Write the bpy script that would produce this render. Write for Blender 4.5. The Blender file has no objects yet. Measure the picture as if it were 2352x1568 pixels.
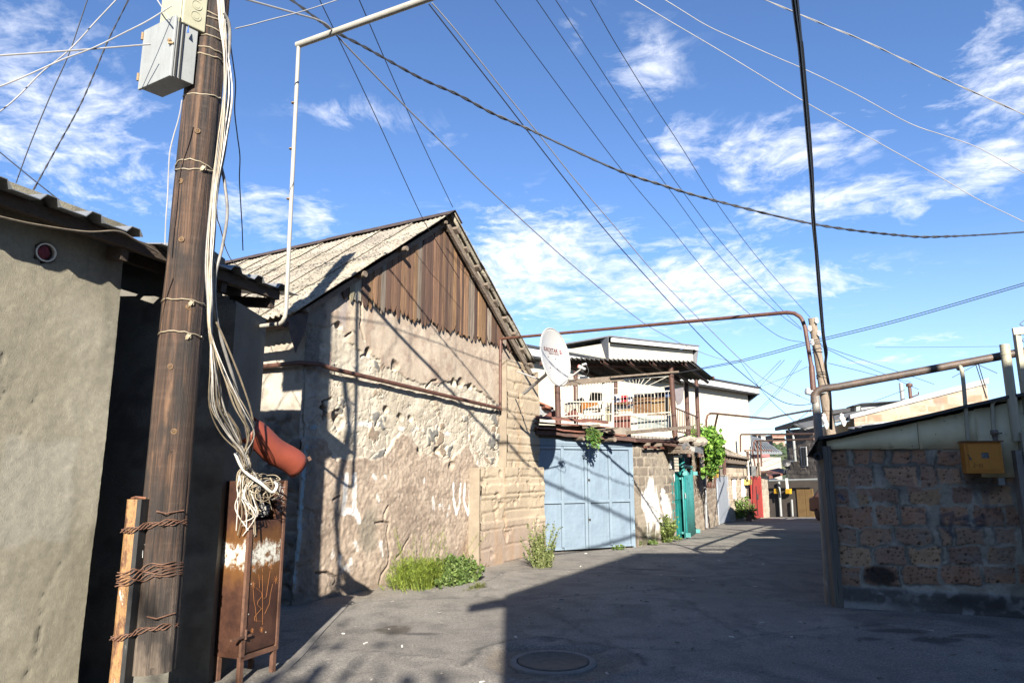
import bpy, bmesh, math, random
import numpy as np
from math import sin, cos, pi, radians, sqrt, atan2
from mathutils import Vector, Matrix
V = Vector
R = random.Random(11)
SC = bpy.context.scene
COL = SC.collection
# ---------------------------------------------------------------- camera maths
FPX = 1568.0; PITCH = math.atan(291/1568.0); CP, SP = cos(PITCH), sin(PITCH)
CAM = V((0, 0, 1.6))
def ray(x, y):
    u = (x-1176)/FPX; v = (784-y)/FPX
    return V((u, CP-v*SP, SP+v*CP))
def D(x, y, t): return CAM+ray(x, y)*t
def G(x, y, z=0.0):
    r = ray(x, y); return CAM+r*((z-1.6)/r.z)
def atY(x, y, Y):
    r = ray(x, y); return CAM+r*(Y/r.y)
def onp(x, y, P, n):
    r = ray(x, y); return CAM+r*((P-CAM).dot(n)/r.dot(n))
def crop(x0, y0, s): return lambda cx, cy: (x0+cx*s, y0+cy*s)
cA = crop(0, 0, .3905); cB = crop(183.75, 551.25, .3125); cC = crop(183.75, 980, .3751)
cD = crop(551.25, 428.75, .3515); cE = crop(551.25, 918.75, .3515); cF = crop(1163.75, 704.4, .2604)
cG = crop(1194.4, 949.4, .3125); cH = crop(1776.25, 704.4, .4883); cI = crop(1225, 735, .1953)
cJ = crop(1531.25, 826.9, .15625); cK = crop(1531.25, 1010.6, .15625); cL = crop(1776.25, 704.4, .1758)
cM = crop(428.75, 0, .2344); cN = crop(428.75, 857.5, .2344); cO = crop(1163.75, 0, .5052); cP = crop(612.5, 0, .3516)
cQ = crop(1837.5, 1102.5, .2969)
TZ = ([-50, 14.6, 16.8, 20.15, 27.85, 31.95, 35, 44, 70, 300], [0, 0, -.06, -.19, -.59, -.68, -.79, -1.43, -2.6, -6])
def gz(y): return float(np.interp(y, *TZ))
def S(r, g, b):
    f = lambda c: ((c/255+.055)/1.055)**2.4 if c > 10 else c/3294.6
    return (f(r), f(g), f(b))
# ---------------------------------------------------------------- numpy noise
def _h(ix, iy, sd):
    n = (ix.astype(np.int64)*374761393+iy.astype(np.int64)*668265263+sd*974711) & 0x7fffffff
    n = ((n ^ (n >> 13))*1274126177) & 0x7fffffff
    return ((n ^ (n >> 16)) & 0xffff)/65535.0
def vn(x, y, sd=0):
    ix = np.floor(x); iy = np.floor(y); fx = x-ix; fy = y-iy
    fx = fx*fx*(3-2*fx); fy = fy*fy*(3-2*fy)
    a = _h(ix, iy, sd); b = _h(ix+1, iy, sd); c = _h(ix, iy+1, sd); d = _h(ix+1, iy+1, sd)
    return (a+(b-a)*fx)*(1-fy)+(c+(d-c)*fx)*fy
def fbm(x, y, f=1.0, o=4, sd=0):
    r = np.zeros_like(x); a = .5; s = 0
    for i in range(o):
        r += a*vn(x*f+17.3*i, y*f+5.1*i, sd+i); s += a; a *= .5; f *= 2.03
    return r/s
def voro(x, y, f=1.0, sd=0):
    x = x*f; y = y*f; ix = np.floor(x); iy = np.floor(y)
    d1 = np.full(x.shape, 9.); d2 = np.full(x.shape, 9.); idr = np.zeros(x.shape)
    for i in (-1, 0, 1):
        for j in (-1, 0, 1):
            cx = ix+i; cy = iy+j
            px = cx+.15+.7*_h(cx, cy, sd); py = cy+.15+.7*_h(cx, cy, sd+91)
            d = np.hypot(x-px, y-py); near = d < d1
            d2 = np.where(near, d1, np.minimum(d2, d)); idr = np.where(near, _h(cx, cy, sd+7), idr); d1 = np.where(near, d, d1)
    return d1, d2, idr
def sst(a, b, x):
    t = np.clip((x-a)/(b-a), 0, 1); return t*t*(3-2*t)
def mixc(c, d, m): return c*(1-m[..., None])+np.asarray(d)*m[..., None]
def dpoly(x, y, pts):
    d = np.full(x.shape, 99.)
    for (ax, ay), (bx, by) in zip(pts[:-1], pts[1:]):
        vx, vy = bx-ax, by-ay; L = vx*vx+vy*vy+1e-9
        t = np.clip(((x-ax)*vx+(y-ay)*vy)/L, 0, 1)
        d = np.minimum(d, np.hypot(x-ax-t*vx, y-ay-t*vy))
    return d
# ---------------------------------------------------------------- objects
def tag(o, label=None, cat=None, group=None, kind=None):
    if label: o['label'] = label
    if cat: o['category'] = cat
    if group: o['group'] = group
    if kind: o['kind'] = kind
    return o
def thing(name, label, cat, loc, group=None):
    o = bpy.data.objects.new(name, None); o.empty_display_size = .1; COL.objects.link(o); o.location = loc
    return tag(o, label, cat, group)
def link(name, me, parent=None, recentre=True):
    o = bpy.data.objects.new(name, me); COL.objects.link(o)
    if parent is not None:
        o.parent = parent
        M = Matrix.Translation(-parent.location) if parent.parent is None else Matrix.Identity(4)
        o.matrix_parent_inverse = M
    elif recentre and len(me.vertices):
        n = len(me.vertices); a = np.empty(n*3, np.float32); me.vertices.foreach_get('co', a); a = a.reshape(-1, 3)
        c = V(((a[:, 0].min()+a[:, 0].max())/2, (a[:, 1].min()+a[:, 1].max())/2, a[:, 2].min()))
        me.transform(Matrix.Translation(-c)); o.location = c
    return o
class MB:
    def __init__(s): s.v = []; s.f = []; s.m = []; s.c = []; s.cur = (1, 1, 1); s.mi = 0
    def add(s, vs, fs):
        n = len(s.v); s.v += [tuple(p) for p in vs]; s.c += [s.cur]*len(vs)
        for f in fs: s.f.append(tuple(n+i for i in f)); s.m.append(s.mi)
        return s
    def poly(s, *pts): return s.add(pts, [tuple(range(len(pts)))])
    def box(s, c, a, b, d):   # centre and half axes
        c, a, b, d = V(c), V(a), V(b), V(d)
        vs = [c+a*i+b*j+d*k for k in (-1, 1) for j in (-1, 1) for i in (-1, 1)]
        fs = [(0, 2, 3, 1), (4, 5, 7, 6), (0, 1, 5, 4), (2, 6, 7, 3), (0, 4, 6, 2), (1, 3, 7, 5)]
        if a.cross(b).dot(d) < 0: fs = [f[::-1] for f in fs]
        return s.add(vs, fs)
    def bx(s, x0, x1, y0, y1, z0, z1):
        return s.box(((x0+x1)/2, (y0+y1)/2, (z0+z1)/2), ((x1-x0)/2, 0, 0), (0, (y1-y0)/2, 0), (0, 0, (z1-z0)/2))
    def bar(s, p, q, w, h, up=V((0, 0, 1))):
        p, q = V(p), V(q); d = q-p; a = d/2; side = d.cross(up)
        if side.length < 1e-6: side = d.cross(V((0, 1, 0)))
        side.normalize(); u = side.cross(d).normalized()
        return s.box((p+q)/2, a, side*w/2, u*h/2)
    def prism(s, pts, d):
        pts = [V(p) for p in pts]; d = V(d); n = len(pts)
        nrm = sum(((pts[i]-pts[0]).cross(pts[i+1]-pts[0]) for i in range(1, n-1)), V())
        if nrm.dot(d) < 0: pts = pts[::-1]
        vs = pts+[p+d for p in pts]
        fs = [tuple(range(n))[::-1], tuple(range(n, 2*n))]+[(i, (i+1) % n, n+(i+1) % n, n+i) for i in range(n)]
        return s.add(vs, fs)
    def tube(s, pts, r, seg=8, cap=True):
        pts = [V(p) for p in pts]; n = len(pts)
        rr = r if isinstance(r, (list, tuple)) else [r]*n
        tg = [(pts[min(i+1, n-1)]-pts[max(i-1, 0)]).normalized() for i in range(n)]
        u = tg[0].cross(V((0, 0, 1)));
        if u.length < .05: u = tg[0].cross(V((1, 0, 0)))
        u.normalize(); vs = []
        for i in range(n):
            u = (u-tg[i]*u.dot(tg[i])).normalized(); w = tg[i].cross(u)
            vs += [pts[i]+(u*cos(2*pi*k/seg)+w*sin(2*pi*k/seg))*rr[i] for k in range(seg)]
        fs = [(i*seg+k, i*seg+(k+1) % seg, (i+1)*seg+(k+1) % seg, (i+1)*seg+k) for i in range(n-1) for k in range(seg)]
        if cap: fs += [tuple(range(seg))[::-1], tuple((n-1)*seg+k for k in range(seg))]
        return s.add(vs, fs)
    def lathe(s, c, ax, prof, seg=16):   # prof: (radius, distance along ax)
        ax = V(ax).normalized(); u = ax.cross(V((.3, .2, 1))).normalized(); w = ax.cross(u); c = V(c); vs = []
        for r, h in prof: vs += [c+ax*h+(u*cos(2*pi*k/seg)+w*sin(2*pi*k/seg))*max(r, 1e-4) for k in range(seg)]
        n = len(prof)
        fs = [(i*seg+k, i*seg+(k+1) % seg, (i+1)*seg+(k+1) % seg, (i+1)*seg+k) for i in range(n-1) for k in range(seg)]
        return s.add(vs, fs)
    def build(s, name, mats, parent=None, smooth=False, bevel=0, col=False):
        me = bpy.data.meshes.new(name); me.from_pydata(s.v, [], s.f)
        for m in (mats if isinstance(mats, (list, tuple)) else [mats]): me.materials.append(m)
        me.polygons.foreach_set('material_index', s.m)
        if smooth: me.polygons.foreach_set('use_smooth', [True]*len(s.f))
        if col:
            at = me.color_attributes.new('Col', 'FLOAT_COLOR', 'POINT')
            at.data.foreach_set('color', np.hstack([np.array(s.c, np.float32), np.ones((len(s.c), 1), np.float32)]).ravel())
        me.validate(); me.update()
        o = link(name, me, parent)
        if smooth:
            md = o.modifiers.new('edges', 'EDGE_SPLIT'); md.split_angle = radians(45)
        if bevel:
            md = o.modifiers.new('bevel', 'BEVEL'); md.width = bevel; md.segments = 2; md.limit_method = 'ANGLE'
        return o
def gridmesh(name, P, rgb, mat, parent=None, keep=None, recentre=True):
    """P: (n,m,3) positions, rgb: (n,m,3), keep: (n-1,m-1) bool"""
    n, m = P.shape[:2]; me = bpy.data.meshes.new(name)
    idx = np.arange(n*m).reshape(n, m)
    q = np.stack([idx[:-1, :-1], idx[:-1, 1:], idx[1:, 1:], idx[1:, :-1]], -1)
    if keep is not None: q = q[keep]
    q = q.reshape(-1, 4)
    used = np.unique(q); mp = np.full(n*m, -1); mp[used] = np.arange(len(used)); q = mp[q]
    co = P.reshape(-1, 3)[used].astype(np.float32)
    me.vertices.add(len(co)); me.vertices.foreach_set('co', co.ravel())
    me.loops.add(q.size); me.loops.foreach_set('vertex_index', q.ravel().astype(np.int32))
    me.polygons.add(len(q)); me.polygons.foreach_set('loop_start', np.arange(0, q.size, 4, dtype=np.int32))
    me.polygons.foreach_set('loop_total', np.full(len(q), 4, np.int32))
    me.polygons.foreach_set('use_smooth', np.ones(len(q), bool))
    at = me.color_attributes.new('Col', 'FLOAT_COLOR', 'POINT')
    c = rgb.reshape(-1, 3)[used].astype(np.float32)
    at.data.foreach_set('color', np.hstack([c, np.ones((len(c), 1), np.float32)]).ravel())
    me.materials.append(mat); me.update(calc_edges=True); me.validate()
    return link(name, me, parent, recentre)
def relief(name, P0, e, n, s0, s1, z0, z1, res, func, mat, parent=None, top=None):
    e, n = np.array(e), np.array(n); P0 = np.array(P0)
    ss = np.linspace(s0, s1, max(2, int(round((s1-s0)/res))+1)); zz = np.linspace(z0, z1, max(2, int(round((z1-z0)/res))+1))
    Sg, Zg = np.meshgrid(ss, zz)
    d, c = func(Sg, Zg)
    P = P0+Sg[..., None]*e+Zg[..., None]*np.array([0, 0, 1.])+d[..., None]*n
    keep = None
    if top is not None:
        zc = (Zg[:-1, :-1]+Zg[1:, 1:])/2; sc = (Sg[:-1, :-1]+Sg[1:, 1:])/2
        keep = zc < top(sc)
    o = gridmesh(name, P, c, mat, parent, keep)
    me = o.data    # make the faces look along n
    if me.polygons[0].normal.dot(V(n)) < 0: me.flip_normals()
    return o
# ---------------------------------------------------------------- materials
def nt(name):
    m = bpy.data.materials.new(name); m.use_nodes = True; t = m.node_tree
    return m, t, t.nodes['Principled BSDF']
def N(t, typ, **kw):
    n = t.nodes.new(typ)
    for k, v in kw.items():
        if k.startswith('i_'):
            k = k[2:]; n.inputs[int(k) if k.isdigit() else k].default_value = v
        else: setattr(n, k, v)
    return n
def lk(t, a, b): t.links.new(a, b)
TONE = False      # real-world albedo calibration, switched on once the sky is built
def c4(c):
    k = 1.0
    if TONE:
        L = .3*c[0]+.6*c[1]+.1*c[2]; x = min(1, max(0, (L-.45)/.35)); k = .62+.26*x*x*(3-2*x)
    return (c[0]*k, c[1]*k, c[2]*k, 1)
def pos(t, scale=(1, 1, 1), rot=(0, 0, 0)):
    g = N(t, 'ShaderNodeNewGeometry'); mp = N(t, 'ShaderNodeMapping'); mp.inputs['Scale'].default_value = scale; mp.inputs['Rotation'].default_value = rot
    lk(t, g.outputs['Position'], mp.inputs['Vector']); return mp.outputs[0]
def noise(t, vec, scale, detail=5, rough=.6, dist=0):
    n = N(t, 'ShaderNodeTexNoise'); n.inputs['Scale'].default_value = scale; n.inputs['Detail'].default_value = detail
    n.inputs['Roughness'].default_value = rough; n.inputs['Distortion'].default_value = dist; lk(t, vec, n.inputs['Vector']); return n.outputs['Fac']
def ramp(t, fac, *st):
    r = N(t, 'ShaderNodeValToRGB'); el = r.color_ramp.elements
    while len(el) < len(st): el.new(.5)
    for e_, (p, c) in zip(el, st): e_.position = p; e_.color = c4(c) if not isinstance(c, (int, float)) else (c, c, c, 1)
    lk(t, fac, r.inputs[0]); return r.outputs[0]
def mix(t, fac, a, b, mode='MIX'):
    n = N(t, 'ShaderNodeMix', data_type='RGBA', blend_type=mode)
    for sock, val in ((n.inputs[0], fac), (n.inputs[6], a), (n.inputs[7], b)):
        if isinstance(val, (int, float)): sock.default_value = val
        elif isinstance(val, (tuple, list)): sock.default_value = c4(val)
        else: lk(t, val, sock)
    return n.outputs[2]
def bumpn(t, b, hgt, strength, dist):
    n = N(t, 'ShaderNodeBump'); n.inputs['Strength'].default_value = strength; n.inputs['Distance'].default_value = dist
    lk(t, hgt, n.inputs['Height']); lk(t, n.outputs[0], b.inputs['Normal'])
def attr(t): return N(t, 'ShaderNodeAttribute', attribute_name='Col').outputs['Color']
def simple(name, a, b=None, sc=6, lo=.35, hi=.65, rough=.8, bump=.3, bsc=60, bd=.01, metal=0, stretch=(1, 1, 1), detail=6, third=None, tsc=20, tlo=.6, thi=.7):
    m, t, p = nt(name); v = pos(t, stretch)
    b = b or tuple(x*.75 for x in a)
    c = ramp(t, noise(t, v, sc, detail, .65), (lo, a), (hi, b))
    if third: c = mix(t, ramp(t, noise(t, v, tsc, 5, .6), (tlo, 0), (thi, 1)), c, third)
    lk(t, c, p.inputs['Base Color']); p.inputs['Roughness'].default_value = rough; p.inputs['Metallic'].default_value = metal
    if bump: bumpn(t, p, noise(t, v, bsc, 4, .6), bump, bd)
    return m
def attrmat(name, rough=.9, var=.25, sc=25, bump=.5, bsc=90, bd=.012, stretch=(1, 1, 1)):
    m, t, p = nt(name); v = pos(t, stretch)
    k = ramp(t, noise(t, v, sc, 6, .7), (.25, .62*(1-var)), (.75, .62*(1+var)))
    lk(t, mix(t, 1.0, attr(t), k, 'MULTIPLY'), p.inputs['Base Color']); p.inputs['Roughness'].default_value = rough
    if bump: bumpn(t, p, noise(t, v, bsc, 5, .65), bump, bd)
    return m
def woodmat(name, a, b, grain=14, rough=.85, use_attr=False, axis=2, knots=True):
    m, t, p = nt(name); st = [grain, grain, grain]; st[axis] = .7
    v = pos(t, st); n1 = noise(t, v, 1.6, 8, .7, .6)
    c = ramp(t, n1, (.3, b), (.5, tuple((x+y)/2 for x, y in zip(a, b))), (.7, a))
    st2 = [60, 60, 60]; st2[axis] = 2; cr = ramp(t, noise(t, pos(t, st2), 1.2, 3, .5), (.3, .35), (.42, 1))
    c = mix(t, 1.0, c, cr, 'MULTIPLY')
    if use_attr: c = mix(t, 1.0, attr(t), c, 'MULTIPLY')
    lk(t, c, p.inputs['Base Color']); p.inputs['Roughness'].default_value = rough
    bumpn(t, p, n1, .6, .02); return m
def rustmat(name, a=(.20, .075, .035), b=(.07, .032, .022), c=(.30, .13, .05), sc=9, rough=.75, paint=None, pl=.5, ph=.56, psc=4):
    m, t, p = nt(name); v = pos(t)
    col = ramp(t, noise(t, v, sc, 8, .7), (.32, b), (.5, a), (.72, c))
    r_ = noise(t, v, 70, 4, .6)
    if paint: col = mix(t, ramp(t, noise(t, v, psc, 8, .7), (pl, 0), (ph, 1)), paint, col)
    lk(t, col, p.inputs['Base Color']); p.inputs['Roughness'].default_value = rough; p.inputs['Metallic'].default_value = .0
    bumpn(t, p, r_, .35, .006); return m
def mth3(t, a, b):
    n = N(t, 'ShaderNodeMath', operation='ADD'); lk(t, a, n.inputs[0]); n.inputs[1].default_value = b; return n.outputs[0]
def painted(name, base, dirt=None, rust=(.16, .07, .035), rl=.66, rough=.5, sc=5, streak=True, bump=.15, foot=None, bsc=35, bd=.01):
    m, t, p = nt(name); v = pos(t)
    dirt = dirt or tuple(x*.72 for x in base)
    c = ramp(t, noise(t, v, sc, 7, .65), (.35, base), (.75, dirt))
    if streak:
        sv = pos(t, (9, 9, .6)); c = mix(t, ramp(t, noise(t, sv, 2.0, 5, .6), (.5, 0), (.8, .55)), c, tuple(x*.6 for x in base))
    if rust: c = mix(t, ramp(t, noise(t, v, 11, 8, .75), (rl, 0), (rl+.06, 1)), c, rust)
    if foot is not None:      # corrosion creeping up from the ground
        g = N(t, 'ShaderNodeNewGeometry'); sz = N(t, 'ShaderNodeSeparateXYZ'); lk(t, g.outputs['Position'], sz.inputs[0])
        ad = N(t, 'ShaderNodeMath', operation='MULTIPLY_ADD'); lk(t, noise(t, pos(t, (7, 7, 2)), 1.6, 7, .75), ad.inputs[0]); ad.inputs[1].default_value = -1.5; lk(t, sz.outputs[2], ad.inputs[2])
        c = mix(t, ramp(t, ad.outputs[0], (0, 1), (foot, 0)) if False else mix(t, 1, ramp(t, mth3(t, ad.outputs[0], .95), (.06, 1), (.22, 0)), (.8, .8, .8), 'MULTIPLY'), c, (.13, .085, .055))
    lk(t, c, p.inputs['Base Color']); p.inputs['Roughness'].default_value = rough
    if bump: bumpn(t, p, noise(t, v, bsc, 4, .6), bump, bd)
    return m
# ---------------------------------------------------------------- camera, light, sky
cam = bpy.data.objects.new('camera', bpy.data.cameras.new('camera')); COL.objects.link(cam)
cam.location = CAM; cam.rotation_euler = (pi/2+PITCH, 0, 0); cam.data.lens = 24; cam.data.sensor_width = 36
cam.data.clip_start = .05; cam.data.clip_end = 5000; SC.camera = cam
ELEV = radians(24.5); AZ = radians(-2)
sun = bpy.data.objects.new('sun', bpy.data.lights.new('sun', 'SUN')); COL.objects.link(sun)
SUND = V((sin(AZ)*cos(ELEV), cos(AZ)*cos(ELEV), -sin(ELEV)))
sun.rotation_euler = SUND.to_track_quat('-Z', 'Y').to_euler(); sun.location = (0, -30, 20)
sun.data.energy = 5.0; sun.data.angle = radians(.53); sun.data.color = (1, .925, .81)
w = bpy.data.worlds.new('World'); SC.world = w; w.use_nodes = True; t = w.node_tree
bg = t.nodes['Background']; bg.inputs['Strength'].default_value = .05
sk = N(t, 'ShaderNodeTexSky', sky_type='NISHITA'); sk.sun_disc = False; sk.sun_elevation = ELEV; sk.sun_rotation = pi+AZ
sk.altitude = 900; sk.air_density = 1.0; sk.dust_density = .4; sk.ozone_density = 2.2
tc = N(t, 'ShaderNodeTexCoord').outputs['Generated']
sep = N(t, 'ShaderNodeSeparateXYZ'); lk(t, tc, sep.inputs[0])
def mth(op, a, b=None, c=None):
    n = N(t, 'ShaderNodeMath', operation=op)
    for i, x in enumerate((a, b, c)):
        if x is None: continue
        if isinstance(x, (int, float)): n.inputs[i].default_value = x
        else: lk(t, x, n.inputs[i])
    return n.outputs[0]
az = mth('ARCTAN2', sep.outputs[0], sep.outputs[1]); el = mth('ARCSINE', sep.outputs[2])
# clouds lie on a layer: project the direction to a plane overhead
zz = mth('ADD', mth('MAXIMUM', sep.outputs[2], 0.0), .10)
cmb = N(t, 'ShaderNodeCombineXYZ'); lk(t, mth('DIVIDE', sep.outputs[0], zz), cmb.inputs[0]); lk(t, mth('DIVIDE', sep.outputs[1], zz), cmb.inputs[1])
cv = cmb.outputs[0]
warp = N(t, 'ShaderNodeTexNoise'); warp.inputs['Scale'].default_value = 1.3; warp.inputs['Detail'].default_value = 4; lk(t, cv, warp.inputs['Vector'])
vadd = N(t, 'ShaderNodeVectorMath', operation='MULTIPLY_ADD'); lk(t, warp.outputs['Color'], vadd.inputs[0]); vadd.inputs[1].default_value = (.55, .55, 0); lk(t, cv, vadd.inputs[2])
big = noise(t, vadd.outputs[0], 2.2, 9, .62); fine = noise(t, vadd.outputs[0], 13.0, 6, .65)
CL = [  # photo position, half widths (px), weight
    (1230, 610, 250, 110, .92), (1500, 655, 300, 85, .95), (1800, 655, 210, 42, .7), (1180, 500, 130, 40, .5), (1560, 690, 200, 40, .5),
    (1480, 150, 90, 75, .55), (1560, 330, 75, 55, .6), (1820, 335, 190, 55, .78), (1900, 470, 190, 40, .72), (2070, 480, 70, 30, .55), (1700, 420, 90, 25, .4),
    (2290, 180, 140, 90, .74), (2330, 60, 110, 60, .6), (2290, 370, 110, 40, .6), (2210, 430, 110, 30, .45), (2075, 215, 30, 28, .5),
    (120, 330, 260, 95, .62), (330, 420, 190, 60, .58), (40, 130, 190, 110, .40), (570, 470, 120, 55, .6), (720, 500, 50, 45, .7), (640, 530, 60, 20, .5), (250, 240, 150, 50, .4),
    (810, 265, 130, 35, .38), (1000, 320, 90, 40, .22), (2100, 780, 160, 10, .35), (2050, 825, 160, 9, .4), (1330, 60, 70, 40, .3), (1900, 610, 120, 20, .35), (1420, 760, 260, 22, .4)]
dens = None
for x, y, sx, sy, wt in CL:
    r = ray(x, y).normalized(); a0 = atan2(r.x, r.y); e0 = math.asin(r.z)
    sa = sx/FPX*(.9 if abs(x-1176) < 600 else .8); se = sy/FPX*.95
    da = mth('DIVIDE', mth('SUBTRACT', az, a0), sa); de = mth('DIVIDE', mth('SUBTRACT', el, e0), se)
    g = mth('MULTIPLY', mth('EXPONENT', mth('MULTIPLY', mth('ADD', mth('MULTIPLY', da, da), mth('MULTIPLY', de, de)), -.75)), wt)
    dens = g if dens is None else mth('MAXIMUM', dens, g)
behind = mth('MULTIPLY', mth('LESS_THAN', sep.outputs[1], -.1), .15)
dens = mth('MAXIMUM', dens, behind)
cl = mth('ADD', mth('ADD', dens, mth('MULTIPLY', mth('SUBTRACT', big, .5), 2.0)), mth('MULTIPLY', mth('SUBTRACT', fine, .5), 1.7))
cover = mth('MULTIPLY', mth('MULTIPLY', ramp(t, cl, (.24, 0), (1.25, 1)), mth('MINIMUM', mth('MULTIPLY', dens, 3.0), 1.0)), .80)
# whiter, tinted sky; clouds a little shaded by their own density
skyc = mix(t, 1.0, sk.outputs[0], (.80, .97, 1.22), 'MULTIPLY')
hz = ramp(t, el, (0.0, 1), (.30, 0)); skyc = mix(t, mth('MULTIPLY', hz, .25), skyc, (6.3, 6.5, 8.0))
cloudc = mix(t, ramp(t, fine, (.35, 0), (.65, 1)), (5.8, 6.2, 7.2), (8.0, 8.1, 8.5))
lk(t, mix(t, cover, skyc, cloudc), bg.inputs['Color'])
vs = SC.view_settings; vs.view_transform = 'Standard'; vs.look = 'None'; vs.exposure = 1.85; vs.gamma = 1
SC.cycles.max_bounces = 6; SC.cycles.caustics_reflective = False; SC.cycles.caustics_refractive = False

TONE = True
# ---------------------------------------------------------------- ground: one sheet, sloping down the lane, reaching the horizon
def axis(lo, hi, fine, *far): return np.array(sorted(set([-f for f in far]+list(np.arange(lo, hi, fine))+list(far))))
xs = np.concatenate([[-900, -300, -120, -60, -30, -15, -8], np.arange(-4.6, 7.2, .05), [8, 9, 10, 11, 12, 13, 14, 15, 17, 20, 30, 60, 120, 300, 900]])
ys = np.concatenate([[-300, -60, -20, -8, -2, 1, 2.5], np.arange(3.6, 16.5, .05), np.arange(16.6, 36, .4), [38, 41, 44, 48, 55, 70, 100, 160, 300, 900]])
X, Y = np.meshgrid(xs, ys)
Zg = np.interp(Y, *TZ)+(fbm(X, Y, .55, 4, 3)-.5)*.05*np.clip(1-(np.hypot(X, Y-9)/40), 0, 1)+(fbm(X, Y, 6, 3, 5)-.5)*.008*(np.abs(X) < 8)
MH = G(1270, 1512); MR = .30
dm = np.hypot(X-MH.x, (Y-MH.y)); wob = (fbm(X, Y, 3.0, 3, 8)-.5)
bro = sst(.62, .50, dm+wob*.35)          # broken asphalt bowl round the manhole
Zg += bro*(-.03+.03*(fbm(X, Y, 14, 3, 9)-.5))+.018*np.exp(-((dm+wob*.35-.66)/.05)**2)
g1 = fbm(X, Y, .7, 5, 21); g2 = fbm(X, Y, 4, 5, 22); g3 = fbm(X, Y, 14, 4, 23)
base = np.zeros(X.shape+(3,))+np.array((.212, .195, .170))
base = mixc(base, (.255, .235, .205), sst(.42, .65, g1)); base = mixc(base, (.150, .140, .126), sst(.50, .68, g2)*.75)
# dust drifting at the wall feet and in the lit dirty patches
e_ = np.array((.5, .866)); dw = np.abs((X+2.58)*.866-(Y-8.53)*.5)
base = mixc(base, (.34, .28, .215), np.exp(-(dw/.45)**2)*.75*sst(.25, .6, g2)*(Y < 14.5))
base = mixc(base, (.20, .165, .125), bro*.8); base = mixc(base, (.05, .048, .045), np.exp(-((dm+wob*.35-.70)/.04)**2)*.8*(Y < MH.y+2)*(Y > MH.y-.2))
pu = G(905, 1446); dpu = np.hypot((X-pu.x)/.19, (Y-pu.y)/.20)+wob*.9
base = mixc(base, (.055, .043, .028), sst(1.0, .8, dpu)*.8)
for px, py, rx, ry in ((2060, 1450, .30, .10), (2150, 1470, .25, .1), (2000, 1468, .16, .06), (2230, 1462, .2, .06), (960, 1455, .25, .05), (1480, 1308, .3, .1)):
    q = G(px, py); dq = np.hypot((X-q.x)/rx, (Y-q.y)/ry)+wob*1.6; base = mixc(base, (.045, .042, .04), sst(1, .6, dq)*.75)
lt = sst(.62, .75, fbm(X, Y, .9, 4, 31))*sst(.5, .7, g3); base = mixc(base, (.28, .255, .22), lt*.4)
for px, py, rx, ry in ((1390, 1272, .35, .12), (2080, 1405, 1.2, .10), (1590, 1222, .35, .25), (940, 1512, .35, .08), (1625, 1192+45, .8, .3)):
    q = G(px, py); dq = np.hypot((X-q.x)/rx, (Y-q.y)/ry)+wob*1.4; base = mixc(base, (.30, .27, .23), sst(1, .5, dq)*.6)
crk = voro(X+wob*.3, Y, .45, 4); cm = sst(.035, .0, (crk[1]-crk[0]))*sst(.44, .54, g1); base = mixc(base, (.05, .048, .046), cm*.45); Zg -= cm*.006
m, t, p = nt('asphalt'); v = pos(t)
sp = ramp(t, noise(t, v, 130, 3, .7), (.34, .55), (.5, 1.0), (.66, 1.5)); sp2 = ramp(t, noise(t, v, 420, 2, .6), (.36, .6), (.64, 1.4)); patch = ramp(t, noise(t, v, 2.2, 6, .65), (.3, .58), (.7, .78)); sp3 = ramp(t, noise(t, v, 48, 4, .75), (.34, .62), (.5, 1.0), (.66, 1.4))
lk(t, mix(t, 1, mix(t, 1, mix(t, 1, mix(t, 1, attr(t), sp3, 'MULTIPLY'), sp, 'MULTIPLY'), sp2, 'MULTIPLY'), patch, 'MULTIPLY'), p.inputs['Base Color'])
p.inputs['Roughness'].default_value = .88; bumpn(t, p, noise(t, v, 160, 4, .7), .7, .012); ASPH = m
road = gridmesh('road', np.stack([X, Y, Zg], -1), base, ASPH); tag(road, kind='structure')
# far hill with a built-up ridge
hx = np.linspace(-250, 520, 130); hy = np.linspace(0, 260, 60); HX, HY = np.meshgrid(hx, hy)
ridge = 19+9*sst(150, 60, HX)*0+10*(fbm(HX, HX*0, .012, 3, 4)-.5)+np.clip((160-HX)*.02, -6, 8)
HZ = -12+(ridge+12)*np.sin(np.clip(HY/170, 0, 1)*pi/2)+5*(fbm(HX, HY, .03, 5, 6)-.5)*np.clip(HY/40, 0, 1)+3.0*(fbm(HX, HY, .25, 3, 61)-.3)*np.clip(HY/30, 0, 1)
hc = np.zeros(HX.shape+(3,))+np.array((.055, .085, .035)); f1 = fbm(HX, HY, .10, 5, 7)
hc = mixc(hc, (.13, .14, .06), sst(.5, .62, f1)); hc = mixc(hc, (.03, .055, .025), sst(.5, .35, f1))
HILLM = attrmat('hillside', .95, .5, .5, .8, .9, .8)
hill = gridmesh('hill', np.stack([HX, HY+330, HZ], -1), hc, HILLM); tag(hill, kind='structure')
# trees over the hill read as one mass
mb = MB()
for i in range(1500):
    j = R.randrange(2, 57); k = R.randrange(40, 128); x0, y0, z0 = HX[j, k]+R.uniform(-2, 2), HY[j, k]+330+R.uniform(-2, 2), HZ[j, k]
    s = R.uniform(.9, 2.2)
    mb.cur = R.choice([(.04, .075, .03), (.055, .09, .035), (.03, .055, .025), (.075, .10, .04)])
    mb.lathe((x0, y0, z0-.3*s), (R.uniform(-.1, .1), 0, 1), [(.35*s, 0), (s*R.uniform(.8, 1), .6*s), (.75*s, 1.3*s), (0, 1.9*s)], 6)
tag(mb.build('hill_trees', attrmat('far_foliage', .95, .5, 1.5, .8, 1.5, .6), col=True), 'dark green woods and scrub spread over the far hillside', 'woodland', kind='stuff')

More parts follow.
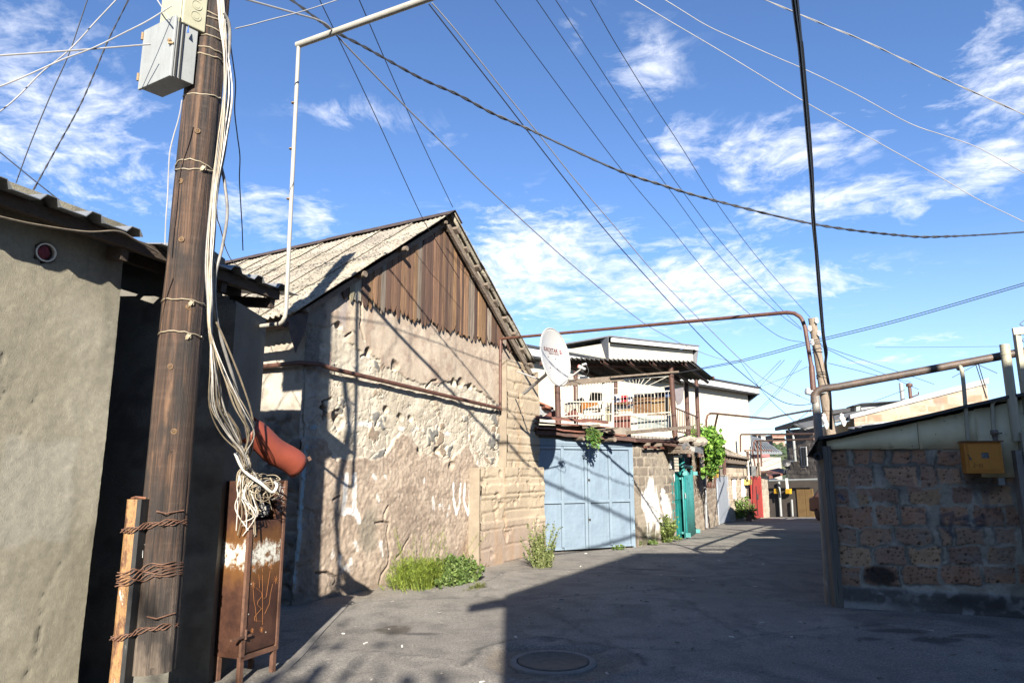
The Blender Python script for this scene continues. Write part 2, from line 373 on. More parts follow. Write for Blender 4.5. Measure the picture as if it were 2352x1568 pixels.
# ---------------------------------------------------------------- manhole
steel = rustmat('dusty_iron', (.13, .115, .095), (.085, .078, .07), (.17, .15, .12), 14, .85)
conc = simple('worn_concrete', (.30, .28, .25), (.20, .185, .165), 5, .35, .7, .95, .5, 45, .015, third=(.10, .095, .09), tsc=9, tlo=.62, thi=.75)
mz = -.012
T_ = thing('manhole', 'round iron manhole cover set in broken asphalt', 'manhole', (MH.x, MH.y, mz))
mb = MB(); mb.lathe((MH.x, MH.y, mz-.03), (0, 0, 1), [(MR, 0), (MR, .028), (MR*.97, .032), (MR*.93, .032), (MR*.9, .028), (0, .028)], 40)
mb.build('cover', steel, T_, True)
mb = MB(); mb.lathe((MH.x, MH.y, mz-.06), (0, 0, 1), [(MR+.012, 0), (MR+.012, .055), (MR+.05, .06), (MR+.07, .05), (MR+.08, 0)], 40); mb.build('rim', conc, T_, True)
# litter: flecks of pale grit and stubs on the asphalt
litm = simple('litter', (.75, .72, .66), (.5, .47, .42), 4)
lm = MB(); gm = MB()
for i in range(230):
    x, y = R.uniform(-2, 5), R.uniform(4.6, 15)
    if dw.min() and (x+2.58)*.866-(y-8.53)*.5 < .15 and y < 14: continue
    s = R.uniform(.006, .016); a = R.uniform(0, 6.3); z = .012
    (lm if i % 6 == 0 else gm).box((x, y, z), (cos(a)*s*1.8, sin(a)*s*1.8, 0), (-sin(a)*s*.5, cos(a)*s*.5, 0), (0, 0, .004))
tag(lm.build('litter', litm), 'scattered pale scraps and cigarette ends on the asphalt', 'litter', kind='stuff')
tag(gm.build('gravel', simple('gravel', (.30, .28, .25), (.14, .13, .12), 40, bump=0)), 'loose grit and small stones over the asphalt', 'gravel', kind='stuff')
# ================================================================ left shed
se = V((.347, .938, 0)).normalized(); sn = V((.938, -.347, 0)).normalized()   # along its wall / out of its wall
ROOFZ = 3.2
EA = V((-2.95, 3.69, ROOFZ))                      # a point of the eave edge
Wc = V((-2.82, 4.77, 0))                          # far corner of the plastered wall
olive = attrmat('grey_render', .95, .22, 30, .5, 140, .010)
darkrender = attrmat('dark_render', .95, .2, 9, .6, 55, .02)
shed = thing('rendered_shed', 'low grey rendered shed with an overhanging sheet metal roof beside the wooden pole', 'shed', (-3.6, 4.2, 0))
def f_olive(Sg, Zg):
    a = fbm(Sg, Zg, 1.3, 5, 40); b = fbm(Sg, Zg, 5, 4, 41)
    d = (a-.5)*.035+(b-.5)*.007+(fbm(Sg, Zg, 30, 3, 42)-.5)*.006
    c = np.zeros(Sg.shape+(3,))+np.array((.30, .275, .205))
    c = mixc(c, (.37, .345, .27), sst(.45, .7, a)); c = mixc(c, (.31, .285, .215), sst(.55, .3, b)*.5)
    c = mixc(c, (.15, .14, .11), sst(.5, .72, fbm(Sg*3, Zg*.4, 2, 4, 43))*.6)
    for pts, wd in (([(-1.05, 1.35), (-.98, 1.45), (-1.0, 1.6)], .006), ([(-.62, 1.75), (-.55, 1.9), (-.5, 2.1)], .005), ([(-.9, .6), (-.86, .8)], .01), ([(-1.3, 1.0), (-1.1, 1.12), (-1.02, 1.08), (-.85, 1.25)], .005), ([(-.35, .35), (-.28, .6), (-.31, .8), (-.2, 1.0)], .006), ([(-.75, 2.3), (-.7, 2.05), (-.78, 1.85)], .004)):
        k = dpoly(Sg+(b-.5)*.1, Zg, pts); c = mixc(c, (.1, .095, .08), sst(wd, 0, k)*.6); d = d-.01*sst(wd*1.5, 0, k)
    c = mixc(c, (.40, .385, .33), sst(.03, .0, np.maximum(np.abs(Sg+.42)-.20, np.abs(Zg-1.45)-.30)+(b-.5)*.12)*.45)
    HS = hole_s; k = np.hypot(Sg-HS[0], Zg-HS[1]); d = np.where(k < .062, -.10, d); c = mixc(c, (.12, .11, .09), sst(.085, .06, k)*.7)
    return d, c
hp = onp(105, 580, Wc, sn); hole_s = ((hp-Wc).dot(se), hp.z)
relief('wall', Wc, se, sn, -6.0, 0, -.1, ROOFZ+.15, .022, f_olive, olive, shed)
mb = MB()      # body of the shed behind the render, with the dark recess and the end panel
inw = -sn
a0 = Wc-se*6.0-sn*.06; a1 = Wc-sn*.06-se*.015
mb.prism([a0, a1, a1+inw*3.5, a0+inw*3.5], (0, 0, ROOFZ-.1))
mb.build('inner_wall', simple('shed_core', (.20, .19, .15), (.14, .13, .1), 3), shed)
PX = -2.262; PY = 5.45
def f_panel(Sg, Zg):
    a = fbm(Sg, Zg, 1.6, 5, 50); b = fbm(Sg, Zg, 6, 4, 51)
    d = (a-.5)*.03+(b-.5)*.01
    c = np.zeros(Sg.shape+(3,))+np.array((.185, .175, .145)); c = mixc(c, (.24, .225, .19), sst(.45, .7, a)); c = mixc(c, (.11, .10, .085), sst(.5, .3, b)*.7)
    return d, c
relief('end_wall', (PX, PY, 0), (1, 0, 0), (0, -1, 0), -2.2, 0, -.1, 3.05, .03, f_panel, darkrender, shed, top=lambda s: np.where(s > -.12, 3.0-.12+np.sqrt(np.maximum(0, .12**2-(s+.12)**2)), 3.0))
mb = MB(); mb.prism([(PX-.02, PY+.04, 0), (PX-.02, PY+.75, 0), (PX-2.2, PY+.75, 0), (PX-2.2, PY+.04, 0)], (0, 0, 2.96))
mb.bx(-5.2, -4.0, 4.6, 5.7, 0, 3.0); mb.bx(-5.2, PX-.25, PY+.05, PY+.3, 2.5, 3.4)
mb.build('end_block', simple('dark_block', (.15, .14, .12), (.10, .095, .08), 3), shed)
# roof: trapezoid sheets, ribs running up the slope from the eave
tin = simple('galvanised_sheet', (.42, .44, .46), (.30, .32, .34), 5, rough=.45, metal=.55, bump=.1, third=(.22, .17, .13), tsc=9, tlo=.62, thi=.75)
mb = MB(); up = (inw*cos(radians(7))+V((0, 0, 1))*sin(radians(7)))
nv = up.cross(se).normalized(); nv = nv if nv.z > 0 else -nv
prof = [(0, 0), (.05, 0), (.075, .04), (.135, .04), (.16, 0)]       # per 0.21 m rib
L0 = -2.2; sheets = [(-2.2, -1.15), (-1.19, -.13), (-.17, 1.0), (1.13, 2.06), (2.02, 2.74)]
for i, (s0, s1) in enumerate(sheets):
    off = .02*R.uniform(-1, 1); lift = .006*(i % 2)+.002; tilt = R.uniform(-.02, .02)
    xs_ = []; s = s0
    while s < s1:
        for a_, h_ in ((0, 0), (.10, 0), (.135, .045), (.20, .045), (.235, 0)):
            if s+a_ <= s1: xs_.append((s+a_, h_))
        s += .30
    rows = []
    for uu in (-.0, .5, 1.5, 4.0):
        rows.append([EA+se*x+up*(uu+off+tilt*(x-s0))+nv*(h+lift) for x, h in xs_])
    n_ = len(xs_); vs_ = [p_ for r_ in rows for p_ in r_]
    mb.add(vs_, [(k*n_+j, k*n_+j+1, (k+1)*n_+j+1, (k+1)*n_+j) for k in range(3) for j in range(n_-1)])
ro = mb.build('roof', tin, shed); md = ro.modifiers.new('thick', 'SOLIDIFY'); md.thickness = .006
dw_ = woodmat('dark_batten', (.10, .07, .05), (.05, .035, .025), axis=1)
mb = MB()
for d_ in (.10, .55): mb.bar(EA+se*-2.2+up*d_-nv*.05, EA+se*2.55+up*d_-nv*.05, .05, .08)
for s in (-1.8, -.9, 0.0, .95, 1.9, 2.5): mb.bar(EA+se*s+up*.1-nv*.13, EA+se*s+up*3.2-nv*.13, .06, .09)
mb.build('rafters', dw_, shed)
pvc = simple('white_plastic', (.72, .70, .64), (.6, .57, .5), 8, rough=.5, bump=0)
mb = MB(); ax = (sn*.93-V((0, 0, 1))*.1+se*-.2).normalized(); mb.lathe(hp-ax*.09, ax, [(.052, 0), (.052, .10), (.060, .10), (.060, -.0)], 28); mb.build('vent_pipe', pvc, shed, True)
mb = MB()
for i in range(7):
    a = i*.9; q = hp+se*(cos(a)*.018)+V((0, 0, sin(a)*.02)); mb.lathe(q-sn*.05, (sn+V((R.uniform(-.4, .4), R.uniform(-.4, .4), R.uniform(-.4, .4)))), [(0, 0), (.026, .006), (.034, .025), (.026, .05), (.008, .062), (0, .064)], 12)
tag(mb.build('rag', simple('maroon_cloth', (.20, .025, .045), (.12, .015, .03), 14, bump=.5), None, True), 'crumpled maroon rag stuffed into the round vent pipe of the grey wall', 'rag')

# ================================================================ wooden pole and the rusty steel stub it is lashed to
PC = V((-2.37, 4.8, 0))
m, t, p = nt('pole_timber'); v = pos(t, (22, 22, .55)); n1 = noise(t, v, 1.0, 8, .75, .8)
c = ramp(t, n1, (.38, (.014, .008, .006)), (.5, (.060, .031, .018)), (.63, (.20, .11, .058)))
ringv = pos(t, (2.0, 2.0, 34)); rg = noise(t, ringv, 1.0, 4, .6, .3); c = mix(t, ramp(t, rg, (.48, 0), (.72, .28)), c, (.15, .10, .07))
gy = N(t, 'ShaderNodeNewGeometry'); sp_ = N(t, 'ShaderNodeSeparateXYZ'); lk(t, gy.outputs['Position'], sp_.inputs[0])
def mth2(t, op, a, b=None):
    n = N(t, 'ShaderNodeMath', operation=op)
    for i, x in enumerate((a, b)):
        if x is None: continue
        if isinstance(x, (int, float)): n.inputs[i].default_value = x
        else: lk(t, x, n.inputs[i])
    return n.outputs[0]
low = mth2(t, 'ADD', sp_.outputs[2], mth2(t, 'MULTIPLY', noise(t, pos(t, (7, 7, 1.2)), 1.5, 6, .7), 1.2))
c = mix(t, ramp(t, low, (.0, 1), (1.75/4, .85), (2.0/4, 0)) if False else ramp(t, mth2(t, 'MULTIPLY', low, .25), (.28, .85), (.42, 0)), c, ramp(t, n1, (.3, (.10, .075, .055)), (.7, (.27, .215, .165))))
ch = noise(t, pos(t, (4, 4, 1.5)), 1.0, 6, .65); c = mix(t, ramp(t, ch, (.47, 0), (.60, .9)), c, (.018, .013, .011))
crk_ = ramp(t, noise(t, pos(t, (60, 60, .9)), 1, 3, .5), (.33, .25), (.40, 1)); c = mix(t, 1, c, crk_, 'MULTIPLY')
lk(t, c, p.inputs['Base Color']); p.inputs['Roughness'].default_value = .8; bumpn(t, p, n1, .8, .03); POLE = m
pole = thing('utility_pole', 'thick dark wooden utility pole hung with pale cables, lashed to a rusty steel stub', 'utility pole', (PC.x, PC.y, .30))
zs = np.linspace(.30, 7.4, 150); seg = 40; P = np.zeros((len(zs), seg+1, 3)); cc = np.ones(P.shape)
for i, z in enumerate(zs):
    r0 = .147-.0035*z
    for k in range(seg+1):
        a = 2*pi*(k % seg)/seg; P[i, k] = (PC.x+cos(a)*r0, PC.y+sin(a)*r0, z)
angs = np.tile(np.arange(seg+1) % seg, (len(zs), 1))/seg*2*pi; Zp = np.tile(zs[:, None], (1, seg+1))
rr = (fbm(np.cos(angs)*4+9, np.sin(angs)*4+Zp*.5, 1.5, 4, 60)-.5)*.018+(fbm(np.cos(angs)*14+30, np.sin(angs)*14+Zp*.25, 1.0, 3, 61)-.5)*.012
rr -= .03*sst(.8, .95, vn(np.cos(angs)*9+50, np.sin(angs)*9+Zp*.12, 62))*(Zp < 1.7)
P[..., 0] += np.cos(angs)*rr; P[..., 1] += np.sin(angs)*rr
o = gridmesh('timber', P, cc, POLE, pole)
if o.data.polygons[5].normal.dot(V((P[0, 5, 0]-PC.x, P[0, 5, 1]-PC.y, 0))) < 0: o.data.flip_normals()
mb = MB(); mb.lathe((PC.x, PC.y, .34), (0, 0, -1), [(0, 0), (.14, 0), (.135, .035), (0, .04)], 24); mb.build('butt', POLE, pole)
knot = simple('knot', (.20, .12, .05), (.08, .045, .025), 60)
mb = MB()
for x, y in (cA(1162, 770), cA(1065, 1065), cA(1068, 1408), cB(797, 492), cB(665, 928), cB(690, 1405)):
    q = D(x, y, 4.9); d_ = q-CAM; r0 = .138; 
    # meet the pole surface
    A_ = d_.x**2+d_.y**2; B_ = 2*(d_.x*(-PC.x)+d_.y*(-PC.y)); C_ = PC.x**2+PC.y**2-r0**2; dis = B_*B_-4*A_*C_
    if dis <= 0: continue
    q = CAM+d_*((-B_-sqrt(dis))/(2*A_)); nn = V((q.x-PC.x, q.y-PC.y, 0)).normalized()
    mb = MB(); mb.lathe(q-nn*.008, nn, [(.022, 0), (.020, .012), (.012, .013), (.010, .009), (.006, .014), (0, .015)], 14)
    mb.build('knot', knot, pole, True)
creamw = simple('cream_wire', (.50, .43, .32), (.34, .28, .19), 20, rough=.5, bump=0)
def ring(z0, z1, r=.152, wob=.006, sg=26, ph=0):
    return [(PC.x+cos(ph+2*pi*k/sg)*(r+R.uniform(-wob, wob)*.3), PC.y+sin(ph+2*pi*k/sg)*(r+R.uniform(-wob, wob)*.3), z0+(z1-z0)*(.5+.5*sin(2*pi*k/sg))+R.uniform(-wob, wob)) for k in range(sg+1)]
def zpole(x, y): q = ray(x, y); return 1.6+q.z*(4.66/q.y)
for (ya, yb, ww) in ((365, 388, .0045), (686, 690, .004), (760, 770, .004)):
    mb = MB(); z0, z1 = zpole(430, ya), zpole(430, yb); mb.tube(ring(z0, z1, .140 if ya < 500 else .146), ww, 5); 
    if ya == 365: mb.tube(ring(z1, z0, .141), ww, 5)
    q = V((PC.x+.10, PC.y-.10, (z0+z1)/2-.02))
    for k in range(5): mb.tube([q+V((cos(j*.8+k)*.018, sin(j*.8+k)*.012, sin(j*1.3+k)*.02)) for j in range(7)], ww*.9, 5)
    mb.build('binding_wire', creamw, pole, True)
for y in (28, 42, 60, 72, 92, 110, 205):
    mb = MB(); z0 = zpole(470, y); mb.tube(ring(z0+R.uniform(-.05, .05), z0+R.uniform(-.05, .05), .134), .005, 5); mb.build('binding_wire', creamw, pole, True)
# the stub: a rusty steel box post
SX = V((-2.475, 4.64, 0)); fa = V((.98, -.12, 0)).normalized(); fb_ = V((.12, .98, 0)).normalized()
m, t, p = nt('stub_rust'); v = pos(t, (8, 8, 2.4)); n1 = noise(t, v, 1.9, 9, .78, .3)
c = ramp(t, n1, (.32, (.05, .026, .016)), (.42, (.15, .07, .034)), (.52, (.38, .215, .085)), (.60, (.20, .095, .045)), (.68, (.85, .76, .58)))
lk(t, c, p.inputs['Base Color']); p.inputs['Roughness'].default_value = .55; bumpn(t, p, noise(t, pos(t), 60, 4), .4, .006); STUB = m
m, t, p = nt('stub_shade'); n1 = noise(t, pos(t, (6, 6, 2)), 3, 7, .7)
lk(t, ramp(t, n1, (.45, (.012, .012, .012)), (.62, (.03, .03, .03)), (.70, (.22, .21, .19))), p.inputs['Base Color']); p.inputs['Roughness'].default_value = .6; STUB_SHADE = m  # near-black colour paints the shade of the face turned from the sun
stub = thing('steel_stub', 'rusty square steel post with its unlit side coloured black for shade, wired to the foot of the wooden pole', 'post', (SX.x, SX.y, 0))
mb = MB(); zt = 1.40
prf = [(-.05, -.045), (-.032, -.055), (.03, -.055), (.05, -.04), (.05, .05), (-.05, .05)]
pts = [SX+fa*a+fb_*b for a, b in prf]
mb.prism(pts, (0, 0, zt)); o = mb.build('post', [STUB, STUB_SHADE], stub)
for f in o.data.polygons:
    if f.normal.dot(fa) > .5: f.material_index = 1
mb = MB(); mb.tube([SX+fa*-.05+V((0, 0, zt+.004)), SX+fb_*-.03+V((0, 0, zt+.014)), SX+fa*.05+V((0, 0, zt+.006))], .008, 6); mb.build('bent_rod', rustmat('rod_rust'), stub, True)
RW = rustmat('wire_rust', (.15, .07, .04), (.08, .04, .025), (.2, .10, .06), 20)
for yy, nst in ((1198, 4), (1305, 6), (1440, 3)):
    z0 = zpole(300, yy)-.03; mb = MB()
    for k in range(nst):
        dz = (k-nst/2)*(.016 if nst > 5 else .009); tw = k*1.6
        loop = [SX+fa*-.058+fb_*-.06, SX+fa*-.0+fb_*-.066, SX+fa*.055+fb_*-.05, V((PC.x-.03, PC.y-.152, 0)), V((PC.x+.06, PC.y-.145, 0)), V((PC.x+.12, PC.y-.10, 0)), V((PC.x+.152, PC.y, 0)), V((PC.x+.10, PC.y+.12, 0)), V((PC.x-.05, PC.y+.155, 0)), SX+fa*-.06+fb_*.06, SX+fa*-.058+fb_*-.06]
        pp = []
        for j in range(len(loop)-1):
            for q in range(4):
                f = q/4; a = loop[j].lerp(loop[j+1], f); idx = j*4+q
                amp = .014 if nst < 6 or 6 < idx < 16 else .004
                rise = .05*sst(0, 20, np.array(float(idx)))*(1 if idx < 20 else max(0, 1-(idx-20)/20))
                pp.append(a+V((0, 0, z0+dz*(1 if nst > 5 else .6)+amp*sin(idx*.9+tw)+rise-.02))-sn*0+V((0, -.008*cos(idx*.9+tw), 0)))
        mb.tube(pp, .0037, 6)
    if nst < 6:
        mb.tube([V((PC.x+.02, PC.y-.16, z0+.10)), V((PC.x+.08, PC.y-.15, z0+.085)), V((PC.x+.15, PC.y-.05, z0+.10))], .005, 5)
    mb.build('wire_lashing', RW, stub, True)
chalk = simple('chalk', (.65, .65, .62), (.5, .5, .48), 30, bump=0)
mb = MB()
def onstub(cx, cy):
    x, y = cC(cx, cy); return onp(x, y, SX+fa*.052, fa)
for st in ([(415, 735), (430, 675), (437, 665), (437, 720), (408, 745)], [(395, 720), (440, 715)], [(400, 760), (398, 830)], [(412, 770), (410, 830)], [(385, 755), (383, 800)]):
    mb.tube([onstub(a, b) for a, b in st], .0016, 4)
mb.build('chalk_mark', chalk, stub)

# ================================================================ boxes high on the pole
greyp = painted('pale_grey_paint', (.34, .36, .36), (.28, .29, .285), (.25, .12, .05), .70, .5, 4)
dark = simple('black_gap', (.012, .012, .012), (.02, .02, .02), 5, bump=0)
def pbox(c0, a, b, h):      # c0 near lower corner, a/b horizontal edge vectors
    return [c0, c0+a, c0+a+b, c0+b], h
C0 = V((-2.475, 4.50, 4.40)); ea = V((-.335, .19, 0)); eb = V((.115, .135, 0)); hh = .47
box = thing('meter_box', 'pale grey steel meter box with a rust streaked door strapped to the wooden pole', 'meter box', C0+ea*.5+eb*.5)
mb = MB(); mb.prism([C0+ea*.02+eb*.10, C0+ea*.98+eb*.10, C0+ea*.98+eb, C0+ea*.02+eb], (0, 0, hh)); mb.build('body', greyp, box, bevel=.004)
na = ea.cross(V((0, 0, 1))).normalized(); na = na if na.dot(CAM-C0) > 0 else -na
na.z = 0; na.normalize()
mb = MB(); mb.prism([C0+V((0, 0, -.012)), C0+ea+V((0, 0, -.012)), C0+ea+eb*.11+V((0, 0, -.012)), C0+eb*.11+V((0, 0, -.012))], (0, 0, hh+.024)); mb.build('door', greyp, box, bevel=.005)
mb = MB(); nb_ = eb.cross(V((0, 0, 1))).normalized(); nb_ = nb_ if nb_.dot(CAM-C0) > 0 else -nb_
for f, wd in ((.16, .012), (.34, .010)):
    q = C0+eb*f; mb.prism([q+nb_*.002, q+eb.normalized()*wd+nb_*.002, q+eb.normalized()*wd+nb_*.006, q+nb_*.006], (0, 0, hh))
mb.build('door_gap', dark, box)
hm = rustmat('hinge_rust', (.30, .19, .09), (.2, .11, .05), (.42, .33, .2), 20)
for z in (.06, .40):
    mb = MB(); mb.tube([C0+ea*1.0+na*.006+V((0, 0, z)), C0+ea*1.0+na*.006+V((0, 0, z+.06))], .009, 8); mb.build('hinge', hm, box, True)
mb = MB(); q = C0+ea*.06+na*.008+V((0, 0, .27)); mb.lathe(q, na, [(.014, 0), (.014, .012), (.006, .014), (0, .02)], 10); mb.bx(q.x-.008, q.x+.03, q.y-.012, q.y+.0, q.z-.03, q.z-.015); mb.build('latch', hm, box)
bluem = simple('blue_tape', (.03, .12, .42), (.02, .08, .3), 20, bump=0)
mb = MB(); q = C0+eb*.45+nb_*.02+V((0, 0, .36)); mb.prism([q, q+V((.02, -.004, .0)), q+V((.012, -.004, .06))], nb_*.006); mb.build('blue_tape', bluem, box)
# ledge above: cream plastic enclosure with knock-outs
cream = simple('cream_plastic', (.44, .43, .31), (.38, .37, .26), 4, rough=.45, bump=.05)
C1 = V((-2.44, 4.53, 4.84)); ea1 = V((-.20, .075, 0)); eb1 = V((.115, .13, 0))
b2 = thing('cable_enclosure', 'slim cream plastic cable enclosure with round knock-outs above the grey box', 'enclosure', C1+ea1*.5+eb1*.5)
mb = MB(); mb.prism([C1, C1+ea1, C1+ea1+eb1, C1+eb1], (0, 0, .62)); mb.build('body', cream, b2, bevel=.008)
mb = MB(); mb.prism([C1+ea1*.03+na*.001, C1+ea1*.97+na*.001, C1+ea1*.97+na*.012, C1+ea1*.03+na*.012], (0, 0, .6)); mb.build('lid', cream, b2, bevel=.004)
n1_ = eb1.cross(V((0, 0, 1))).normalized(); n1_ = n1_ if n1_.dot(CAM-C1) > 0 else -n1_
for z in (.10, .19, .28, .37, .46):
    mb = MB(); mb.lathe(C1+eb1*.55+V((0, 0, z))-n1_*.002, n1_, [(.038, 0), (.038, .006), (.034, .006), (.034, .003), (.022, .003), (.022, .005), (0, .005)], 20); mb.build('knockout', cream, b2, True)

# ================================================================ rusty telecom cabinet, its hood and wires
cd_ = V((.155, .36, 0)).normalized(); cn = V((cd_.y, -cd_.x, 0)); K0 = V((-2.055, 5.48, 0)); CW = .40
m, t, p = nt('cabinet_rust'); v = pos(t); n1 = noise(t, v, 5, 8, .7)
g_ = N(t, 'ShaderNodeNewGeometry'); s_ = N(t, 'ShaderNodeSeparateXYZ'); lk(t, g_.outputs['Position'], s_.inputs[0])
c = ramp(t, n1, (.3, (.025, .013, .010)), (.5, (.060, .027, .018)), (.7, (.105, .048, .028)))  # rust tones darkened to stand in for shade over the cabinet
zn = mth2(t, 'ADD', s_.outputs[2], mth2(t, 'MULTIPLY', noise(t, pos(t, (9, 9, 5)), 1.2, 6, .7), .35))
band = ramp(t, mth2(t, 'MULTIPLY', zn, .5), (.505, 0), (.53, 1), (.585, 1), (.605, 0))
och = ramp(t, mth2(t, 'MULTIPLY', zn, .5), (.42, 0), (.51, .8), (.60, .8), (.68, 0)); c = mix(t, och, c, (.19, .085, .025)); c = mix(t, mix(t, 1, band, ramp(t, noise(t, v, 16, 6, .7), (.40, .0), (.54, 1)), 'MULTIPLY'), c, (.60, .60, .54))
lk(t, c, p.inputs['Base Color']); p.inputs['Roughness'].default_value = .42; bumpn(t, p, noise(t, v, 50, 5), .25, .006); CABM = m
cab = thing('telecom_cabinet', 'narrow rusty steel wiring cabinet on short legs overflowing with tangled wires', 'cabinet', K0+cd_*.2-cn*.12)
Zb, Zt = .19, 1.50
mb = MB(); mb.prism([K0-cn*.004, K0+cd_*CW-cn*.004, K0+cd_*CW-cn*.25, K0-cn*.25], (0, 0, 0))
mb = MB(); q0 = K0+V((0, 0, Zb)); mb.prism([q0-cn*.004, q0+cd_*CW-cn*.004, q0+cd_*CW-cn*.26, q0-cn*.26], (0, 0, 1.0)); 
q1 = K0+V((0, 0, Zb+1.0)); mb.prism([q1-cn*.15, q1+cd_*CW-cn*.15, q1+cd_*CW-cn*.26, q1-cn*.26], (0, 0, Zt-Zb-1.0))   # open upper front
for s_0 in (0, CW-.09): q2 = q1+cd_*s_0; mb.prism([q2-cn*.004, q2+cd_*.09-cn*.004, q2+cd_*.09-cn*.15, q2-cn*.15], (0, 0, Zt-Zb-1.0))
mb.build('body', CABM, cab)
mb = MB(); q0 = K0+cd_*.045+V((0, 0, Zb+.03)); mb.prism([q0-cn*.003, q0+cd_*(CW-.075)-cn*.003, q0+cd_*(CW-.075)+cn*.010, q0+cn*.010], (0, 0, .97)); mb.build('door', CABM, cab, bevel=.003)
fr = rustmat('frame_rust', (.13, .06, .035), (.07, .035, .022), (.18, .09, .05), 14)
mb = MB(); 
mb.bar(q0+cd_*-.05+V((0, 0, -.03))+cn*.006, K0+cd_*CW+V((0, 0, Zb))+cn*.006, .03, .03)
mb.bar(K0+cd_*.018+cn*.006+V((0, 0, Zb)), K0+cd_*.018+cn*.006+V((0, 0, Zt-.3)), .036, .03, up=cn); mb.bar(K0+cd_*(CW-.012)+cn*.004+V((0, 0, Zb)), K0+cd_*(CW-.012)+cn*.004+V((0, 0, Zt)), .024, .03, up=cn)
mb.build('frame', fr, cab)
for s_0, b_ in ((.02, .0), (CW-.03, .0), (.02, -.22), (CW-.03, -.22)):
    mb = MB(); q = K0+cd_*s_0+cn*b_; mb.bar(q+V((0, 0, -.03)), q+V((0, 0, Zb)), .035, .035, up=cd_); mb.build('leg', fr, cab)
mb = MB(); q = K0+cd_*.02+cn*.03+V((0, 0, Zb+.16)); mb.bar(q-cd_*.14, q+cd_*.06, .02, .014); mb.tube([q+cn*.005-V((0, 0, .02)), q+cn*.005+V((0, 0, .05))], .01, 8); mb.build('hinge', fr, cab)
BOLT = simple('bolt', (.3, .26, .22), None, 10)
for sx, z in ((.07, .72), (.10, .95), (.33, .86), (.26, .33), (.06, .50), (.07, 1.08)): mb = MB(); mb.lathe(K0+cd_*sx+cn*.008+V((0, 0, z)), cn, [(.007, 0), (.006, .006), (0, .009)], 8); mb.build('bolt', BOLT, cab, True)
def oncab(cx, cy, cr=cC, off=.0125):
    x, y = cr(cx, cy); return onp(x, y, K0+cn*off, cn)
mb = MB(); orange = simple('scratch_rust', (.34, .13, .03), (.28, .10, .025), 30, bump=0)
sc_ = [[(1060, 985), (1065, 1060), (1075, 1110), (1080, 1190)], [(1080, 985), (1110, 1010), (1115, 1035), (1090, 1065), (1085, 1085), (1110, 1110)], [(1112, 1110), (1070, 1160), (1068, 1185), (1115, 1188)], [(1118, 905), (1118, 1210)], [(1165, 880), (1155, 940), (1140, 1040), (1125, 1050)], [(1180, 960), (1165, 1030), (1160, 1080), (1130, 1145)], [(1095, 900), (1100, 985)],
       [(1090, 815), (1103, 825), (1108, 850)], [(1090, 830), (1100, 838), (1102, 852)], [(1130, 810), (1142, 820), (1144, 850), (1130, 850)], [(1133, 828), (1140, 838), (1135, 846)], [(1118, 865), (1120, 890)], [(1105, 905), (1122, 905)], [(1103, 918), (1123, 918)], [(1098, 930), (1120, 935)]]
for cx, cy, r_ in ((1062, 965, 20), (1200, 935, 26), (1065, 860, 14), (1170, 850, 20), (1055, 1245, 16), (1112, 1240, 18)):
    for k in range(4): a = k*pi/4+.2; sc_.append([(cx-cos(a)*r_*.7, cy-sin(a)*r_), (cx+cos(a)*r_*.7, cy+sin(a)*r_)])
for st in sc_: mb.tube([oncab(a, b) for a, b in st], .0016, 4)
mb.build('scratched_drawing', orange, cab)
mb = MB()
lab = [oncab(660, 1265, cN, .013), oncab(815, 1290, cN, .013), oncab(805, 1385, cN, .013), oncab(655, 1370, cN, .013)]
mb.prism(lab, cn*.001); mb.build('black_patch', simple('black_paint', (.02, .02, .022), (.035, .033, .03), 20), cab)
mb = MB()
tx = [[(668, 1305), (680, 1292), (695, 1300), (690, 1335), (672, 1335), (668, 1305)], [(705, 1300), (722, 1292), (725, 1310), (712, 1315), (728, 1325), (720, 1338), (704, 1338)], [(738, 1297), (752, 1290), (756, 1308), (744, 1313), (758, 1322), (750, 1336), (735, 1335)], [(768, 1300), (775, 1292), (773, 1333)], [(802, 1285), (786, 1292), (783, 1322), (802, 1328)],
      [(672, 1358), (700, 1352), (708, 1375), (690, 1392), (672, 1395)], [(682, 1352), (690, 1392)], [(720, 1355), (720, 1380), (735, 1382), (740, 1352)], [(750, 1372), (770, 1362), (764, 1350), (752, 1360), (752, 1382), (772, 1380)], [(792, 1340), (786, 1372), (800, 1378)], [(778, 1352), (810, 1350)], [(725, 1402), (765, 1398)]]
tx2 = [[(930, 1112), (965, 1112)], [(938, 1130), (932, 1165), (940, 1180), (950, 1150), (938, 1150)], [(915, 1185), (945, 1195), (920, 1215), (950, 1230), (925, 1240), (955, 1265)], [(955, 1290), (968, 1320), (935, 1345), (900, 1355), (925, 1330), (895, 1310), (930, 1295), (960, 1300)], [(926, 1362), (932, 1364)]]
for txt in (tx, tx2):
    mb = MB()
    for st in txt: mb.tube([oncab(a, b, cN, .0150) for a, b in st], .0017, 4)
    mb.build('chalk_writing', chalk, cab)
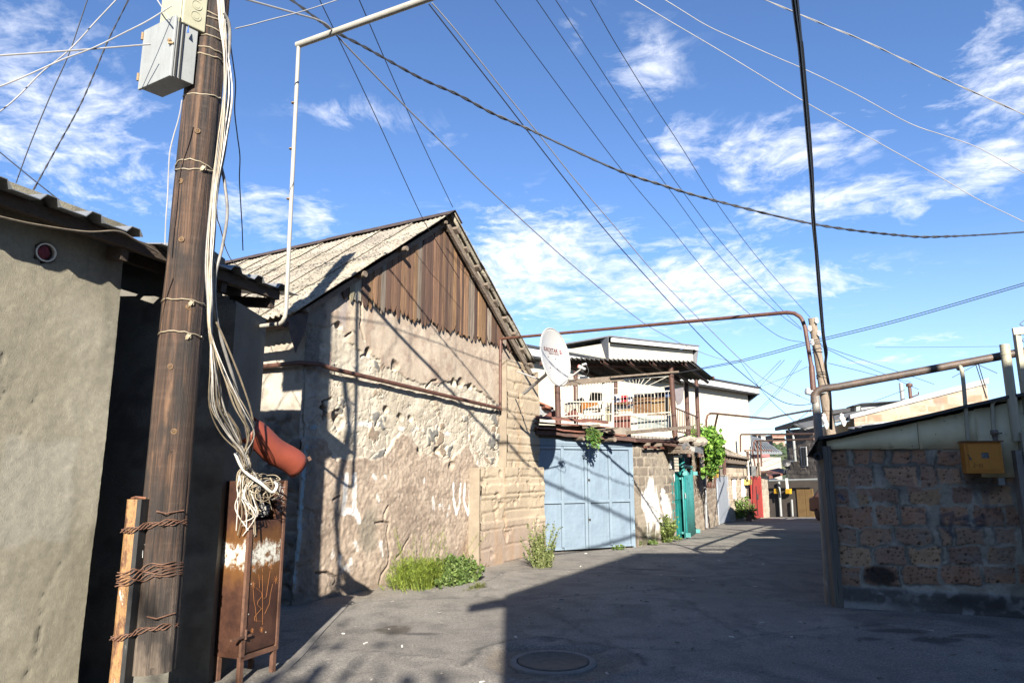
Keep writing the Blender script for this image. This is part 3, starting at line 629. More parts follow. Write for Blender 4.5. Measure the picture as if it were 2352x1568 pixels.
# the curved red hood, slipped off
red = painted('red_oxide_paint', (.27, .055, .028), (.19, .042, .024), (.12, .04, .02), .68, .55, 5, streak=False)
h0 = D(*cN(585, 545), 5.42)+V((0, 0, .0)); h1 = D(*cN(1085, 915), 5.74)
hood = thing('cabinet_hood', 'curved red painted sheet hood hanging askew over the wiring cabinet', 'hood', (h0+h1)/2)
ha = (h1-h0).normalized(); hu = ha.cross(V((.2, -1, .1))).normalized(); hu = hu if hu.z > 0 else -hu; hv = ha.cross(hu).normalized(); hv = hv if hv.y < 0 else -hv
mb = MB(); rows = []
for i in range(14):
    f = i/13; rows.append([h0.lerp(h1, f)+hv*(cos(a)*.118-.01)+hu*(sin(a)*.105+.01*sin(f*9)) for a in np.linspace(-1.25, 2.2, 16)])
vs_ = [q for r_ in rows for q in r_]; mb.add(vs_, [(i*16+j, i*16+j+1, (i+1)*16+j+1, (i+1)*16+j) for i in range(13) for j in range(15)])
ho = mb.build('sheet', red, hood, True); md = ho.modifiers.new('thick', 'SOLIDIFY'); md.thickness = .004
mb = MB(); qe = h1+hu*.03; mb.bar(qe, D(*cN(1215, 825), 5.8), .012, .035); mb.build('bracket', fr, hood)
# bundle of pale wires down the pole and its tangle at the cabinet
def smooth_path(pts, n=6):
    pts = [V(p) for p in pts]; out = []
    for i in range(len(pts)-1):
        p0 = pts[max(i-1, 0)]; p1 = pts[i]; p2 = pts[i+1]; p3 = pts[min(i+2, len(pts)-1)]
        for k in range(n):
            f = k/n; out.append(.5*((2*p1)+(p2-p0)*f+(2*p0-5*p1+4*p2-p3)*f*f+(3*p1-p0-3*p2+p3)*f**3))
    return out+[pts[-1]]
greyw = simple('grey_wire', (.30, .29, .27), (.2, .19, .18), 20, rough=.5, bump=0); whitew = simple('white_wire', (.66, .63, .58), (.48, .45, .40), 20, rough=.45, bump=0); blackw = simple('black_wire', (.02, .02, .022), (.03, .03, .032), 20, rough=.45, bump=0)
creamd = simple('dull_cream_wire', (.32, .26, .18), (.2, .16, .11), 20, rough=.5, bump=0)
bundle = thing('cable_bundle', 'bundle of pale telephone wires running down the wooden pole into the rusty cabinet', 'cable bundle', (-2.2, 4.8, 1.3))
spine = [((502, -30), 4.86), ((509, 60), 4.84), ((517, 120), 4.84), ((520, 215), 4.82), ((508, 330), 4.80), ((494, 430), 4.78), ((487, 520), 4.76), ((482, 610), 4.72), ((484, 690), 4.70), ((484, 765), 4.68)]
for i in range(30):
    ph = R.uniform(0, 6.3); a = R.uniform(-1, 1); b = R.uniform(-1, 1); pts = []
    for j, ((x, y), tt) in enumerate(spine):
        w_ = [9, 10, 7, 16, 15, 9, 9, 8, 7, 4][j]; sgn = a*cos(j*.35+ph*.3)+.25*sin(ph+j*1.1)
        pts.append(D(x+w_*sgn, y, tt+.035*b+.01*sin(ph+j)))
    out = R.uniform(-1, 1)
    if i < 24:
        droop = [((500+14*out, 850), 4.72), ((520+40*out, 930), 4.85), ((548+34*out+12*sin(ph), 990), 5.02), ((560+8*out, 1040), 5.15), ((568+6*out, 1068+6*b), 5.2)]
        pts += [D(x+4*sin(ph+k), y+6*cos(ph*2+k), tt+.06*a) for k, ((x, y), tt) in enumerate(droop)]
        e1 = (555+R.uniform(-12, 55), 1120+R.uniform(-10, 60)); e2 = (e1[0]+R.uniform(-20, 30), e1[1]+R.uniform(0, 55))
        pts += [D(562+R.uniform(-16, 26), 1090+R.uniform(-8, 8), 5.26), D(e1[0], e1[1], 5.3+R.uniform(-.05, .06)), D(e2[0], e2[1], 5.33+R.uniform(-.05, .05))]
    mb = MB(); mb.tube(smooth_path(pts, 5), R.choice([.0036, .0042, .0046, .006]), 6)
    mb.build('strand', [creamw, creamw, creamd, whitew, greyw, creamd][i % 6], bundle, True)
for pts, r_, mm in (([((515, 30), 4.8), ((528, 90), 4.85), ((505, 330), 4.85), ((516, 420), 4.85), ((522, 490), 4.85), ((510, 570), 4.82), ((494, 640), 4.78), ((500, 745), 4.78), ((545, 900), 4.95), ((570, 1010), 5.1), ((558, 1060), 5.2)], .011, greyw),
                    ([((497, 740), 4.72), ((520, 790), 4.8), ((556, 880), 4.95), ((580, 960), 5.1), ((579, 1030), 5.2), ((563, 1065), 5.22)], .007, creamd),
                    ([((540, 1040), 5.2), ((560, 1080), 5.2), ((600, 1110), 5.2), ((625, 1130), 5.25), ((636, 1115), 5.3), ((630, 1105), 5.3)], .012, whitew)):
    mb = MB(); mb.tube(smooth_path([D(x, y, tt) for (x, y), tt in pts]), r_, 8); mb.build('thick_strand', mm, bundle, True)
for i in range(26):    # loops stuffed in the open top
    cx, cy = R.uniform(572, 622), R.uniform(1098, 1140); rx, ry = R.uniform(12, 30), R.uniform(8, 22); a0 = R.uniform(0, 6.3); mb = MB()
    mb.tube(smooth_path([D(cx+cos(a0+k*.8)*rx+R.uniform(-4, 4), cy+sin(a0+k*.8)*ry+R.uniform(-4, 4), 5.34+.10*sin(a0*2+k*.9)) for k in range(R.randrange(5, 9))], 4), R.choice([.0035, .0045, .005]), 5)
    mb.build('strand', R.choice([creamw, creamd, creamd, creamd, whitew, greyw]), bundle, True)
for i in range(9):
    x0, y0 = R.uniform(548, 575), R.uniform(1080, 1110); mb = MB()
    mb.tube(smooth_path([D(x0, y0, 5.25), D(x0-R.uniform(-4, 14), y0+35, 5.25), D(x0+R.uniform(-12, 18), y0+75, 5.27), D(x0+R.uniform(-20, 25), y0+R.uniform(90, 130), 5.28)], 5), .0045, 5); mb.build('strand', R.choice([creamw, whitew, creamd]), bundle, True)
mb = MB(); mb.tube(smooth_path([D(*cC(*q), 5.72*1.0 if False else 5.45) for q in ((785, 0), (788, 90), (800, 210), (790, 300), (805, 380), (840, 440), (880, 475), (925, 483))]), .006, 6)
tag(mb.build('wire', blackw, None, True), 'loose black wire hanging against the dark end wall of the shed', 'wire')

# low concrete ledge along the shed side
lg = [G(790, 1395), G(735, 1452), G(690, 1505), G(640, 1552), G(600, 1620)]
mb = MB()
for a, b in zip(lg[:-1], lg[1:]): mb.bar(a+V((0, 0, -.02)), b+V((0, 0, -.02)), .07, .07)
tag(mb.build('kerb', conc, None), 'low rounded concrete lip along the ground beside the rusty cabinet', 'kerb')

# ================================================================ white gas pipe arching over
gasw = painted('white_gas_paint', (.46, .44, .39), (.36, .34, .29), (.16, .075, .04), .66, .45, 7, streak=True)
P1 = atY(686, 106, 5.87); P0 = V((-1.99, 5.87, 0)); bt = atY(655, 742, 5.87)
gp = thing('gas_pipe', 'white painted gas pipe rising beside the shed and crossing overhead', 'pipe', P0+V((0, 0, bt.z)))
mb = MB(); l_end = D(575, 752, 6.25)
bend = [bt+V((0, 0, .12)), bt+V((-.005, .002, .06)), bt+V((-.03, .02, .02)), bt+V((-.07, .05, .0)), bt.lerp(l_end, .25)-V((0, 0, .0))]
mb.tube([P1-V((0, 0, .0))]+bend+[l_end, l_end+(l_end-bt)*1.5], .019, 12); mb.build('riser', gasw, gp, True)
far = V((5.2, 2.35, 5.62)); hd = (far-P1).normalized()
mb = MB(); mb.tube([P1-hd*.02+V((0, 0, .012)), far], .031, 14); mb.build('crossbar', gasw, gp, True)
mb = MB(); mb.tube([far, V((far.x, far.y, -.05))], .05, 12); mb.build('far_post', gasw, gp, True)
for y in (237, 342, 457):
    mb = MB(); q = atY(681-(y-105)*.05, y, 5.87); mb.tube([q-V((0, 0, .004)), q+V((0, 0, .004))], .0215, 12); mb.build('weld_band', hm, gp, True)
# ================================================================ old stone house with the plank gable
ge = V((.5, .866, 0)); gn = V((.866, -.5, 0)); G0 = V((-2.58, 8.53, 0))
def gp_(x, y, off=0.0):
    q = onp(x, y, G0+gn*off, gn); return ((q-G0).dot(ge), q.z)
def gw(s, z, off=0.0): return G0+ge*s+gn*off+V((0, 0, z))
def gl(pts, cr): return [gp_(*cr(*q)) for q in pts]
APS, APZ = gp_(1037, 484, off=.24); APZ -= .10
_l = gp_(692, 704, off=.24); _r = gp_(1231, 836, off=.29)
LS = (APZ-_l[1]+.04)/(APS-_l[0])           # left slope of the roof
RS = (APZ-_r[1]+.04)/(_r[0]-APS)
EV = _l[0]-.12
def roofz(s): return np.where(s < APS, APZ-(APS-s)*LS, APZ-(s-APS)*RS)
house = thing('old_house', 'old stone house with crumbling plaster, a plank gable and a corrugated cement roof', 'house', (-1.5, 11, 0))
up_b = np.array(gl([(560, 930), (640, 890), (690, 990), (790, 1100), (830, 1060), (930, 1160), (1000, 1170), (1080, 1240), (1180, 1290), (1290, 1290), (1400, 1250), (1520, 1300), (1640, 1390), (1720, 1440)], cD))
lo_b = np.array(gl([(340, 300), (430, 220), (560, 240), (600, 390), (830, 400), (940, 390), (1010, 270), (1060, 205), (1110, 230), (1180, 340), (1290, 400), (1400, 380), (1470, 300), (1530, 420), (1720, 480)], cE))
up_b = up_b[np.argsort(up_b[:, 0])]; lo_b = lo_b[np.argsort(lo_b[:, 0])]
def paint_strokes(st, cr): return [gl(s, cr) for s in st]
WHITE = paint_strokes([[(682, 490), (676, 560), (668, 650), (662, 735), (690, 720), (745, 735)], [(738, 490), (736, 560), (735, 640), (735, 700), (755, 745), (768, 790)]], cE)
WH2 = paint_strokes([[(1383, 545), (1383, 640), (1405, 740), (1425, 680), (1430, 550)], [(1458, 550), (1455, 660), (1480, 745), (1490, 680), (1492, 555)],
                     [(1545, 620), (1525, 650), (1545, 690), (1562, 660), (1552, 620)], [(1550, 560), (1552, 760)]], cE)
WH3 = paint_strokes([[(1250, 640), (1255, 745), (1285, 755), (1295, 690)], [(1310, 670), (1315, 720)], [(1358, 690), (1345, 770)], [(860, 490), (875, 510)], [(935, 500), (940, 520)], [(890, 620), (893, 650)], [(1190, 510), (1192, 530)],
                     [(590, 1020), (605, 960), (635, 940), (642, 1020), (640, 1100)], [(645, 1110), (690, 1085), (715, 1110), (712, 1040)], [(720, 950), (745, 935), (760, 1000)], [(905, 930), (910, 1020)]], cE)
BAND = paint_strokes([[(720, 150), (790, 152), (850, 160)], [(905, 155), (975, 165)], [(1040, 185), (1080, 190)], [(1130, 195), (1200, 190)], [(1330, 205), (1370, 225)]], cE)
BLUE = paint_strokes([[(520, 170), (450, 175), (430, 240), (420, 340), (405, 500), (390, 640), (380, 760), (372, 900), (355, 1080), (345, 1260)]], cE)
BLUE2 = paint_strokes([[(1552, 400), (1556, 560), (1548, 760), (1552, 1060)]], cE)
CRK = paint_strokes([[(870, 800), (935, 790), (965, 800), (945, 870), (955, 930), (965, 1000), (950, 1080), (915, 1130), (895, 1200)], [(1090, 900), (1070, 930), (1045, 990), (1010, 1030)], [(545, 60), (560, 0), (545, 130)], [(330, 530), (345, 480)], [(930, 790), (935, 730), (960, 690)], [(600, 1200), (620, 1150), (560, 1120), (480, 1130)], [(600, 650), (640, 620)]], cE)+[gl(s, cD) for s in [[(1210, 1310), (1240, 1275), (1275, 1265)], [(560, 1470), (545, 1400), (590, 1380)], [(790, 1110), (830, 1050)], [(690, 985), (720, 960)], [(780, 760), (775, 900), (800, 1000)]]]
HOLES = [gp_(*cD(*q))+(r,) for q, r in (((640, 915), .07), ((825, 1075), .10), ((1010, 1160), .10), ((1440, 1275), .12), ((1390, 1270), .09), ((1500, 1310), .08), ((545, 1440), .06), ((650, 1540), .10))]+[gp_(*cE(*q))+(r,) for q, r in (((625, 105), .12), ((1375, 425), .11), ((950, 60), .07), ((1160, 330), .08), ((1110, 110), .07), ((1285, 330), .10), ((1040, 110), .08), ((1585, 810), .06))]
def f_gable(Sg, Zg):
    wx = (fbm(Sg, Zg, 4, 4, 70)-.5); wy = (fbm(Sg, Zg, 4, 4, 71)-.5); wf = fbm(Sg, Zg, 14, 3, 72)-.5
    s = Sg+wx*.16+wf*.05; z = Zg+wy*.16+wf*.05
    ub = np.interp(s, up_b[:, 0], up_b[:, 1]); lb = np.interp(s, lo_b[:, 0], lo_b[:, 1])
    mu = sst(-.015, .015, z-ub); ml = sst(.015, -.015, z-lb)         # upper plaster / lower plaster
    mc = sst(.26, .18, s)                                            # bare corner strip
    a = fbm(Sg, Zg, 1.1, 5, 73); b = fbm(Sg, Zg, 5, 4, 74); f = fbm(Sg, Zg, 22, 4, 75)
    # base: pale lime mortar
    d = (a-.5)*.08+(b-.5)*.045+(f-.5)*.016
    c = np.zeros(Sg.shape+(3,))+np.array((.55, .49, .395)); c = mixc(c, (.44, .385, .30), sst(.45, .7, b)); c = mixc(c, (.56, .51, .42), sst(.6, .75, f)*.5)
    # exposed stones
    v1, v2, vid = voro(Sg+wx*.35+wf*.10, Zg*1.2+wy*.35+wf*.10, 4.6, 76); ed = v2-v1
    stone = sst(.10, .22, ed)*sst(.50, .56, fbm(Sg, Zg, 2.2, 4, 77)+.16*np.exp(-((Zg-lb-.18)/.30)**2)*sst(.8, 1.5, Sg)-.075)*(1-mu)*(1-ml)
    stone0 = sst(.30, .6, fbm(Sg, Zg, 2.2, 4, 77)+.3*np.exp(-((Zg-lb-.18)/.35)**2))*(1-mu)*(1-ml)
    sc_ = np.where((vid > .62)[..., None], np.array((.13, .13, .125)), np.where((vid > .4)[..., None], np.array((.27, .20, .14)), np.array((.40, .35, .28))))
    c = c*(1-stone[..., None]*.9)+sc_*stone[..., None]*.9
    d += stone*(.008+.035*(vid-.4))-sst(.08, .0, ed)*stone0*.022
    # upper plaster coat
    dup = .035+(a-.5)*.05+(fbm(Sg, Zg, 7, 3, 78)-.5)*.012+(f-.5)*.005
    cu = np.zeros(c.shape)+np.array((.43, .345, .265)); cu = mixc(cu, (.49, .41, .32), sst(.45, .65, fbm(Sg*2.5, Zg*.7, 1.5, 4, 79))); cu = mixc(cu, (.33, .245, .19), sst(.53, .68, b)*.7); cu = mixc(cu, (.56, .48, .38), sst(.56, .72, fbm(Sg, Zg, 12, 4, 87))*.5)
    for s0, wd, col in ((gp_(*cD(740, 850))[0], .10, (.55, .46, .34)), (gp_(*cD(905, 900))[0], .06, (.52, .43, .33)), (gp_(*cD(660, 850))[0], .10, (.36, .31, .29)), (gp_(*cD(830, 900))[0], .08, (.37, .27, .20))):
        cu = mixc(cu, col, sst(wd, wd*.6, np.abs(s-s0))*.75)
    d = d*(1-mu)+dup*mu; c = c*(1-mu[..., None])+cu*mu[..., None]
    # lower rough-cast
    rc = voro(Sg+wx*.1, Zg, 16, 80)[0]; dl = .045+(a-.5)*.06+(b-.5)*.016+(fbm(Sg, Zg, 18, 4, 81)-.5)*.026-(rc-.4)*.007
    cl_ = np.zeros(c.shape)+np.array((.37, .29, .22)); cl_ = mixc(cl_, (.43, .345, .265), sst(.4, .65, b)); cl_ = mixc(cl_, (.25, .19, .145), sst(.52, .7, a)*.7); cl_ = mixc(cl_, (.52, .43, .34), sst(.56, .74, f)*.6); cl_ = mixc(cl_, (.22, .165, .125), sst(.56, .7, fbm(Sg, Zg, 13, 4, 86))*.6)
    cl_ = mixc(cl_, (.23, .20, .155), sst(.24, .10, np.hypot((Sg-GP1[0])*1.1, (Zg-GP1[1])*.55)+wx*.2)*.9)   # green grey patch
    cl_ = mixc(cl_, (.27, .16, .09), sst(.4, .1, np.hypot(Sg-GP2[0], (Zg-GP2[1])*.7)+wx*.3)*.5)
    d = d*(1-ml)+dl*ml; c = c*(1-ml[..., None])+cl_*ml[..., None]
    c = mixc(c, (.36, .34, .31), mc*.7); d = d-mc*.02*(b > .5)
    c = mixc(c, (.19, .17, .145), mc*sst(.5, .62, fbm(Sg, Zg, 2, 4, 88))*.8)
    # rain streaks, darker towards the foot
    c = mixc(c, (.24, .205, .17), sst(.56, .74, fbm(Sg*9, Zg*.5, 1, 4, 82))*sst(2.0, 3.6, Zg)*.5)
    c = mixc(c, (.20, .155, .12), sst(.35, .0, Zg+wx*.5)*.45)
    for h in HOLES:
        k = np.hypot(Sg-h[0]+wx*.12, (Zg-h[1])*1.2+wy*.12); m_ = sst(h[2], h[2]*.6, k); d -= m_*(.075+.03*wf); c = mixc(c, (.26, .22, .18), m_*.6)
    for st in CRK:
        k = dpoly(Sg+wx*.06+wf*.03, Zg+wy*.06, st); m_ = sst(.022, .006, k); d -= m_*.05; c = mixc(c, (.10, .08, .065), m_*.75)
    worn = sst(.40, .52, fbm(Sg, Zg, 9, 4, 84))
    for sets, wd, col, wk in ((WHITE, .05, (.84, .83, .80), .97), (WH2, .032, (.86, .85, .83), 1.0), (WH3, .04, (.74, .72, .69), .7), (BAND, .04, (.72, .70, .67), .85), (BLUE, .035, (.30, .50, .62), .75), (BLUE2, .022, (.62, .66, .66), .7)):
        for st in sets:
            k = dpoly(Sg+wf*.02, Zg, st); c = mixc(c, col, sst(wd, wd*.6, k)*(1-(1-worn)*(1 if wk < .95 else .35))*wk)
    c = mixc(c, (.75, .74, .72), sst(.06, .02, np.hypot(Sg-GP3[0], (Zg-GP3[1])*.7))*.8)
    return d*.78, c
GP1 = gp_(*cE(830, 870)); GP2 = gp_(*cE(1500, 1020)); GP3 = gp_(*cE(1850, 720))
plaster = attrmat('old_plaster', .95, .16, 30, .55, 110, .010)
GS1 = 5.95
relief('gable_wall', G0, ge, gn, -.06, GS1, -.15, 4.9, .012, f_gable, plaster, house, top=lambda s: np.minimum(roofz(s)-.10, 4.9))
# concrete buttress with board marks
bP = [gp_(*cD(1745, 1180), off=.16)[0], gp_(*cE(1560, 700), off=.22)[0]]
def f_butt(off, st):
    def f(Sg, Zg):
        a = fbm(Sg, Zg, 1.4, 4, 90+st); b = fbm(Sg, Zg, 6, 4, 91+st); fn = fbm(Sg, Zg, 28, 3, 92)
        lines = (Zg+.03*(a-.5)+.012*(b-.5))/.29; fr = np.abs(lines-np.round(lines))*.29; m_ = sst(.016, .004, fr)*sst(.35, .5, fbm(Sg, Zg*.2, 3, 3, 93))
        d = np.full(Sg.shape, off)+(a-.5)*.03+(b-.5)*.014-m_*.03+.022*sst(.5, .5001, vn(lines, lines*0, 5))+(fn-.5)*.006-.05*sst(.66, .75, b)*.6
        c = np.zeros(Sg.shape+(3,))+np.array((.46, .37, .26)); c = mixc(c, (.54, .44, .31), sst(.4, .65, a)); c = mixc(c, (.36, .28, .20), sst(.52, .72, b)*.6); c = mixc(c, (.22, .17, .12), m_*.5)
        c = mixc(c, (.34, .26, .21), sst(.9, .3, Zg+.3*(a-.5))*.8); c = mixc(c, (.42, .24, .10), sst(.55, .75, fbm(Sg*6, Zg*.6, 1.3, 4, 94))*.3)
        return d, c
    return f
BR = lambda z: GS1-.02-.06*z      # the right edge leans in with height
relief('buttress', G0, ge, gn, bP[0], GS1, -.15, 3.66, .02, f_butt(.16, 0), plaster, house, top=lambda s: np.where(s < bP[0]+.0, 0, np.where(s > 5.75, (5.98-s)/.06*1.0+0, np.minimum(3.6, roofz(s)-.12))) if False else np.minimum(3.6, roofz(s)-.12))
relief('buttress_foot', G0, ge, gn, bP[1], GS1+.02, -.2, 1.62, .02, f_butt(.25, 3), plaster, house)
mb = MB()
pl_ = simple('buttress_side', (.34, .28, .205), (.26, .21, .155), 5, bump=.5, bsc=30)
mb.prism([gw(bP[0]-.004, -.15, -.06), gw(bP[0]-.004, 3.6, -.06), gw(bP[0]-.004, 3.58, .15), gw(bP[0]-.004, -.15, .15)], ge*.03)
mb.prism([gw(bP[1]-.004, -.15, -.06), gw(bP[1]-.004, 1.6, -.06), gw(bP[1]-.004, 1.6, .23), gw(bP[1]-.004, -.15, .23)], ge*.03)
mb.prism([gw(bP[1], 1.58, -.06), gw(GS1, 1.58, -.06), gw(GS1, 1.58, .255), gw(bP[1], 1.58, .24)], V((0, 0, .03)))
mb.prism([gw(GS1-.03, -.2, -.2), gw(GS1-.03, 3.5, -.2), gw(GS1-.03, 3.5, .155), gw(GS1-.03, -.2, .155)], ge*.03)
mb.prism([gw(GS1-.01, -.2, -.2), gw(GS1-.01, 1.6, -.2), gw(GS1-.01, 1.6, .245), gw(GS1-.01, -.2, .245)], ge*.03)
mb.build('buttress_sides', pl_, house)
# side wall under the left eave: bare stones, half shaded
sd = -gn   # runs away from the gable
def f_side(Sg, Zg):
    wx = (fbm(Sg, Zg, 4, 4, 100)-.5); a = fbm(Sg, Zg, 1.2, 4, 101); b = fbm(Sg, Zg, 7, 4, 102); f = fbm(Sg, Zg, 25, 3, 103)
    v1, v2, vid = voro(Sg+wx*.15, Zg*1.5+wx*.1, 4.0, 104); st = sst(.06, .2, v2-v1)
    d = (a-.5)*.06+(b-.5)*.03+(f-.5)*.012+st*(.04+.05*(vid-.5))
    c = np.zeros(Sg.shape+(3,))+np.array((.42, .38, .31)); sc_ = np.where((vid > .45)[..., None], np.array((.15, .14, .13)), np.array((.26, .22, .18))); c = c*(1-.8*st[..., None])+sc_*.8*st[..., None]
    mz = sst(2.2, 2.5, Zg+.5*(a-.5)); d = d*(1-mz)+mz*(.05+(b-.5)*.03); c = mixc(c, (.50, .45, .37), mz); c = mixc(c, (.30, .25, .2), mz*sst(.5, .7, b)*.7)
    return d, c
relief('side_wall', G0+ge*.02, sd, -ge, 0, 9, -.15, 3.62, .035, f_side, plaster, house)
mb = MB(); mb.prism([gw(.12, -.1, -.12), gw(GS1-.05, -.1, -.12), gw(GS1-.05, 3.55, -.12), gw(APS, APZ-.15, -.12), gw(.12, 3.55, -.12)], sd*8.8); mb.build('inner_wall', simple('old_core', (.3, .26, .2), (.2, .17, .14), 4), house)
# planks
pw = woodmat('gable_planks', (.95, .95, .95), (.45, .42, .40), 15, .85, True)
mb = MB()
pb0 = gp_(*cD(650, 740)); pb1 = gp_(*cD(1790, 1090)); ps = pb0[0]-.02; i = 0
pal = [(.15, .082, .052), (.11, .06, .042), (.19, .105, .062), (.27, .155, .085), (.095, .055, .04), (.23, .185, .145), (.17, .10, .062), (.30, .175, .085), (.30, .25, .20), (.13, .072, .048)]
while ps < pb1[0]+.1:
    wd = R.choice([R.uniform(.06, .10), R.uniform(.09, .165)]); s0, s1 = ps, ps+wd-R.choice([.003, .006, .014]); f = (ps-pb0[0])/(pb1[0]-pb0[0]); zb = pb0[1]+(pb1[1]-pb0[1])*f+R.uniform(-.05, .05)
    z0t, z1t = float(roofz(np.array(s0)))-.10, float(roofz(np.array(s1)))-.10; off = .075+R.uniform(-.008, .012); tip = R.uniform(.3, .7); td = R.choice([R.uniform(.03, .07), R.uniform(.08, .19), R.uniform(.10, .17)])
    col = R.choice(pal) if f > .14 else R.choice(pal+[(.42, .38, .30), (.36, .33, .22)]); k = R.uniform(.62, 1.12); mb.cur = tuple(x*k for x in col)
    td = min(td, max(.02, min(z0t, z1t)-zb-.02))
    if min(z0t, z1t) > zb+.07:
        lean = R.uniform(-.008, .008)
        q = [gw(s0+lean, zb+td, off), gw(s0+wd*tip*.6, zb+.03, off), gw(s0+wd*tip, zb, off), gw(s0+wd*(.4+tip*.6), zb+.04, off), gw(s1+lean, zb+td, off), gw(s1, z1t, off)]+([gw(APS, APZ-.12, off)] if s0 < APS < s1 else [])+[gw(s0, z0t, off)]
        mb.prism(q, -gn*.022)
    ps += wd; i += 1
mb.build('gable_planks', pw, house, col=True)
# roof sheets
m, t, p = nt('asbestos_sheet'); v = pos(t); 
c = ramp(t, noise(t, v, 3, 7, .7), (.3, (.25, .225, .18)), (.7, (.42, .38, .31)))
lich = noise(t, v, 26, 5, .65); c = mix(t, ramp(t, lich, (.53, 0), (.60, .85)), c, (.055, .05, .042)); c = mix(t, ramp(t, noise(t, v, 60, 3, .6), (.60, 0), (.68, .8)), c, (.60, .56, .47))
c = mix(t, ramp(t, noise(t, v, 1.6, 4, .6), (.56, 0), (.7, .5)), c, (.10, .09, .075))
c = mix(t, 1, attr(t), c, 'MULTIPLY'); lk(t, c, p.inputs['Base Color']); p.inputs['Roughness'].default_value = .95; bumpn(t, p, lich, .5, .012); ASB = m
def corrugated(mb, org, along, down, length, depth, wl=.098, amp=.017, sw=.69, rows=3, ov=.12, sg=8):
    nv = along.cross(down).normalized(); nv = nv if nv.z > 0 else -nv
    ncol = int(math.ceil(length/sw)); rl = (depth+ov*(rows-1))/rows
    for r in range(rows):
        for k in range(ncol):
            a0 = k*sw; a1 = min(length, a0+sw+.05); d0 = r*(rl-ov); lift = (rows-1-r)*0+r*-.0; jit = R.uniform(-.012, .012); jl = R.uniform(-.02, .02)
            kk = R.uniform(.86, 1.12); kk = 1.35 if R.random() < .05 else kk; mb.cur = (kk, kk*R.uniform(.97, 1.0), kk*R.uniform(.93, 1.0))
            na = max(3, int((a1-a0)/wl*sg)); nd = 5; vs_ = []
            for i in range(nd+1):
                dd = d0+jl+rl*i/nd
                for j in range(na+1):
                    al = a0+(a1-a0)*j/na; ph = 2*pi*(al+jit)/wl
                    edge = .024*(1-j/na)**2                    # side lap
                    vs_.append(org+along*(al+R.uniform(-.001, .001))+down*dd+nv*(amp*sin(ph)+edge-.022*(i/nd)+(.030 if True else 0)*(1-i/nd)*0-r*.004+ (.020 if i == nd and r < rows-1 else 0)))
            mb.add(vs_, [(i*(na+1)+j, i*(na+1)+j+1, (i+1)*(na+1)+j+1, (i+1)*(na+1)+j) for i in range(nd) for j in range(na)])
OV = .24; Lr = 9.4
ap = gw(APS, APZ+.04, OV); lend = gw(EV, APZ+.04-(APS-EV)*LS, OV); dnL = (lend-ap).normalized()
mb = MB(); corrugated(mb, ap-dnL*.0, sd, dnL, Lr, (lend-ap).length, rows=4)
lo = mb.build('roof_slope', ASB, house, True, col=True); md = lo.modifiers.new('t', 'SOLIDIFY'); md.thickness = .009
rend = gw(_r[0], APZ+.04-(_r[0]-APS)*RS, OV+.05); apr = gw(APS, APZ+.04, OV+.05); dnR = (rend-apr).normalized()
mb = MB(); corrugated(mb, apr, sd, dnR, Lr, (rend-apr).length, rows=3)
lo = mb.build('roof_slope', ASB, house, True, col=True); md = lo.modifiers.new('t', 'SOLIDIFY'); md.thickness = .012
oldw = woodmat('weathered_wood', (.27, .22, .17), (.12, .085, .06), 12, .9, axis=0)
for f in np.linspace(.06, .97, 9):     # purlin ends under the right rake
    q = apr+dnR*((rend-apr).length*f)-V((0, 0, .10)); mb = MB(); a_ = R.uniform(-.02, .02)
    mb.bar(q-gn*(.02+a_)+gn*.0, q-gn*.75, R.uniform(.10, .15), R.uniform(.05, .075), up=dnR.cross(gn)); mb.build('purlin', oldw, house, bevel=.006)
for f in (.03, .36, .62, .93):
    q = ap+dnL*((lend-ap).length*f)-V((0, 0, .10)); mb = MB(); mb.tube([q+gn*R.uniform(-.02, .03), q-gn*.8], R.uniform(.03, .045), 9); mb.build('purlin', oldw, house, True)
mb = MB()
mb.bar(apr-gn*.12-V((0, 0, .19)), rend-gn*.12-V((0, 0, .19)), .05, .10); mb.bar(ap-gn*.16-V((0, 0, .15)), lend-gn*.16-V((0, 0, .15)), .04, .07)
mb.build('rafters', oldw, house)
ridge_m = rustmat('ridge_rust', (.06, .04, .033), (.035, .027, .025), (.13, .08, .06), 8)
mb = MB(); tp = APZ+.11
for k in range(11):
    a0 = ap+sd*(k*.95-.08)-V((0, 0, APZ+.04)); a1 = ap+sd*(k*.95+.93)-V((0, 0, APZ+.04)); dz = R.uniform(-.015, .02)
    for dn, L_ in ((dnL, .22), (dnR, .26)):
        mb.prism([a0+V((0, 0, tp+dz)), a1+V((0, 0, tp+dz*.5)), a1+V((0, 0, tp+dz*.5))+dn*L_, a0+V((0, 0, tp+dz))+dn*(L_+R.uniform(-.03, .03))], V((0, 0, .006)))
mb.build('ridge_cap', ridge_m, house)
gut = rustmat('gutter_rust', (.16, .06, .035), (.06, .028, .02), (.24, .11, .06), 9)
mb = MB(); q = lend-V((0, 0, .10)); gd = (-ge*1.0); rows = []
for i in (0, 1, 2): rows.append([q+gd*(.03+.07*cos(a))+V((0, 0, .07*sin(a)-.02))+sd*(.1+i*1.9) for a in np.linspace(pi, 2*pi, 8)])
mb.add([x for r_ in rows for x in r_], [(i*8+j, i*8+j+1, (i+1)*8+j+1, (i+1)*8+j) for i in range(2) for j in range(7)])
go = mb.build('gutter', gut, house); md = go.modifiers.new('t', 'SOLIDIFY'); md.thickness = .005
mb = MB(); q = lend-V((0, 0, .06))-gn*.05
mb.prism([q-gn*.02+gd*.0, q+ge*.30+V((0, 0, .16)), q+ge*.26-V((0, 0, .10)), q+ge*.12-V((0, 0, .42)), q-V((0, 0, .16))], -gn*.006); mb.build('flashing', ridge_m, house)
ins = simple('porcelain', (.72, .70, .66), (.6, .58, .55), 10, rough=.3, bump=0)
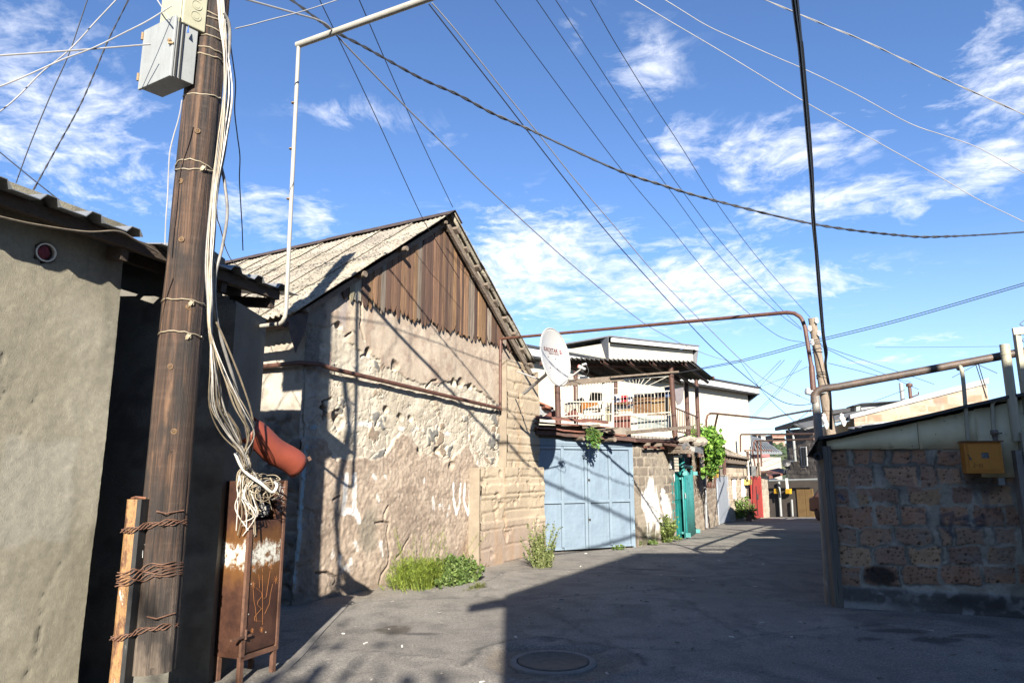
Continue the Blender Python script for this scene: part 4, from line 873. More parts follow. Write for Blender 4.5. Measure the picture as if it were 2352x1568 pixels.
mb = MB(); q = gw(*gp_(*cD(1617, 700)), .16); mb.lathe(q, gn+V((0, 0, .8)), [(0, 0), (.03, .01), (.035, .03), (.02, .04), (.03, .055), (.025, .075), (0, .085)], 12); mb.build('insulator', ins, house, True)
# ---------------------------------------------------------------- rusty gas pipe: along the gable, over the lane, down to the post
rp = rustmat('pipe_rust', (.115, .048, .032), (.065, .030, .022), (.16, .075, .045), 10, .6)
def onside(x, y): return onp(x, y, G0-ge*.12, ge)
PT = V((3.80, 8.62, 0))     # the steel post at the corner of the right shed
gpx = [gw(*gp_(*q, off=.10), .10) for q in ((735, 836), (760, 846), (1149, 938))]
c1 = gpx[-1]; c2 = gw(*gp_(1153, 779, off=.10), .10); c2 = V((c1.x, c1.y, c2.z))
tr = atY(1846, 714, 8.60); br_ = atY(1868, 892, 8.60)
rpipe = thing('rusty_gas_pipe', 'thin rusty gas pipe running along the stone gable and bridging the lane', 'pipe', gpx[1])
mb = MB(); mb.tube([onside(545, 848)+sd*.8, onside(590, 843), onside(690, 833), gpx[0], gpx[1], c1-V((0, 0, 0))], .031, 10); mb.build('wall_run', rp, rpipe, True)
mb = MB(); mb.tube([c1-V((0, 0, .03)), c2], .028, 10); mb.build('riser', rp, rpipe, True)
dirp = (tr-c2).normalized(); bd = [c2]+[tr-dirp*.22]+[tr-dirp*(.22-.20*sin(a))*1.0+V((0, 0, -.16*(1-cos(a)))) for a in (.5, 1.0, 1.35)]+[V((tr.x, tr.y, tr.z-.22)), V((br_.x, br_.y, br_.z+.25))]
mb = MB(); mb.tube(bd, .0255, 12); mb.build('bridge', rp, rpipe, True)
mb = MB(); mb.tube([V((br_.x, br_.y, br_.z+.30)), V((br_.x, br_.y, br_.z+.28)), V((br_.x, br_.y, br_.z-.02))], [.027, .034, .036], 12); mb.build('sleeve', rp, rpipe, True)
for x, y in (cD(578, 1165), cD(1602, 1420)):
    q = gw(*gp_(x, y, off=.10), .10); mb = MB(); mb.tube([q-gn*.12-V((0, 0, .03)), q-V((0, 0, .03))+gn*.03, q+gn*.03+V((0, 0, .16))], .006, 6); mb.build('hook', rp, rpipe, True)
# ================================================================ row on the left side of the lane
class Plane:
    """vertical wall plane through two ground points"""
    def __init__(s, a, b):
        s.a = V((a.x, a.y, 0)); s.b = V((b.x, b.y, 0)); s.e = (s.b-s.a).normalized(); s.L = (s.b-s.a).length
        s.n = V((s.e.y, -s.e.x, 0))
    def P(s, S_, z, off=0.0): return s.a+s.e*S_+s.n*off+V((0, 0, z))
    def px(s, x, y, off=0.0):
        q = onp(x, y, s.a+s.n*off, s.n); return ((q-s.a).dot(s.e), q.z)
    def pt(s, x, y, off=0.0): return onp(x, y, s.a+s.n*off, s.n)
def gpt(x, y, t): q = D(x, y, t); return V((q.x, q.y, 0))
Q0 = gpt(1257, 1268, 13.2); Q1 = gpt(1452, 1256, 14.07)
dq = (Q1-Q0).normalized(); Qm = Q0-dq*.75
PG = Plane(Qm, Q1); P1w = Plane(Q1, gpt(1553, 1238, 16.2)); P2w = Plane(gpt(1553, 1238, 16.2), gpt(1596, 1221, 19.5)); P3w = Plane(gpt(1596, 1221, 19.5), gpt(1648, 1204, 27)); P3d = Plane(gpt(1648, 1204, 27), gpt(1670, 1198, 28.5)); P4w = Plane(gpt(1670, 1198, 28.5), gpt(1722, 1192, 31)); P4d = Plane(gpt(1722, 1192, 31), gpt(1746, 1190, 32.5)); P5w = Plane(gpt(1746, 1190, 32.5), gpt(1768, 1187, 34))
def f_blocks(ch, bw, sd, cols, mort, smear=.5, rel=.02, zfoot=None, foot=(.40, .33, .25)):
    def f(Sg, Zg):
        wx = fbm(Sg, Zg, 3, 4, sd)-.5; wy = fbm(Sg, Zg, 3, 4, sd+1)-.5; a = fbm(Sg, Zg, 1.3, 5, sd+2); b = fbm(Sg, Zg, 7, 4, sd+3); f = fbm(Sg, Zg, 28, 3, sd+4)
        z = (Zg+wy*.06)/ch; row = np.floor(z); zf = z-row
        s = (Sg+wx*.05)/bw+.5*(row % 2)+.25*_h(row.astype(int), row.astype(int)*0, sd); colx = np.floor(s); sf = s-colx
        ed = np.minimum(np.minimum(zf, 1-zf)*ch, np.minimum(sf, 1-sf)*bw); blk = sst(.008, .03, ed+wx*.02)
        idr = _h(row.astype(int), colx.astype(int), sd+5)
        c = np.zeros(Sg.shape+(3,)); n = len(cols)
        for i, cc in enumerate(cols): c[(idr*n).astype(int).clip(0, n-1) == i] = cc
        c = c*(.8+.4*b[..., None])
        sm = sst(.62-.25*smear, .72-.2*smear, a*.6+b*.4)
        c = mixc(c, mort, np.clip((1-blk)+sm*smear, 0, 1)); c = mixc(c, tuple(x*.6 for x in mort), sst(.6, .75, fbm(Sg*5, Zg*.7, 1.2, 4, sd+6))*.5)
        d = blk*rel*(.6+.8*idr)*(1-sm*.7)+(b-.5)*.018+(f-.5)*.01+sm*.010
        if zfoot is not None:
            k = sst(.08, -.05, Zg-zfoot(Sg)-.25*(a-.5)); c = mixc(c, foot, k*.9); d = d+k*.03
        return d, c
    return f
blockm = attrmat('block_wall', .95, .2, 28, .5, 90, .012)
stonecore = simple('row_core', (.28, .24, .19), (.2, .17, .14), 4)
def wallbox(mb, pl, s0, s1, z0, z1, th=.25, off=-.04):
    q = pl.P(s0, z0, off); mb.prism([q, pl.P(s1, z0, off), pl.P(s1, z0, off-th), pl.P(s0, z0, off-th)], (0, 0, z1-z0))
# ---------------------------------------------------------------- garage with blue steel doors
garage = thing('garage', 'flat roofed garage with pale blue steel double doors and a rusty patched roof', 'garage', PG.P(1.5, 0))
bl = painted('pale_blue_paint', (.215, .285, .355), (.165, .225, .29), (.16, .09, .05), .69, .5, 3, True, .5, .3, 4.5, .05)
bl2 = painted('faded_blue_paint', (.235, .31, .38), (.185, .25, .315), (.17, .09, .05), .70, .5, 3, True, .12)
x1347 = PG.px(1348, 1150)[0]; sR = PG.px(1451, 1150)[0]; sLft = x1347-(sR-x1347)*1.05
zt_ = PG.px(1400, 1026)[1]; zmid = PG.px(1400, 1149)[1]; zhd = PG.px(1300, 1007)[1]; zlo = .03
def leaf(s0, s1, nm):
    d = MB()
    d.prism([PG.P(s0+.01, zlo, .0), PG.P(s1-.01, zlo, .0), PG.P(s1-.01, zt_, .0), PG.P(s0+.01, zt_, .0)], -PG.n*.03)
    d.build(nm, bl, garage)
    o = bpy.data.objects[-1] if False else None
    return
for s0, s1 in ((sLft, x1347), (x1347, sR)):
    md_ = (s0+s1)/2; d = MB(); d.prism([PG.P(s0+.01, zlo, .0), PG.P(s1-.01, zlo, .0), PG.P(s1-.01, zt_, .0), PG.P(s0+.01, zt_, .0)], -PG.n*.03)
    lf = d.build('door', bl, garage)
    fr_ = MB()
    def st(a, b, z0, z1, off=.012): fr_.prism([PG.P(a, z0, .001), PG.P(b, z0, .001), PG.P(b, z1, .001), PG.P(a, z1, .001)], PG.n*off)
    st(s0+.008, s0+.065, zlo, zt_, .045); st(s1-.065, s1-.008, zlo, zt_, .045); st(md_-.03, md_+.03, zlo+.05, zt_-.05, .038)
    for a, b in ((s0+.065, md_-.03), (md_+.03, s1-.065)):
        st(a, b, zt_-.055, zt_, .040); st(a, b, zmid-.03, zmid+.03, .040); st(a, b, zlo, zlo+.05, .03)
    fr_.build('door_frame', bl2, lf, bevel=.003)
    pl2 = MB()
    for a, b, zz in ((s0+.07, md_-.035, zmid-.16 if s0 > sLft+.1 else zmid-.13), (md_+.035, s1-.07, zmid-.17)): pl2.prism([PG.P(a, zlo+.22, .0008), PG.P(b, zlo+.22, .0008), PG.P(b, zz, .0008), PG.P(a, zz, .0008)], PG.n*.004)
    pl2.build('patch_plates', bl, lf)
hm2 = painted('blue_hinge', (.30, .42, .53), None, (.14, .08, .05), .6, .5)
for z in (zmid+.42, zmid-.36):
    d = MB(); d.tube([PG.P(x1347, z-.06, .03), PG.P(x1347, z+.06, .03)], .016, 8); d.bx(*(lambda q: (q.x-.03, q.x+.03, q.y-.03, q.y+.03, q.z-.02, q.z+.02))(PG.P(x1347+.03, z, .03))); d.build('lock', dark, garage)
for z in (zmid+.52, zmid-.50):
    d = MB(); d.tube([PG.P(sR+.01, z-.10, .03), PG.P(sR+.01, z+.10, .03)], .022, 8); d.build('hinge', hm2, garage, True)
d = MB(); q = [PG.P(sLft-.06, zt_+.012, .015), PG.P(sR+.04, zt_+.012, .015), PG.P(sR+.04, zhd, .015), PG.P(sLft-.06, zhd, .015)]; d.prism(q, -PG.n*.05)
d.prism([PG.P(sLft-.06, zt_+.05, .016), PG.P(sR+.04, zt_+.05, .016), PG.P(sR+.04, zt_+.075, .016), PG.P(sLft-.06, zt_+.075, .016)], PG.n*.012)
d.prism([PG.P(sR+.0, 0, .02), PG.P(sR+.05, 0, .02), PG.P(sR+.05, zt_, .02), PG.P(sR, zt_, .02)], -PG.n*.06)
d.build('door_head', bl2, garage)
d = MB(); wallbox(d, PG, -.3, sR+.05, zhd-.02, 2.45, .3, -.02); d.prism([PG.P(-.3, -.1, -.3), PG.P(PG.L, -.1, -.3), PG.P(PG.L, -.1, -4.5), PG.P(-.3, -.1, -4.5)], (0, 0, 2.45))
d.build('wall', stonecore, garage)
# patched roof: rusty sheets, planks, poking beams
rs = rustmat('roof_rust', (.17, .062, .04), (.08, .035, .026), (.25, .10, .06), 6, .7)
rs2 = rustmat('roof_rust_dark', (.085, .042, .032), (.045, .026, .022), (.14, .065, .045), 6, .75)
def sheet(px, t0, t1, mt, th=.012, par=garage, nm='roof_sheet'):
    n = len(px); tt = [t0 if i < n/2 else t1 for i in range(n)]
    d = MB(); d.prism([D(x, y, a) for (x, y), a in zip(px, tt)], (0, 0, th)); return d.build(nm, mt, par)
# eave strips modelled as boards standing at the front edge
def eave(px0, px1, h, t0, t1, dep, mt, nm, par=garage, tilt=0):
    a, b = D(*px0, t0), D(*px1, t1); back = (-PG.n)*dep+V((0, 0, tilt)); d = MB(); n = 14; vs_ = []
    for i in range(n+1):
        q = a.lerp(b, i/n)+V((0, 0, R.uniform(-.012, .012))); vs_ += [q, q+V((0, 0, h)), q+V((0, 0, h))+back, q+back]
    d.add(vs_, [(i*4+j, i*4+(j+1) % 4, (i+1)*4+(j+1) % 4, (i+1)*4+j) for i in range(n) for j in range(4)]+[(0, 1, 2, 3), (n*4+3, n*4+2, n*4+1, n*4)])
    return d.build(nm, mt, par)
eave((1232, 996), (1460, 1014), .085, 13.34, 14.25, 1.6, rs2, 'roof_sheet', tilt=.10)
eave((1234, 984), (1440, 1001), .03, 13.26, 14.15, 1.8, rs, 'roof_sheet', tilt=.16)
eave((1232, 971), (1400, 982), .018, 13.3, 14.0, 1.4, rs, 'roof_sheet', tilt=.12)
eave((1232, 962), (1398, 973), .05, 13.36, 14.05, .12, rs, 'roof_sheet', tilt=.03)
for x, y in cF(*(680, 1160)), cF(950, 1170):
    q = D(x, y, 13.6 if x < 1360 else 13.75); d = MB(); d.tube([q+PG.n*.02, q-PG.n*.5], .045, 9); d.build('beam_end', oldw, garage, True)
for (a, b, w_, h_, t_) in ((cF(690, 1060), cF(800, 1045), .09, .05, 13.6), (cF(720, 1090), cF(900, 1075), .06, .02, 13.6), (cF(880, 1095), cF(965, 1065), .10, .02, 13.7), (cF(900, 1070), cF(930, 1110), .09, .02, 13.65)):
    d = MB(); d.bar(D(*a, t_), D(*b, t_+.25), w_*1.5, h_); d.build('roof_board', oldw, garage)
# ---------------------------------------------------------------- stained block wall between garage and gate
wl = thing('block_wall', 'stained block wall splashed with white paint between the blue garage and the teal gate', 'wall', P1w.P(P1w.L/2, 0))
cs = [(.23, .185, .14), (.19, .155, .12), (.27, .22, .165), (.17, .14, .115)]
fb0 = f_blocks(.205, .42, 200, cs, (.36, .31, .24), .75, .016)
sp_pts = [P1w.px(*cG(*q)) for q in ((930, 640), (960, 580), (1000, 660), (1050, 640), (1080, 680), (940, 720), (1000, 720))]
def f_w1(Sg, Zg):
    d, c = fb0(Sg, Zg); n = fbm(Sg, Zg, 5, 4, 210)-.5; st_ = fbm(Sg*9, Zg*.8, 1, 4, 211)
    k = np.full(Sg.shape, 9.)
    for s, z in sp_pts: k = np.minimum(k, np.hypot(Sg-s, np.where(Zg < z, (Zg-z)*(.35+.9*(st_ < .5)), (Zg-z)*.9)))
    m_ = sst(.30, .20, k+n*.22+(st_-.5)*.3); c = mixc(c, (.80, .78, .74), m_*.95)
    q = P1w.px(*cG(1035, 690)); c = mixc(c, (.30, .14, .06), sst(.10, .03, np.hypot((Sg-q[0])*1.6, (Zg-q[1])*.6)+n*.1)*.9)
    q = P1w.px(*cG(1032, 625)); c = mixc(c, (.09, .09, .09), sst(.07, .04, np.hypot(Sg-q[0], Zg-q[1])))
    c = mixc(c, (.12, .085, .05), sst(.35, .15, Sg+n*.3)*sst(1.4, .3, Zg)*.7); c = mixc(c, (.10, .10, .05), sst(.55, .7, fbm(Sg, Zg, 3, 3, 212))*sst(.5, .1, Zg)*.8)
    return d, c
relief('wall', P1w.a, P1w.e, P1w.n, 0, P1w.L, -.2, 2.09, .02, f_w1, blockm, wl)
d = MB(); wallbox(d, P1w, 0.02, P1w.L-.02, -.2, 2.08, 3.5); d.build('inner_wall', stonecore, wl)
eave(cF(1105, 1195), cF(1500, 1200), .03, 14.3, 16.4, 2.0, rs2, 'roof_sheet', wl, tilt=.16)
eave(cF(1100, 1180), cF(1540, 1190), .03, 14.3, 16.5, 2.2, rs2, 'roof_sheet', wl, tilt=.2)
for x in (1225, 1330, 1420, 1455):
    q = D(*cF(x, 1212+(x-1225)*.04), 14.45+(x-1105)/400*1.8); d = MB(); d.bar(q+P1w.n*.1, q-P1w.n*.4, .07, .07); d.build('beam_end', oldw, wl)
d = MB(); d.prism([D(*cF(1220, 1225), 14.8), D(*cF(1465, 1240), 16.4), D(*cF(1465, 1258), 16.4), D(*cF(1220, 1245), 14.8)], -P1w.n*.03); d.build('fascia', rs, wl)
d = MB(); d.bar(D(*cF(1080, 1108), 14.2), D(*cF(1615, 1060), 16.2), .16, .07); tag(d.build('wooden_beam', oldw), 'long bleached wooden beam lying along the roof edge under the white railing', 'beam')
# house number plate
npl = thing('number_plate', 'small white house number plate beside the teal gate', 'sign', P1w.pt(*cG(1106, 376), .05))
pc = [P1w.pt(*cG(*q), .045) for q in ((1100, 350), (1112, 348), (1112, 403), (1100, 405))]; d = MB(); d.prism(pc, P1w.n*.012); d.build('plate', simple('white_enamel', (.78, .77, .73), None, 8, bump=0, rough=.3), npl)
for i, y in enumerate((360, 376, 392)):
    d = MB(); d.tube([P1w.pt(*cG(1104, y-5), .06), P1w.pt(*cG(1108, y-4), .06), P1w.pt(*cG(1104, y+1), .06), P1w.pt(*cG(1108, y+5), .06)], .006, 4); d.build('numeral', dark, npl)
# ---------------------------------------------------------------- teal gate
teal = painted('teal_paint', (.022, .28, .26), (.016, .21, .20), None, .7, .4, 3, True, .1); teal2 = painted('faded_teal_paint', (.06, .30, .29), (.045, .24, .235), None, .7, .45, 4, True, .1)
gt = thing('teal_gate', 'tall teal steel gate with one leaf standing open in the block wall', 'gate', P2w.P(.5, -.1))
ga = gpt(1548, 1240, 16.1); gb = gpt(1569, 1231, 16.9); PT1 = Plane(ga, gb); zt1 = PT1.px(1552, 1050)[1]; zb1 = -.1
d = MB(); d.prism([PT1.P(.04, zb1), PT1.P(PT1.L, zb1), PT1.P(PT1.L, zt1-.35), PT1.P(.04, zt1-.35)], -PT1.n*.03)
for s0, s1 in ((.10, PT1.L/2-.03), (PT1.L/2+.03, PT1.L-.08)):
    for z0, z1 in ((zb1+.12, .75), (.85, zt1-.5)): d.prism([PT1.P(s0, z0, .002), PT1.P(s1, z0, .002), PT1.P(s1, z1, .002), PT1.P(s0, z1, .002)], PT1.n*.012)
lf = d.build('leaf', teal, gt)
d = MB()
for s0 in np.linspace(.06, PT1.L-.02, 9): d.tube([PT1.P(s0, zt1-.35), PT1.P(s0, zt1)], .006, 5)
for z in np.linspace(zt1-.35, zt1, 6): d.tube([PT1.P(.04, z), PT1.P(PT1.L, z)], .006, 5)
d.build('lattice', teal, gt)
d = MB(); d.prism([PT1.P(-.04, zb1-.05, .02), PT1.P(.05, zb1-.05, .02), PT1.P(.05, zt1+.08, .02), PT1.P(-.04, zt1+.08, .02)], -PT1.n*.08); d.prism([PT1.P(.05, zt1, .02), PT1.P(PT1.L+.2, zt1, .02), PT1.P(PT1.L+.2, zt1+.08, .02), PT1.P(.05, zt1+.08, .02)], -PT1.n*.08); d.build('frame', teal, gt)
d = MB(); d.tube([PT1.P(PT1.L+.06, zb1-.03, .03), PT1.P(PT1.L+.06, zt1, .03)], .075, 14); d.build('post', teal, gt, True)
d = MB(); q = PT1.P(PT1.L-.07, .95, .03); d.bar(q-V((0, 0, .10)), q+V((0, 0, .12)), .09, .05, up=PT1.n); d.tube([q+PT1.n*.04+V((0, 0, .05)), q+PT1.n*.09+V((0, 0, .04)), q+PT1.n*.09-V((0, 0, .08))], .014, 6); d.build('lock', greyp, gt)
d = MB(); d.tube([PT1.P(.17, 1.28, .016), PT1.P(.14, 1.42, .016), PT1.P(.18, 1.55, .016), PT1.P(.22, 1.42, .016), PT1.P(.19, 1.28, .016), PT1.P(.15, 1.36, .016)], .016, 5); d.build('painted_mark', whitew, gt)
oa = gpt(1573, 1236, 16.6); ob = gpt(1597, 1219, 18.9); PT2 = Plane(oa, ob); zt2 = PT2.px(1575, 1082)[1]
d = MB(); n_ = 40; vs_ = []
for j in range(n_+1):
    s = PT2.L*j/n_; o_ = .02*sin(j*1.25)+.05*sin(j/n_*pi)
    vs_ += [PT2.P(s, -.10-.1*j/n_, o_), PT2.P(s, zt2+.04*sin(j*.25), o_)]
d.add(vs_, [(j*2, j*2+2, j*2+3, j*2+1) for j in range(n_)]); o = d.build('open_leaf', teal2, gt, True); md = o.modifiers.new('t', 'SOLIDIFY'); md.thickness = .01
d = MB()
for z, s in ((zt2-.04, .0), (zt2-.06, PT2.L), (.0, .1), (-.1, PT2.L)): q = PT2.P(s, z, .06); d.bx(q.x-.06, q.x+.06, q.y-.06, q.y+.06, q.z-.05, q.z+.05)
for z in (.1, zt2-.12): d.bar(PT2.P(.05, z-.05, -.05), PT2.P(PT2.L, z-.12, -.05), .05, .05)
d.tube([PT2.P(.0, zt2+.14, .0), PT2.P(PT2.L*.85, zt2+.10, .02)], .045, 8)
d.build('leaf_frame', teal2, gt)
d = MB(); d.prism([PT1.P(PT1.L+.15, -.3, -.5), P2w.P(P2w.L, -.3, -.5), P2w.P(P2w.L, -.3, -.9), PT1.P(PT1.L+.15, -.3, -.9)], (0, 0, 2.3)); tag(d.build('passage_shade', simple('opening_shade', (.03, .028, .025), (.02, .02, .018), 4)), 'near black panel coloured as the shade above the open teal gate leaf', 'wall')  # near-black slab stands in for the shade inside the opening
d = MB(); d.bar(PT1.P(-.1, -.12, .12), PT1.P(PT1.L+.3, -.14, .12), .3, .1); tag(d.build('doorstep', conc), 'worn concrete doorstep under the teal gate', 'step')
# awning patched with sheet metal over the gate
aw = thing('gate_awning', 'patched awning of grey sheet metal and boards over the teal gate', 'awning', D(1575, 1030, 16.4))
for pts, mt in (([(1560, 1215), (1600, 1215), (1605, 1262), (1560, 1255)], tin), ([(1600, 1222), (1665, 1240), (1660, 1282), (1602, 1260)], whitew), ([(1662, 1235), (1738, 1240), (1730, 1295), (1655, 1280)], tin)):
    d = MB(); d.prism([D(*cF(*q), 15.7+(q[0]-1560)/175*1.4) for q in pts], (-.02, .03, .01)); d.build('metal_sheet', mt, aw)
for a, b in (((1480, 1262), (1570, 1270)), ((1475, 1280), (1600, 1285)), ((1470, 1240), (1560, 1238))):
    d = MB(); d.bar(D(*cF(*a), 15.8), D(*cF(*b), 16.1), .35, .06); d.build('board', oldw, aw)
d = MB(); d.prism([D(*cF(1475, 1230), 15.6), D(*cF(1735, 1262), 17.4), D(*cF(1735, 1262), 17.4)+V((-1.2, 1.2, .25)), D(*cF(1475, 1230), 15.6)+V((-1.2, 1.2, .25))], (0, 0, .05)); d.build('roof', rs2, aw)
for i in range(12):
    q = D(*cF(1540+i*17, 1170+R.uniform(-12, 14)+i*1.2), 16.3+i*.07); d = MB(); s = R.uniform(.10, .2); d.lathe(q-V((0, 0, s*.5)), V((R.uniform(-.3, .3), R.uniform(-.3, .3), 1)), [(0, 0), (s*.8, s*.1), (s, s*.5), (s*.7, s*.95), (0, s*1.05)], 7)
    if i < 11: tag(d.build('stone', simple('roof_stone%d' % i if False else 'roof_stone', (.42, .36, .29), (.28, .24, .2), 9, bump=.8)), 'pale loose rubble stone lying on the roof edge above the teal gate', 'stone', 'loose stones on the roof edge')
# ---------------------------------------------------------------- long block wall, steel doors, low house
w3 = thing('block_wall', 'long wall of small brown blocks beyond the teal gate', 'wall', P3w.P(P3w.L/2, -.4))
def gz_l(pl): return lambda Sg: np.interp(pl.a.y+pl.e.y*Sg, *TZ)
cb = [(.30, .22, .155), (.25, .185, .13), (.35, .265, .19), (.28, .215, .155)]
zt3 = P3w.px(1618, 1085)[1]; zhi = P2w.px(1592, 1040)[1]+.25
sbr = P3w.px(1617, 1090)[0]
relief('wall', P3w.a, P3w.e, P3w.n, -.15, P3w.L, -.9, max(zt3, zhi), .04, f_blocks(.20, .40, 230, cb, (.50, .44, .35), .25, .02, lambda s: gz_l(P3w)(s)+.35), blockm, w3, top=lambda s: np.where(s < sbr, zhi, zt3))
d = MB(); wallbox(d, P3w, 0, sbr-.02, -1, zhi-.02, .3); wallbox(d, P3w, sbr-.02, P3w.L, -1, zt3-.02, .3); d.build('inner_wall', stonecore, w3)
d = MB(); q0 = P3w.pt(1618, 1083, .10); q1 = P3w.pt(1623, 1212, .10); d.tube([q0, q1], .045, 8); tag(d.build('drain_pipe', simple('grey_pipe', (.27, .28, .29), (.2, .2, .21), 8, rough=.5)), 'thin grey vertical pipe on the long brown block wall', 'pipe')
d = MB(); d.prism([P3w.pt(*cK(455, 500), .03), P3w.pt(*cK(520, 500), .03), P3w.pt(*cK(520, 570), .03), P3w.pt(*cK(455, 570), .03)], P3w.n*.03); d.build('patch', conc, w3)
d = MB(); q0 = P3w.pt(*cK(468, 250), .06); q1 = P3w.pt(*cK(472, 490), .06); d.bar(q0, q1, .22, .06, up=P3w.n); tag(d.build('rusty_plank', rustmat('orange_rust', (.30, .13, .05))), 'upright orange rust coloured board fixed high on the block wall', 'board')
def plank_gate(name, label, pl, x0, x1, ytop, col, mt, top=None, post=None, off=.02):
    s0, z1 = pl.px(x0, ytop, off); s1, _ = pl.px(x1, ytop, off); zb = float(gz_l(pl)((s0+s1)/2))
    g = thing(name, label, 'gate', pl.P((s0+s1)/2, zb)); n = 7
    d = MB()
    for i in range(n):
        a = s0+(s1-s0)*i/n; b = s0+(s1-s0)*(i+1)/n-.012; zt = z1 if top is None else z1+top((i+.5)/n)
        d.prism([pl.P(a, zb+.03, off), pl.P(b, zb+.03, off), pl.P(b, zt, off), pl.P(a, zt, off)], pl.n*.025)
    d.prism([pl.P(s0, zb+.03, off-.03), pl.P(s1, zb+.03, off-.03), pl.P(s1, z1-.08, off-.03), pl.P(s0, z1-.08, off-.03)], pl.n*.028)
    d.build('panel', mt, g)
    d = MB()
    for a in (s0-.05, s1): d.prism([pl.P(a, zb, off), pl.P(a+.05, zb, off), pl.P(a+.05, z1, off), pl.P(a, z1, off)], pl.n*.05)
    d.build('frame', mt, g); return g, s0, s1, zb, z1
gsteel = painted('blue_grey_paint', (.36, .40, .46), (.28, .31, .36), None, .7, .5, 3)
plank_gate('steel_door', 'pale grey corrugated steel door in the block wall below a yellow gas box', P3d, 1645, 1669, 1094, None, gsteel)
redp = painted('red_paint', (.42, .045, .035), (.31, .035, .03), None, .7, .5, 3)
g, s0, s1, zb, z1 = plank_gate('red_gate', 'red painted steel gate with a wavy top edge and a dark slit', P4d, 1723, 1745, 1096, None, redp, top=lambda f: .10*abs(cos(f*2*pi))-.04)
d = MB(); sm = (s0+s1)/2; d.prism([P4d.P(sm-.12, zb+.15, .05), P4d.P(sm+.02, zb+.1, .05), P4d.P(sm+.0, z1-.4, .05), P4d.P(sm-.12, z1-.4, .05)], P4d.n*.006); d.build('slit', simple('dark_red', (.03, .008, .008), None, 5, bump=0), g)
d = MB(); q = P4d.P(sm+.08, zb+1.0, .06); d.bx(q.x-.03, q.x+.03, q.y-.03, q.y+.03, q.z-.12, q.z+.12); d.build('handle', dark, g)
lh = thing('low_house', 'low tuff block house with two white boarded windows beside the red gate', 'house', P4w.P(P4w.L/2, -.65))
zt4 = P4w.px(1695, 1058)[1]
relief('wall', P4w.a, P4w.e, P4w.n, 0, P4w.L, -.95, zt4, .035, f_blocks(.28, .42, 250, [(.42, .33, .235), (.36, .28, .2), (.46, .37, .27)], (.54, .46, .35), .65, .02), blockm, lh)
d = MB(); wallbox(d, P4w, 0, P4w.L, -1, zt4, 5.0); d.build('inner_wall', stonecore, lh)
wb = simple('white_board', (.80, .79, .77), (.72, .71, .68), 8, bump=0)
for (a, b, c_, e__) in ((968, 1018, 568, 865), (1097, 1152, 563, 835)):
    d = MB(); d.prism([P4w.pt(*cK(a, c_+8), .03), P4w.pt(*cK(b-10, c_), .03), P4w.pt(*cK(b, e__), .03), P4w.pt(*cK(a+8, e__-4), .03)], P4w.n*.02); wn = d.build('window', wb, lh)
    d = MB(); d.bar(P4w.pt(*cK(a-22, c_-18), .05), P4w.pt(*cK(b+18, c_-22), .05), .10, .10); d.build('lintel', oldw, wn)
e0, e1 = D(*cK(735, 200), 27.6), D(*cK(1205, 270), 31.2); r0, r1 = D(*cK(735, 60), 30.0), D(*cK(940, 150), 33.6)
d = MB(); along = (e1-e0); vs_ = []; n_ = 44
for i in range(n_+1): f = i/n_; vs_ += [e0.lerp(e1, f)+V((0, 0, .035*sin(i*2.2))), r0.lerp(r1, f)+V((0, 0, .035*sin(i*2.2)))]
d.add(vs_, [(i*2, i*2+2, i*2+3, i*2+1) for i in range(n_)]); o = d.build('roof', simple('grey_slate', (.40, .35, .28), (.26, .22, .18), 5), lh, True); md = o.modifiers.new('t', 'SOLIDIFY'); md.thickness = .03
for i in range(12):
    f = (i+.3)/12; q = e0.lerp(e1, f)-V((0, 0, .12)); d = MB(); d.bar(q, q+(r0-e0).normalized()*1.0, .10, .10); d.build('rafter', oldw, lh)
d = MB(); d.bar(e0-V((0, 0, .25)), e1-V((0, 0, .22)), .08, .14); d.bar(D(*cK(715, 200), 27.4), D(*cK(1205, 275), 31), .2, .06); d.build('eave_board', oldw, lh)
fills = P3w.pt(1650, 1085); d = MB(); q0 = D(*cK(700, 490), 27.2); q1 = D(*cK(860, 490), 28.6); 
d.prism([q0+V((0, 0, -.1)), q1+V((0, 0, -.1)), D(*cK(860, 260), 28.9), D(*cK(700, 240), 27.5)], (-.05, .3, 0)); d.build('upper_wall', simple('rubble', (.42, .36, .29), (.28, .23, .18), 5, bump=.8, bsc=14, bd=.05), lh)
rpost = rustmat('brown_rust', (.11, .05, .035), (.07, .035, .028), (.16, .075, .05), 10)
d = MB(); d.bar(D(*cK(840, 240), 27.3), D(*cK(850, 500), 27.3), .11, .11, up=V((1, 0, 0))); d.bar(D(*cK(725, 310), 27.2), D(*cK(860, 295), 27.3), .05, .06); d.bar(D(*cK(750, 410), 27.2), D(*cK(840, 325), 27.3), .04, .05); tag(d.build('bracket', rpost), 'brown steel bracket standing over the grey steel door', 'bracket')
w5 = thing('block_wall', 'short tuff block wall right of the red gate', 'wall', P5w.P(P5w.L/2, -.75))
zt5 = P5w.px(1760, 1088)[1]
relief('wall', P5w.a, P5w.e, P5w.n, -.02, P5w.L, -1, zt5, .04, f_blocks(.28, .42, 270, [(.42, .33, .24), (.36, .28, .2), (.46, .37, .27)], (.52, .45, .35), .6, .02), blockm, w5)
d = MB(); wallbox(d, P5w, 0, P5w.L, -1.1, zt5-.02, 3.0); d.build('inner_wall', stonecore, w5)
d = MB(); d.bar(D(*cK(1385, 465), 33), D(*cK(1490, 480), 34), .5, .10); d.build('coping', rs2, w5)
